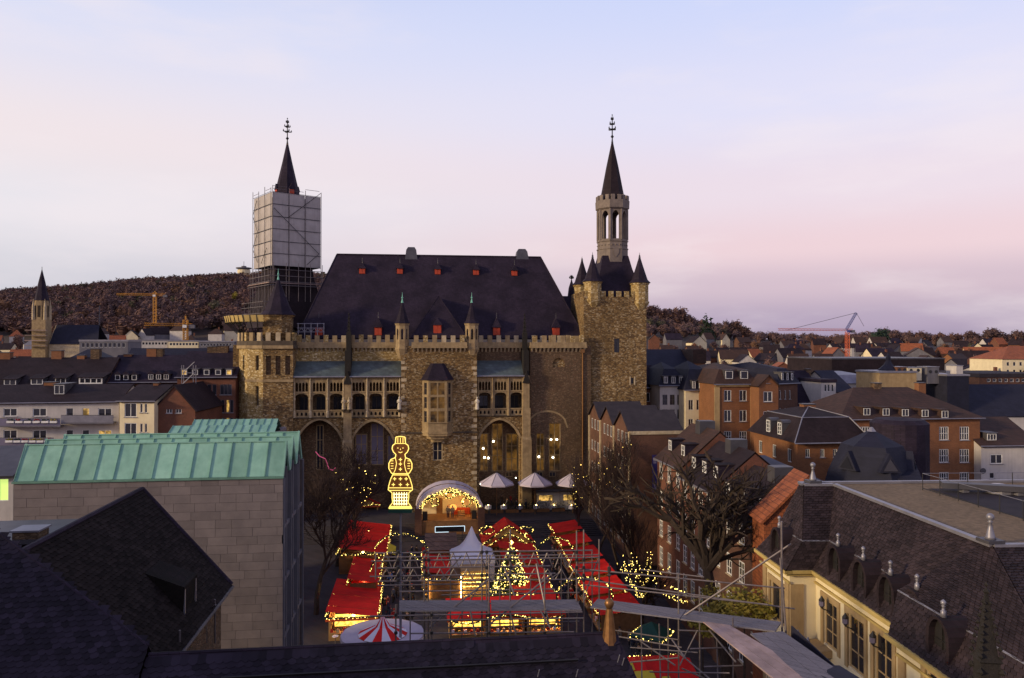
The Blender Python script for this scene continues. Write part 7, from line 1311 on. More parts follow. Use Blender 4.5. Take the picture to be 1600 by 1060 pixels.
# centre-right row
X1 = PZ(871, 936, 3.2).x; X0 = X1 - 4.2; yy = 82.5; lb = ['red roofed stall right beside the christmas tree', 'red roofed stall one place behind the christmas tree', 'red roofed stall between the light tree and the gabled stall', 'short red roofed stall touching the gabled stall']
for k, ln in enumerate((4.6, 4.6, 4.4, 3.6)): stall(lb[k], X0, X1, yy, yy + ln - .5, G_(yy), 2.5, .6, 'e', ridge='me', strings=('e',)); yy += ln
# front-facing stalls
a, b = PZ(702, 975, 2.6), PZ(890, 975, 2.6); w3 = (b.x - a.x) / 3; lb = ['front stall with glowing red and gold goods under a looped garland', 'front stall with a bright yellow counter and orange valance under looped lights', 'front stall with a bright counter at the lane corner']
for k in range(3): 
    s_ = stall(lb[k], a.x + k * w3 + .12, a.x + (k + 1) * w3 - .12, 77.6, 81.0, 0, 2.6, .8, 's', ridge='ms', lit=420, strings=(), glow=True, wm='hut_pale'); xx0, xx1 = a.x + k * w3, a.x + (k + 1) * w3
    light_string(s_, [(xx0 + (xx1 - xx0) * t / 8, 77.2, 2.5 - (.4 if k == 0 else .25) * math.sin(math.pi * t / 8) * (1 if k != 1 else -1)) for t in range(9)], 9, .08)
m_ = None
# right row
X0 = PZ(956, 972, 3.2).x; yy = 77.0; lb = ['near red roofed stall of the right row under the walkway', 'second red roofed stall of the right row', 'third red roofed stall of the right row', 'fourth red roofed stall of the right row', 'fifth red roofed stall of the right row beside the bare tree', 'last red roofed stall of the right row below the terrace steps']
lb = ['red stall of the right row closest to the green canopy', 'red stall of the right row next after the green canopy stall', 'red stall of the right row level with the lit bare tree', 'red stall of the right row level with the christmas tree star', 'red stall of the right row before the last one', 'red stall of the right row closest to the terrace steps']
for k in range(6): stall(lb[k], X0, X0 + 4.0 - .15 * k, yy, yy + 4.7, G_(yy), 2.5, .55, 'w', ridge='mw', strings=('w', 'e') if k < 2 else ('w',), lit=50); yy += 5.15
# hexagonal green canopy and the near right red stall with yellow patches
c = PZ(1018, 990, 2.5); gc = thing('green_canopy', 'dark green canopy edged with lights at the corner of the right lane', 'canopy', (c.x, c.y, 0)); m_ = MB(); m_.lathe((c.x, c.y, 0), [(2.3, 2.5), (.05, 3.6)], 4, R(8)); m_.build('cloth', 'green_cloth', gc); ring = [(c.x + 2.3 * math.cos(R(8 + 90 * k)), c.y + 2.3 * math.sin(R(8 + 90 * k)), 2.47) for k in range(5)]; light_string(gc, ring, 8); pole(gc, (c.x, c.y, 0), (c.x, c.y, 3.5), .06, 'hut_pale', 'post')
a, b = PZ(968, 1030, 3.0), PZ(1066, 1040, 3.0); ns = stall('near red roofed stall with yellow painted patches below the scaffold', a.x, b.x + .5, 60.5, 66, 0, 2.5, .9, 'w', ridge='x', strings=('n', 'e'), lit=60)
for (f0, f1, g0, g1) in ((.02, .16, .55, .95), (.1, .4, .2, .6), (.45, .6, .1, .35)):
    xx0, xx1 = a.x - .3, b.x + .8; m_ = MB(); zf = lambda t: 2.5 + .9 * t; y_a = 60.2; m_.poly([(xx0 + (xx1 - xx0) * f0, y_a + 3.05 * g0, zf(g0) + .02), (xx0 + (xx1 - xx0) * f1, y_a + 3.05 * (g0 + .1), zf(g0 + .1) + .02), (xx0 + (xx1 - xx0) * f1, y_a + 3.05 * g1, zf(g1) + .02), (xx0 + (xx1 - xx0) * (f0 + .04), y_a + 3.05 * g1, zf(g1) + .02)]); m_.build('yellow_patch', 'yellow_cloth', ns)
# carousel
c = D(598, 1000, 72); c.z = 0; ca = thing('carousel', 'small carousel with red and white striped cone and pale ring roof', 'carousel', c)
for k in range(16):
    a0, a1 = R(22.5 * k), R(22.5 * (k + 1)); m_ = MB(); m_.poly([(c.x + 2.3 * math.cos(a0), c.y + 2.3 * math.sin(a0), 3.0), (c.x + 2.3 * math.cos(a1), c.y + 2.3 * math.sin(a1), 3.0), (c.x + .7 * math.cos(a1), c.y + .7 * math.sin(a1), 3.75), (c.x + .7 * math.cos(a0), c.y + .7 * math.sin(a0), 3.75)]); m_.poly([(c.x + .7 * math.cos(a0), c.y + .7 * math.sin(a0), 3.75), (c.x + .7 * math.cos(a1), c.y + .7 * math.sin(a1), 3.75), (c.x, c.y, 4.75)]); m_.build('stripe', 'red_cloth' if k % 2 else 'white_cloth', ca)
    m_ = MB(); m_.poly([(c.x + 2.3 * math.cos(a0), c.y + 2.3 * math.sin(a0), 2.95), (c.x + 2.3 * math.cos(a1), c.y + 2.3 * math.sin(a1), 2.95), (c.x + 3.9 * math.cos(a1), c.y + 3.9 * math.sin(a1), 3.0), (c.x + 3.9 * math.cos(a0), c.y + 3.9 * math.sin(a0), 3.0)]); m_.prism([(c.x + 3.9 * math.cos(a0), c.y + 3.9 * math.sin(a0), 3.0), (c.x + 3.9 * math.cos(a1), c.y + 3.9 * math.sin(a1), 3.0), (c.x + 3.95 * math.cos(a1), c.y + 3.95 * math.sin(a1), 2.6), (c.x + 3.95 * math.cos(a0), c.y + 3.95 * math.sin(a0), 2.6)], (0, 0, .02)); m_.build('ring_panel', 'lilac_cloth', ca)
m_ = MB(); m_.lathe(c, [(3.9, 0), (3.9, .3)], 24); m_.build('platform', 'hut_wood', ca); m_ = MB(); m_.lathe(c, [(.5, .3), (.5, 3.6)], 10); m_.build('column', 'red_paint', ca)
for k in range(8): pole(ca, (c.x + 3.4 * math.cos(R(45 * k)), c.y + 3.4 * math.sin(R(45 * k)), .3), (c.x + 3.4 * math.cos(R(45 * k)), c.y + 3.4 * math.sin(R(45 * k)), 2.95), .05, 'bronze', 'post')
# light arches over the lanes
for px0, px1, pyb, pyt, d_, lb in ((586, 668, 862, 834, 97, 'light garland arch over the left lane closest to the stage'), (579, 663, 893, 862, 90, 'light garland arch over the left lane nearer the carousel'), (839, 897, 866, 840, 97, 'light garland arch over the right lane closest to the steps'), (870, 957, 930, 902, 80, 'light garland arch over the right lane nearer the green canopy')):
    A, B = D(px0, pyb, d_), D(px1, pyb, d_); h_ = (pyb - pyt) * d_ / F; ar = thing('light_arch', lb, 'light arch', Zv((A + B) / 2, G_(A.y))); pts = [A.lerp(B, .5 - .5 * math.cos(math.pi * t / 14)) + Vector((0, 0, h_ * math.sin(math.pi * t / 14))) for t in range(15)]; light_string(ar, pts, 9, .09)
    for P_ in (A, B): light_string(ar, [P_, Zv(P_, G_(P_.y) + .4)], 6, .09); pole(ar, P_, Zv(P_, G_(P_.y)), .04, 'steel', 'post')
# gingerbread light figure on its mast
d_ = 71.0; kf = d_ / F; O_ = D(626, 682, d_); rt_ = ROT @ Vector((1, 0, 0)); FG = thing('light_figure', 'tall glowing gingerbread figure outlined in yellow bulbs on a mast', 'light figure', Zv(O_, 0)); fpt = lambda x_, y_, o=0: O_ + rt_ * (x_ * kf) + Vector((0, 0, -y_ * kf)) + (ROT @ Vector((0, 0, 1))) * o
HO = [(0, 0), (7, 1), (8, 11), (12, 14), (13, 19), (11, 24), (7, 28), (8, 33), (15, 36), (18, 42), (18, 50), (14, 57), (11, 58), (15, 66), (18, 76), (19, 83), (15, 86), (13, 88), (13, 95), (12, 103), (16, 108), (18, 112), (0, 112)]
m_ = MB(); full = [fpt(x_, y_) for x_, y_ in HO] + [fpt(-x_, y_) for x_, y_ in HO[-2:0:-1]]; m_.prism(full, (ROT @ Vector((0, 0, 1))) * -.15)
M('ginger', (.12, .042, .012), (.08, .03, .009), 2, rough=.7, emit=(1, .30, .04), es=.05); m_.build('backing', 'ginger', FG)  # backing is no lamp: faint orange emission stands for the glow of its lights
def fl(lines, per_m=5, r=.085, mat='figure_glow'):
    for ln in lines:
        q = MB(); P_ = [fpt(x_, y_, .12) for x_, y_ in ln]
        for a_, b_ in zip(P_, P_[1:]): q.tube(a_, b_, r * .62, n=5)
        q.build('rope_light', mat, FG)
fl([HO, [(-x_, y_) for x_, y_ in HO]], 4.5, .07); sm = lambda L_: [L_, [(-x_, y_) for x_, y_ in L_]]
fl(sm([(8, 33), (6, 42), (8, 52), (11, 58)]) + [[(-8, 11), (8, 11)], [(-4, 2), (-4, 10)], [(0, 2), (0, 10)], [(4, 2), (4, 10)], [(-5, 18), (-3, 18)], [(3, 18), (5, 18)], [(-3, 24), (0, 25.5), (3, 24)], [(0, 19), (0, 21)]] + [s for k in range(4) for s in sm([(11, 38 + 4 * k), (15, 38 + 4 * k)])], 4, .05)
fl([[(-11, 58), (11, 58)], [(-18, 80), (18, 80)], [(-18, 84), (18, 84)], [(-13, 60), (13, 60)]] + [[(x_ - 2.5, y_), (x_ + 2.5, y_)] for x_, y_ in ((0, 36), (0, 43), (0, 51), (-9, 66), (0, 66), (9, 66), (-11, 75), (0, 75), (11, 75))] + [[(x_, y_ - 2.5), (x_, y_ + 2.5)] for x_, y_ in ((0, 36), (0, 43), (0, 51), (-9, 66), (0, 66), (9, 66), (-11, 75), (0, 75), (11, 75))], 4.5, .06)
emis('figure_hot', (1, .90, .40), 2.6, False); fl([[(x_, 87), (x_ * .95, 107)] for x_ in (-10, -6, -2, 2, 6, 10)] + [[(-11, y_), (11, y_)] for y_ in (90, 95, 100, 105)], 3.6, .055, 'figure_hot'); fl([[(-16, 109), (16, 109)], [(-17, 111), (17, 111)]], 4, .08)
m_ = MB(); b_ = fpt(0, 112, -.1); m_.tube(Zv(b_, 0), Zv(b_, b_.z + .3), .14, .09, 10); m_.build('mast', 'zinc', FG); m_ = MB(); m_.prism([fpt(-18, 113, .4), fpt(18, 113, .4), fpt(18, 113, -.4), fpt(-18, 113, -.4)], (0, 0, -.3)); m_.build('foot_plate', 'green_cloth', FG)
# stage with barrel canopy
d_ = 110.5; YS0 = PY(702, 800, 111).y; cx = XY(703, 111); hw_ = 4.45; zfl = ZY(703, 813, 111); zsp = ZY(703, 800, 111); zap = ZY(703, 766, 111); gz = 2.4
SG = thing('stage', 'market stage under a pale barrel canopy framed with lit garlands', 'stage', (cx, 113, gz))
def arcp(s_, k, K_=14, hw2=hw_): t = math.pi * k / K_; return (cx - hw2 * s_ * math.cos(t), zsp + (zap - zsp + .0) * s_ * math.sin(t) + (s_ - 1) * 1.0)
for j in range(5):
    ya_, yb_ = 111 + j * 1.25, 111 + (j + 1) * 1.25; s0, s1 = 1 + .03 * (j % 2) + j * .015, 1.02 + .03 * (j % 2) + j * .015; m_ = MB()
    for k in range(14):
        (xa, za_), (xb2, zb_) = arcp(s0, k), arcp(s0, k + 1); (xc, zc_), (xd, zd_) = arcp(s1, k), arcp(s1, k + 1); m_.add([(xa, ya_, za_), (xb2, ya_, zb_), (xd, yb_, zd_), (xc, yb_, zc_)], [(0, 1, 2, 3)])
    m_.build('canopy_band', 'lilac_cloth', SG, True)
m_ = MB()
for k in range(14): a, b = arcp(1.0, k), arcp(1.0, k + 1); a2, b2 = arcp(1.1, k), arcp(1.1, k + 1); m_.prism([(a[0], 110.95, a[1]), (b[0], 110.95, b[1]), (b2[0], 110.95, b2[1]), (a2[0], 110.95, a2[1])], (0, .08, 0))
m_.build('canopy_rim', 'lilac_cloth', SG)
m_ = MB(); m_.poly([(cx - hw_, 115.6, zfl)] + [(arcp(1.0, k)[0], 115.6, arcp(1.0, k)[1]) for k in range(15)] + [(cx + hw_, 115.6, zfl)]); m_.build('backdrop', 'plaster_cream', SG)
m_ = MB(); m_.box(cx - hw_ - .2, 110.6, gz, cx + hw_ + .2, 116, zfl); m_.build('podium', 'hut_wood', SG)
for s_ in (-1, 1): m_ = MB(); m_.box(cx + s_ * (hw_ + .05) - .5, 110.4, gz, cx + s_ * (hw_ + .05) + .5, 111.6, zsp + .6); m_.build('side_tower', 'brick_dark', SG); m_ = MB(); m_.box(cx + s_ * (hw_ - .9) - .35, 111.3, zfl + .003, cx + s_ * (hw_ - .9) + .35, 111.8, zfl + 1.2); m_.build('speaker', 'black_iron', SG)
pts = [(cx - hw_ + .2, 110.85, zfl - .4)] + [(arcp(.97, k)[0], 110.85, arcp(.97, k)[1]) for k in range(15)] + [(cx + hw_ - .2, 110.85, zfl - .4)]; light_string(SG, pts, 16, .22, .06); light_string(SG, [(p[0], 110.8, p[2] - .2) for p in pts], 9, .25, .06)
for px, py, r_ in ((703, 771, .75), (712, 770, .5), (680, 785, .55), (729, 785, .6)):
    c = PY(px, py, 110.7); w_ = thing('stage_wreath', 'round lit wreath hanging in the stage arch', 'wreath', c, 'wreaths hanging in the stage arch'); light_string(w_, [c + Vector((r_ * math.cos(R(k * 24)), 0, r_ * math.sin(R(k * 24)))) for k in range(16)], 12, .1, .06)
m_ = MB(); m_.box(cx - 1.8, 115.3, zfl + .005, cx - .9, 115.55, zfl + 2.3); m_.build('door', 'hut_wood', SG)
for k in range(3): m_ = MB(); m_.box(cx + 1.3, 113.2 + k * .3, zfl + .003, cx + 2.3, 113.5 + k * .3, zfl + .25 + k * .25); m_.build('step', 'hut_pale', SG)
m_ = MB(); m_.box(cx + .5, 114.6, zfl + .003, cx + 3.2, 115.2, zfl + .9); m_.build('counter', 'red_paint', SG); m_ = MB(); m_.lathe((cx + .6, 113.4, zfl + 1.3), [(.1, -.4), (.45, -.3), (.55, 0), (.4, .35), (.1, .45)], 10); m_.build('glow_lamp', 'stage_glow', SG, True); pole(SG, (cx + .6, 113.4, zfl), (cx + .6, 113.4, zfl + .95), .05, 'steel', 'lamp_stand')
lamp(SG, (cx - .5, 112.8, zap - .8), 180, .4, (1, .6, .18)); lamp(SG, (cx + 2.0, 113.6, zsp + .9), 90, .3, (1, .42, .1))
# terrace parasols
for k, px in enumerate((776, 836, 895)):
    c = PY(px, 755, 118); T = thing('parasol', 'large pale square parasol shading the terrace tables', 'parasol', (c.x, c.y, 3.84), 'parasols on the terrace'); h_ = ZY(px, 738, 118) - c.z
    for j in range(8):
        a0, a1 = R(22.5 + 45 * j), R(22.5 + 45 * (j + 1)); m_ = MB(); r_ = 2.75; A = Vector((c.x + r_ * math.cos(a0), c.y + r_ * math.sin(a0), c.z)); B = Vector((c.x + r_ * math.cos(a1), c.y + r_ * math.sin(a1), c.z)); ap_ = Vector((c.x, c.y, c.z + h_)); m_.poly([A, B, ap_]); m_.poly([A, B, B - Vector((0, 0, .22)), A - Vector((0, 0, .22))]); m_.build('panel', 'lilac_cloth', T); m_ = MB(); m_.tube(A, ap_, .035, n=4); m_.build('rib', 'black_iron', T)
    pole(T, (c.x, c.y, 3.84), (c.x, c.y, c.z + h_), .06, 'hut_wood', 'pole')
bh = thing('terrace_bar', 'white terrace bar with two lit hatches beneath the parasols', 'bar', PY(872, 778, 121)); a, b = PY(840, 778, 120.6), PY(906, 754, 120.6); a.z = 3.84; ops = [((b.x - a.x) * f, 5.3, 2.3, .9) for f in (.2, .78)]; m_ = MB(); wall(m_, (a.x, 120.6), 0, b.x - a.x, 3.84, 6.7, ops, .1); m_.box(a.x, 121.5, 3.84, b.x, 121.6, 6.7); m_.build('wall', 'plaster_white', bh)
for o_ in ops: m_ = MB(); m_.box(a.x + o_[0] - 1.1, 121.3, 5.2, a.x + o_[0] + 1.1, 121.35, 6.3); m_.build('lit_back', 'lit', bh)
m_ = MB(); m_.box(a.x - .2, 120.3, 6.703, b.x + .2, 121.8, 6.85); m_.build('roof', 'lead', bh)
for k, px in enumerate((763, 787, 812, 838, 866, 893)):
    c = PZ(px, 790, 4.6); t = thing('cafe_table', 'cafe table with pale lit cloth on the terrace', 'table', (c.x, c.y, 3.84), 'cafe tables on the terrace'); m_ = MB(); m_.lathe((c.x, c.y, 3.84), [(.55, .25), (.5, .72), (.5, .76)], 12); m_.build('cloth', 'white_cloth', t); m_ = MB(); m_.lathe((c.x, c.y, 3.84), [(.25, 0), (.05, .05), (.05, .3)], 8); m_.build('pedestal', 'steel', t); m_ = MB(); m_.lathe((c.x, c.y, 4.6), [(.04, 0), (.06, .08), (.02, .16)], 6); m_.build('candle', 'bulb_hot', t)
for k, (px, py) in enumerate(((806, 747), (875, 756), (887, 757), (751, 757), (924, 758), (740, 772))):
    c = PY(px, py, 117.5); t = thing('terrace_lamp', 'small bright lamp on a thin post at the terrace', 'lamp', Zv(c, 3.84), 'small lamps at the terrace'); pole(t, Zv(c, 3.84), c, .03, 'black_iron', 'post'); m_ = MB(); m_.lathe(c, [(.02, -.1), (.11, 0), (.02, .12)], 8); m_.build('globe', 'lamp_white', t)
for k in range(6):
    x_ = XY(752 + 24 * k, 119.8); hp = thing('hedge_box', 'dark clipped hedge in a planter behind the cafe tables', 'hedge', (x_, 119.6, 3.84), 'hedge planters on the terrace') ; m_ = MB(); m_.box(x_ - 1.0, 119.3, 3.84, x_ + 1.0, 119.9, 4.3); m_.build('planter', 'hut_wood', hp); m_ = MB()
    for _ in range(260): p = Vector((x_ + re_.uniform(-.95, .95), 119.6 + re_.uniform(-.3, .3), 4.3 + re_.uniform(0, 1.1))); dv = Vector((re_.uniform(-1, 1), re_.uniform(-1, 1), re_.uniform(-.3, 1))).normalized() * .16; sd = Vector((re_.uniform(-1, 1), re_.uniform(-1, 1), 0)).normalized() * .06; m_.poly([p - sd, p + sd, p + dv])
    m_.build('leaves', 'evergreen', hp, kind='stuff')
# ------------------------------------------------------------------ people
def skin_mesh(name, vs_, es_, rad, mat):
    me = bpy.data.meshes.new(name); me.from_pydata(vs_, es_, []); o = bpy.data.objects.new(name, me); col.objects.link(o); md_ = o.modifiers.new('s', 'SKIN'); o.modifiers.new('d', 'SUBSURF').levels = 1
    for i, r_ in enumerate(rad): me.skin_vertices[0].data[i].radius = (r_, r_)
    me.skin_vertices[0].data[0].use_root = True
    dg = bpy.context.evaluated_depsgraph_get(); m2 = bpy.data.meshes.new_from_object(o.evaluated_get(dg)); bpy.data.objects.remove(o); m2.materials.clear(); m2.materials.append(MT[mat]); m2.polygons.foreach_set('use_smooth', [True] * len(m2.polygons)); m2.name = name; return m2
PPL = []
for pose, (l1, l2, ar) in enumerate((((0, .02), (0, -.02), .05), ((.22, .3), (-.2, -.16), .16), ((.12, .18), (-.1, -.1), .3))):
    sk = [(0, 0, .95), (0, 0, 1.2), (0, .01, 1.42), (0, -.01, 1.52), (0, -.02, 1.62), (0, -.01, 1.73), (-.1, 0, .9), (-.11, l1[0] * -1, .5), (-.11, -l1[1] + .05, .08), (-.11, -l1[1] - .1, .04), (.1, 0, .9), (.11, -l2[0], .5), (.11, -l2[1] + .05, .08), (.11, -l2[1] - .1, .04), (-.2, .01, 1.4), (-.27, .03, 1.12), (-.25, -ar, .9), (-.24, -ar - .06, .8), (.2, .01, 1.4), (.27, .03, 1.12), (.25, -ar * .6, .9), (.24, -ar * .6 - .06, .8)]
    ed = [(0, 1), (1, 2), (2, 3), (3, 4), (4, 5), (0, 6), (6, 7), (7, 8), (8, 9), (0, 10), (10, 11), (11, 12), (12, 13), (2, 14), (14, 15), (15, 16), (16, 17), (2, 18), (18, 19), (19, 20), (20, 21)]
    rd_ = [.14, .14, .13, .06, .105, .07, .09, .065, .045, .04, .09, .065, .045, .04, .07, .05, .04, .04, .07, .05, .04, .04]
    body = skin_mesh('body', sk, ed, rd_, 'skin')
    csk = [(0, 0, .62), (0, 0, .95), (0, 0, 1.2), (0, .01, 1.42), (0, 0, 1.5), (-.2, .01, 1.4), (-.27, .03, 1.12), (-.25, -ar, .92), (.2, .01, 1.4), (.27, .03, 1.12), (.25, -ar * .6, .92)]
    coat = skin_mesh('coat', csk, [(0, 1), (1, 2), (2, 3), (3, 4), (3, 5), (5, 6), (6, 7), (3, 8), (8, 9), (9, 10)], [.25, .2, .18, .18, .09, .1, .085, .07, .1, .085, .07], 'coat_black')
    tsk = [(0, 0, .9)] + sk[6:14]; trs = skin_mesh('trousers', tsk, [(0, 1), (1, 2), (2, 3), (3, 4), (0, 5), (5, 6), (6, 7), (7, 8)], [.16, .115, .085, .07, .055, .115, .085, .07, .055], 'coat_black')
    hq = MB(); hq.lathe((0, 0, 0), [(.105, 1.63), (.125, 1.68), (.115, 1.75), (.06, 1.795), (.01, 1.805)], 10); hair = hq.mesh('hair', 'hair_dark', True); PPL.append((body, coat, trs, hair))
def person(p, rz, coat, label, grp, s_=None, hat=None, pose=None):
    b_, c_, t_, h_ = PPL[re_.randrange(3) if pose is None else pose]; o = bpy.data.objects.new('person', b_); col.objects.link(o); o.location = p; o.rotation_euler = (0, 0, rz); k = s_ or re_.uniform(.94, 1.06); o.scale = (k, k, k); tag(o, label, 'person', grp)
    for nm, me, mt in (('coat', c_, coat), ('trousers', t_, re_.choice(['coat_black', 'coat_navy', 'coat_grey'])), ('hair', h_, hat or re_.choice(['hair_dark', 'hair_dark', 'coat_brown', 'coat_grey', 'coat_red']))):
        ch = bpy.data.objects.new(nm, me); col.objects.link(ch); ch.parent = o; ch.material_slots[0].link = 'OBJECT'; ch.material_slots[0].material = MT[mt]
CN = {'coat_black': 'black', 'coat_navy': 'navy', 'coat_brown': 'brown', 'coat_grey': 'grey', 'coat_red': 'red', 'coat_beige': 'beige', 'coat_blue': 'bright blue', 'coat_orange': 'orange'}
def crowd(n, reg, where, wts=(6, 3, 3, 2, 1, 2, .4, .3)):
    k = 0; used = []
    while k < n:
        px, py = reg(); r = PZ(px, py, 1.0); p = PZ(px, py, G_(r.y) if r.y < 109 else 3.84)
        if any((p - q_).length < .55 for q_ in used): used.append(Vector((1e3, 0, 0))); continue
        used.append(p); ct = re_.choices(COATS, wts)[0]; k += 1; person((p.x, p.y, (G_(p.y) if p.y < 109 else 3.84)), re_.uniform(0, 6.28), ct, f'person in a {CN[ct]} coat {where}', f'people in {CN[ct]} coats {where}')
def lane(p0, p1, hw0, hw1):
    def f(): t = re_.random() ** .8; return p0[0] + (p1[0] - p0[0]) * t + re_.uniform(-1, 1) * (hw0 + (hw1 - hw0) * t), p0[1] + (p1[1] - p0[1]) * t
    return f
crowd(34, lane((632, 862), (612, 985), 22, 32), 'in the left market lane'); crowd(38, lane((862, 848), (915, 960), 16, 30), 'in the right market lane'); crowd(10, lane((960, 965), (985, 1040), 12, 16), 'at the foot of the right lane')
crowd(22, lambda: (re_.uniform(762, 905), re_.uniform(786, 799)), 'among the terrace tables')
person((PZ(601, 957, 0).x, PZ(601, 957, 0).y, .003), .3, 'coat_black', 'person in a long black coat alone before the carousel', None, 1.05); person((PZ(595, 936, .3).x, PZ(595, 936, .3).y, .3), .2, 'coat_beige', 'person in a pale jacket walking past the left stalls', None, 1.05); person((PZ(643, 945, .2).x, PZ(643, 945, .2).y, .2), 2.8, 'coat_orange', 'person in a bright orange jacket beside the brown booth', None, 1.05)
for px, lb in ((700, 'performer in a long pale robe at the left of the stage'), (707, 'performer in a pale robe beside the stage lamp')): p = PY(px, 813, 112.6); person((p.x, 112.6, zfl + .003), .1, 'coat_beige', lb, None, 1.0, 'coat_red', 0)
# ------------------------------------------------------------------ trees
def grow(rg, H, r0, lv, spread=.6, first=.35, nch=4, upr=.35, tip=.02, sides=5, rk=.55, L1=None):
    """bare tree: returns [trunk builder, branch builder, twig tip list]"""
    tr, br, tips = MB(), MB(), []
    def seg(p, d, L_, r, k, mb):
        n = 3 if k < lv else 2; q = p
        for i in range(n):
            d2 = (d + Vector((rg.gauss(0, .16), rg.gauss(0, .16), rg.gauss(0, .1) + upr * .12))).normalized(); e = q + d2 * (L_ / n); r2 = max(tip, r * (1 - .3 * (i + 1) / n)); mb.tube(q, e, max(tip, r * (1 - .3 * i / n)), r2, sides if k < 2 else 4 if k < 3 else 3, False); q, d = e, d2
            if k < lv and ((i > 0 or k > 0) if not L1 or k else i == n - 1):
                for _ in range((nch if k or not L1 else 7) if i == n - 1 else max(1, nch - 2)):
                    a = rg.uniform(0, 6.28); s_ = spread * rg.uniform(.6, 1.3); u_ = d.orthogonal().normalized(); w_ = d.cross(u_); nd = (d + (u_ * math.cos(a) + w_ * math.sin(a)) * s_ + Vector((0, 0, upr * .5))).normalized(); seg(q, nd, (L1 if L1 and k == 0 else L_) * rg.uniform(.5, .78) * (1.4 if L1 and k == 0 else 1), r * rk * rg.uniform(.75, 1.05), k + 1, br)
        if k >= lv - 1: tips.append(q.copy())
        return q
    seg(Vector((0, 0, 0)), Vector((0, 0, 1)), H * first, r0, 0, tr); return tr, br, tips
def bare_tree(label, p, H, r0, seed, lv=4, spread=.6, first=.35, nch=3, upr=.35, mat='twig', lights=0, group=None, zmin=0, tip=.018, bulb='bulb', rk=.55, L1=None):
    rg = random.Random(seed); tr, br, tips = grow(rg, H, r0, lv, spread, first, nch, upr, tip, 6, rk, L1); T = thing('bare_tree', label, 'tree', p, group); zm = max([v_.z for v_ in br.v] + [.1]); k = H / zm if not L1 else 1
    for mb in (tr, br): mb.v = [Vector((v_.x * k, v_.y * k, v_.z * k)) + Vector(p) for v_ in mb.v]
    tr.build('trunk', 'bark', T); br.build('crown', mat, T)
    if lights:
        q = MB(); ps = [t * k + Vector(p) for t in tips if t.z * k > zmin]
        rg.shuffle(ps)
        for t in ps[:lights]: q.oct(t + Vector((rg.uniform(-.1, .1),) * 3), rg.uniform(.045, .08))
        q.build('tree_lights', bulb, T, kind='stuff')
    return T
def foot(px, d, g=None): p = D(px, 540, d); return (p.x, p.y, (G_(p.y) if p.y < 109 else 3.84) - .05)
# left side of the square
bare_tree('leafless tree with scattered lights beside the school wall', foot(495, 84), 17, .28, 3, 5, .6, .3, 3, .35, 'twig', 0, zmin=5); bare_tree('leafless tree with strings of lights before the first gallery arch', foot(528, 98), 16, .26, 8, 5, .6, .3, 3, .35, 'twig', 14, zmin=6); bare_tree('small leafless tree with light strings above the wooden hut', foot(553, 106), 10, .2, 14, 5, .6, .3, 3, .3, 'twig', 70, zmin=3)
q = thing('rope_light', 'thin red rope light draped in the bare tree before the stone arch', 'rope light', PY(500, 715, 97)); pole_pts = [PY(x_, y_, 97) for x_, y_ in ((493, 706), (499, 713), (508, 717), (511, 724), (514, 733), (520, 735), (524, 731))]; m_ = MB()
for a, b in zip(pole_pts, pole_pts[1:]): m_.tube(a, b, .05, n=4)
m_.build('tube', 'lilac_lights', q)
# right side
for px, d, H, sd, lt, lb in ((900, 106, 12, 31, 30, 'slender leafless tree with lights at the right end of the terrace steps'), (935, 101, 14, 32, 45, 'leafless tree with lights before the gabled brick office'), (968, 95, 19, 33, 6, 'tall slender leafless tree before the pale piers of the brick office'), (1003, 90, 19, 34, 0, 'tall wispy leafless tree beside the blue banner'), (1025, 84, 15, 35, 0, 'low wispy leafless tree before the terrace of brick houses')): bare_tree(lb, foot(px, d), H, .2, sd, 5, .36, .34, 3, .6, 'twig', lt, zmin=3.5, tip=.010)
bare_tree('low spreading tree wound with bright light chains by the right stalls', foot(1003, 81), 9.2, .2, 41, 3, .7, .3, 4, .45, 'twig', 0, zmin=3)
# bright chains wound on that tree
rg = random.Random(77); tr, br, tips = grow(rg, 9, .2, 2, .75, .32, 5, .5); zm = max(v_.z for v_ in br.v); lt = thing('light_chains', 'bright yellow light chains hanging in the low spreading tree', 'light chains', foot(1003, 80.5)); m_ = MB(); p0 = Vector(foot(1003, 80.5))
for k in range(16):
    a = rg.uniform(0, 6.28); r_ = rg.uniform(.5, 3.6); pts = [p0 + Vector((r_ * t * math.cos(a) + rg.gauss(0, .2), r_ * t * math.sin(a) * .6 + rg.gauss(0, .2), 3.2 + (rg.uniform(3.0, 5.6)) * t)) for t in (.1, .35, .6, .8, 1)]; bulbs_on(m_, pts, 3.2, .12, .045)
for k in range(7): a = p0 + Vector((rg.uniform(2, 3), 0, rg.uniform(3.5, 5.5))); bulbs_on(m_, [a, a + Vector((2.2, 0, -.9)), a + Vector((4.2, 0, -.2 + rg.uniform(0, .8)))], 5, .1, .055) if k < 3 else None
m_.build('bulbs', 'bulb', lt, kind='stuff')
# big pollarded plane tree
bare_tree('big gnarled leafless plane tree in front of the brick terrace', foot(1152, 59), 21, .55, 63, 4, .85, .60, 3, .16, 'bark', 0, tip=.018, rk=.62, L1=4.6)
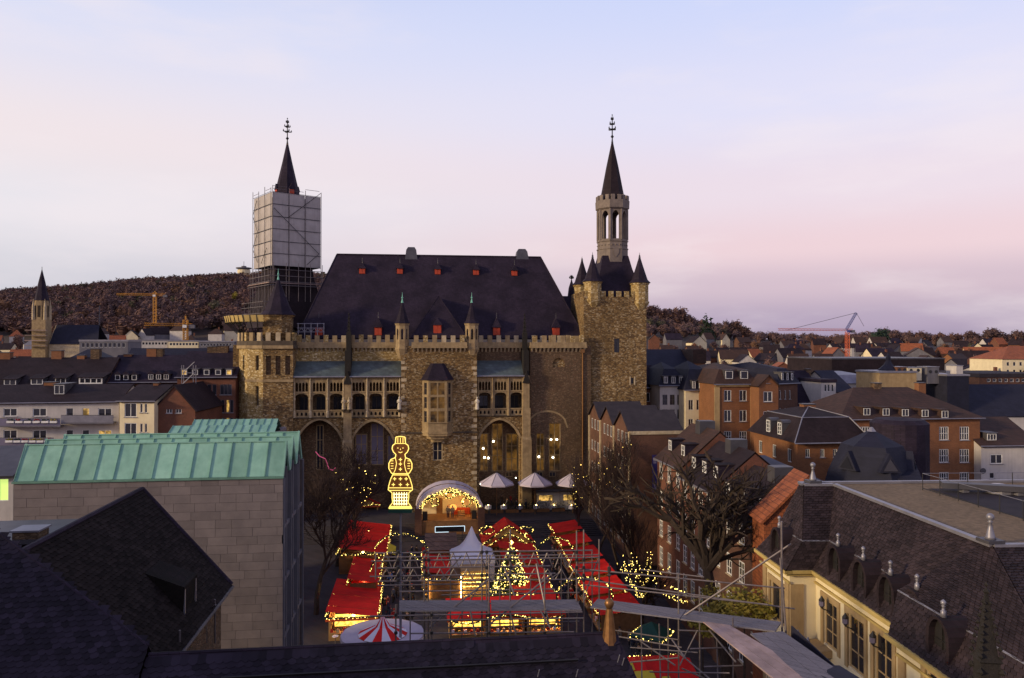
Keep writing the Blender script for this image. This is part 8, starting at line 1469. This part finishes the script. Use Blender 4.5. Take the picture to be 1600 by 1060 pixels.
# yellowing shrubs
def leafy(name, label, p, rx, ry, rz_, n, mat, seed, size=.12, group=None, trunk=None, shape=1.0):
    rg = random.Random(seed); T = thing(name, label, 'tree' if 'tree' in name else 'shrub', p, group); q = MB(); cl = [(Vector((rg.gauss(0, .42) * rx, rg.gauss(0, .42) * ry, rz_ * (.35 + .5 * rg.random()))), rg.uniform(.25, .5)) for _ in range(12)]
    for i in range(n):
        c, s_ = rg.choice(cl); d_ = Vector((rg.gauss(0, 1), rg.gauss(0, 1), rg.gauss(0, 1))).normalized() * (rg.random() ** .4) * s_; o_ = Vector(p) + c + Vector((d_.x * rx, d_.y * ry, d_.z * rz_ * .8)); a = Vector((rg.gauss(0, 1), rg.gauss(0, 1), rg.gauss(0, 1))).normalized() * size; b = a.orthogonal().normalized() * size * .5; q.poly([o_ - a, o_ + b, o_ + a, o_ - b])
    q.build('crown', mat, T, kind=None); m_ = MB(); m_.tube((p[0], p[1], -.2), Vector(p) + Vector((0, 0, rz_ * .7)), trunk or .16, .03, 6); m_.build('trunk', 'bark', T); return T
for px, py, d, s_, lb in ((1128, 950, 55, 1.9, 'small yellowing tree below the big plane tree'), (1163, 948, 52, 1.7, 'small yellow leafed tree beside the villa wall'), (1098, 965, 56, 1.3, 'small yellow leafed tree behind the walkway deck')): p = D(px, py + 25, d); leafy('autumn_tree', lb, p - Vector((0, 0, .5)), s_, s_, s_ * 1.5, 900, 'leaf_gold', px, .17)
for px, d, lb in ((1128, 55, 0), (1163, 52, 1), (1098, 56, 2)): pass
# ------------------------------------------------------------------ wooded hill
rw = random.Random(9)
M('wood_a', (.13, .070, .055), (.095, .052, .044), .05, rough=.95, dirt=.3); M('wood_b', (.11, .066, .062), (.08, .05, .05), .05, rough=.95, dirt=.3); M('wood_c', (.14, .070, .036), (.10, .052, .032), .05, rough=.95, dirt=.2); M('wood_g', (.08, .07, .036), (.06, .05, .03), .05, rough=.95, dirt=.2)
def crown_faces(q, c, rx, rz_, n, rg):
    q.lathe(c, [(rx * .25 * rg.uniform(.8, 1.2), -rz_ * .75), (rx * .6 * rg.uniform(.7, 1.2), -rz_ * .35), (rx * .68 * rg.uniform(.7, 1.1), rz_ * .1), (rx * .45 * rg.uniform(.7, 1.2), rz_ * .5), (rx * .1, rz_ * .7)], 7, rg.uniform(0, 1), False)
    for i in range(n):
        d_ = Vector((rg.gauss(0, 1), rg.gauss(0, 1), abs(rg.gauss(0, 1)) * .9 - .25)).normalized() * (.55 + .45 * rg.random()); o_ = c + Vector((d_.x * rx, d_.y * rx, d_.z * rz_)); s_ = rx * rg.uniform(.16, .38); a = Vector((rg.gauss(0, 1), rg.gauss(0, 1), rg.gauss(0, 1))).normalized() * s_; b = a.orthogonal().normalized() * s_ * rg.uniform(.4, .9); q.add([o_ - a, o_ + b, o_ + a * .8], [(0, 1, 2)])
fo = {k: MB() for k in ('wood_a', 'wood_b', 'wood_c', 'wood_g')}
for i in range(2700):
    px = rw.uniform(-60, 560) if i % 5 else rw.uniform(480, 1130); d = 470 + 560 * rw.random() ** .75; P_ = D(px, 540, d); zg = terr(P_.x, P_.y)
    if px > 560 and d < 800: continue
    py = 540 - (zg - 30) / d * F
    if py > 528: continue
    crown_faces(fo[rw.choices(['wood_a', 'wood_b', 'wood_c', 'wood_g'], [5, 6, .7, .8])[0]], Vector((P_.x, P_.y, zg + rw.uniform(6, 9))), rw.uniform(3.5, 8.5), rw.uniform(5, 9), 130, rw)
for i in range(150):
    px = rw.uniform(985, 1140); d = rw.uniform(590, 900); P_ = D(px, 540, d); zg = terr(P_.x, P_.y)
    if 540 - (zg - 30) / d * F < 530: crown_faces(fo[rw.choice(['wood_a', 'wood_b', 'wood_b', 'wood_g'])], Vector((P_.x, P_.y, zg + rw.uniform(4, 7))), rw.uniform(3.5, 7), rw.uniform(5, 8), 130, rw)
WD = thing('wooded_hill', 'brown and purple autumn wood covering the hill behind the town', 'wood', D(300, 480, 800)); WD['kind'] = 'stuff'
for k, q in fo.items(): q.build('tree_mass', k, WD, kind='stuff')
ridge = {k: MB() for k in ('wood_a', 'wood_b')}
for i in range(230):
    px = rw.uniform(1100, 1680); d = rw.uniform(760, 1000); P_ = D(px, 540, d); zg = terr(P_.x, P_.y); crown_faces(ridge[rw.choice(['wood_a', 'wood_b'])], Vector((P_.x, P_.y, zg + rw.uniform(2, 5))), rw.uniform(3.5, 8), rw.uniform(4, 7), 110, rw)
RG = thing('wooded_ridge', 'low line of brown trees along the ridge behind the right side of the town', 'wood', D(1400, 520, 900)); RG['kind'] = 'stuff'
for k, q in ridge.items(): q.build('tree_mass', k, RG, kind='stuff')
# garden trees among the far houses and on the right skyline, each its own
def far_tree(px, d, H, mat, label, grp, n=150, con=False, rx=None):
    P_ = D(px, 540, d); zg = terr(P_.x, P_.y); T = thing('far_tree', label, 'tree', (P_.x, P_.y, zg), grp); q = MB(); q.tube((P_.x, P_.y, zg - 1), (P_.x, P_.y, zg + H * .6), .35, .15, 5); q.build('trunk', 'bark', T); q = MB()
    if con:
        for i in range(n):
            h = 1 - math.sqrt(rw.random()); a = rw.uniform(0, 6.28); rr = H * .22 * (1 - h) * rw.uniform(.5, 1.1); o_ = Vector((P_.x + rr * math.cos(a), P_.y + rr * math.sin(a), zg + 1 + h * (H - 1))); s_ = H * .05; q.poly([o_ + Vector((rw.gauss(0, s_), rw.gauss(0, s_), rw.gauss(0, s_ * .6))) for _ in range(3)])
    else: 
        rx = rx or H * .42
        for _ in range(4): crown_faces(q, Vector((P_.x + rw.gauss(0, rx * .35), P_.y, zg + H * rw.uniform(.36, .66))), rx * rw.uniform(.5, .75), H * rw.uniform(.28, .38), n // 2, rw)
    q.build('crown', mat, T, kind=None)
for px, H in ((1012, 26), (1022, 28), (1034, 25), (1046, 25), (1056, 27), (1080, 21), (1140, 24), (1146, 22), (1160, 19)): far_tree(px, 820, H, rw.choice(['wood_a', 'wood_b', 'wood_a']), 'tall brown leafless tree on the ridge right of the stone tower', 'brown trees on the ridge by the tower', 240)
far_tree(1103, 700, 28, 'evergreen', 'dark conifer standing alone on the ridge right of the stone tower', None, 260, True); far_tree(1110, 705, 24, 'evergreen', 'smaller dark conifer beside the lone ridge conifer', None, 220, True)
for px, H, d in ((1368, 22, 700), (1378, 24, 720), (1392, 26, 700), (1400, 24, 720), (1425, 19, 700), (1432, 22, 700), (1440, 22, 700), (1450, 18, 700), (1470, 20, 760), (1480, 19, 760), (1490, 19, 760), (1510, 18, 800), (1528, 18, 800), (1545, 20, 800), (1558, 20, 800), (1575, 19, 800), (1590, 20, 800), (1610, 20, 800)): far_tree(px + rw.uniform(-5, 5), d, H * rw.uniform(.65, 1.1), rw.choice(['wood_a', 'wood_b', 'wood_b']), 'brown leafless tree on the far right skyline', 'brown trees on the far right skyline', 220)
far_tree(1378, 600, 24, 'evergreen', 'dark round evergreen among the white terrace houses', None, 260); far_tree(1545, 265, 13, 'evergreen', 'broad dark evergreen before the red roofed apartment house', None, 700, rx=6.5)
far_tree(365, 720, 17, 'leaf_gold', 'single golden tree on the wooded hillside', None, 320, rx=4)
for i in range(150):
    if i < 40: px, d = rw.uniform(-20, 370), rw.uniform(230, 560)
    else: px, d = rw.uniform(1015, 1620), rw.uniform(240, 640)
    wk = rw.choice(['wood_a', 'wood_b', 'wood_c', 'wood_g', 'wood_a']); wn = {'wood_a': 'reddish brown', 'wood_b': 'purple brown', 'wood_c': 'rusty orange', 'wood_g': 'olive'}[wk]
    far_tree(px, d, rw.uniform(8, 14), wk, wn + ' garden tree among the houses ' + ('below the wooded hill' if i < 40 else 'beyond the stone tower'), wn + ' garden trees ' + ('left' if i < 40 else 'right'), 200)
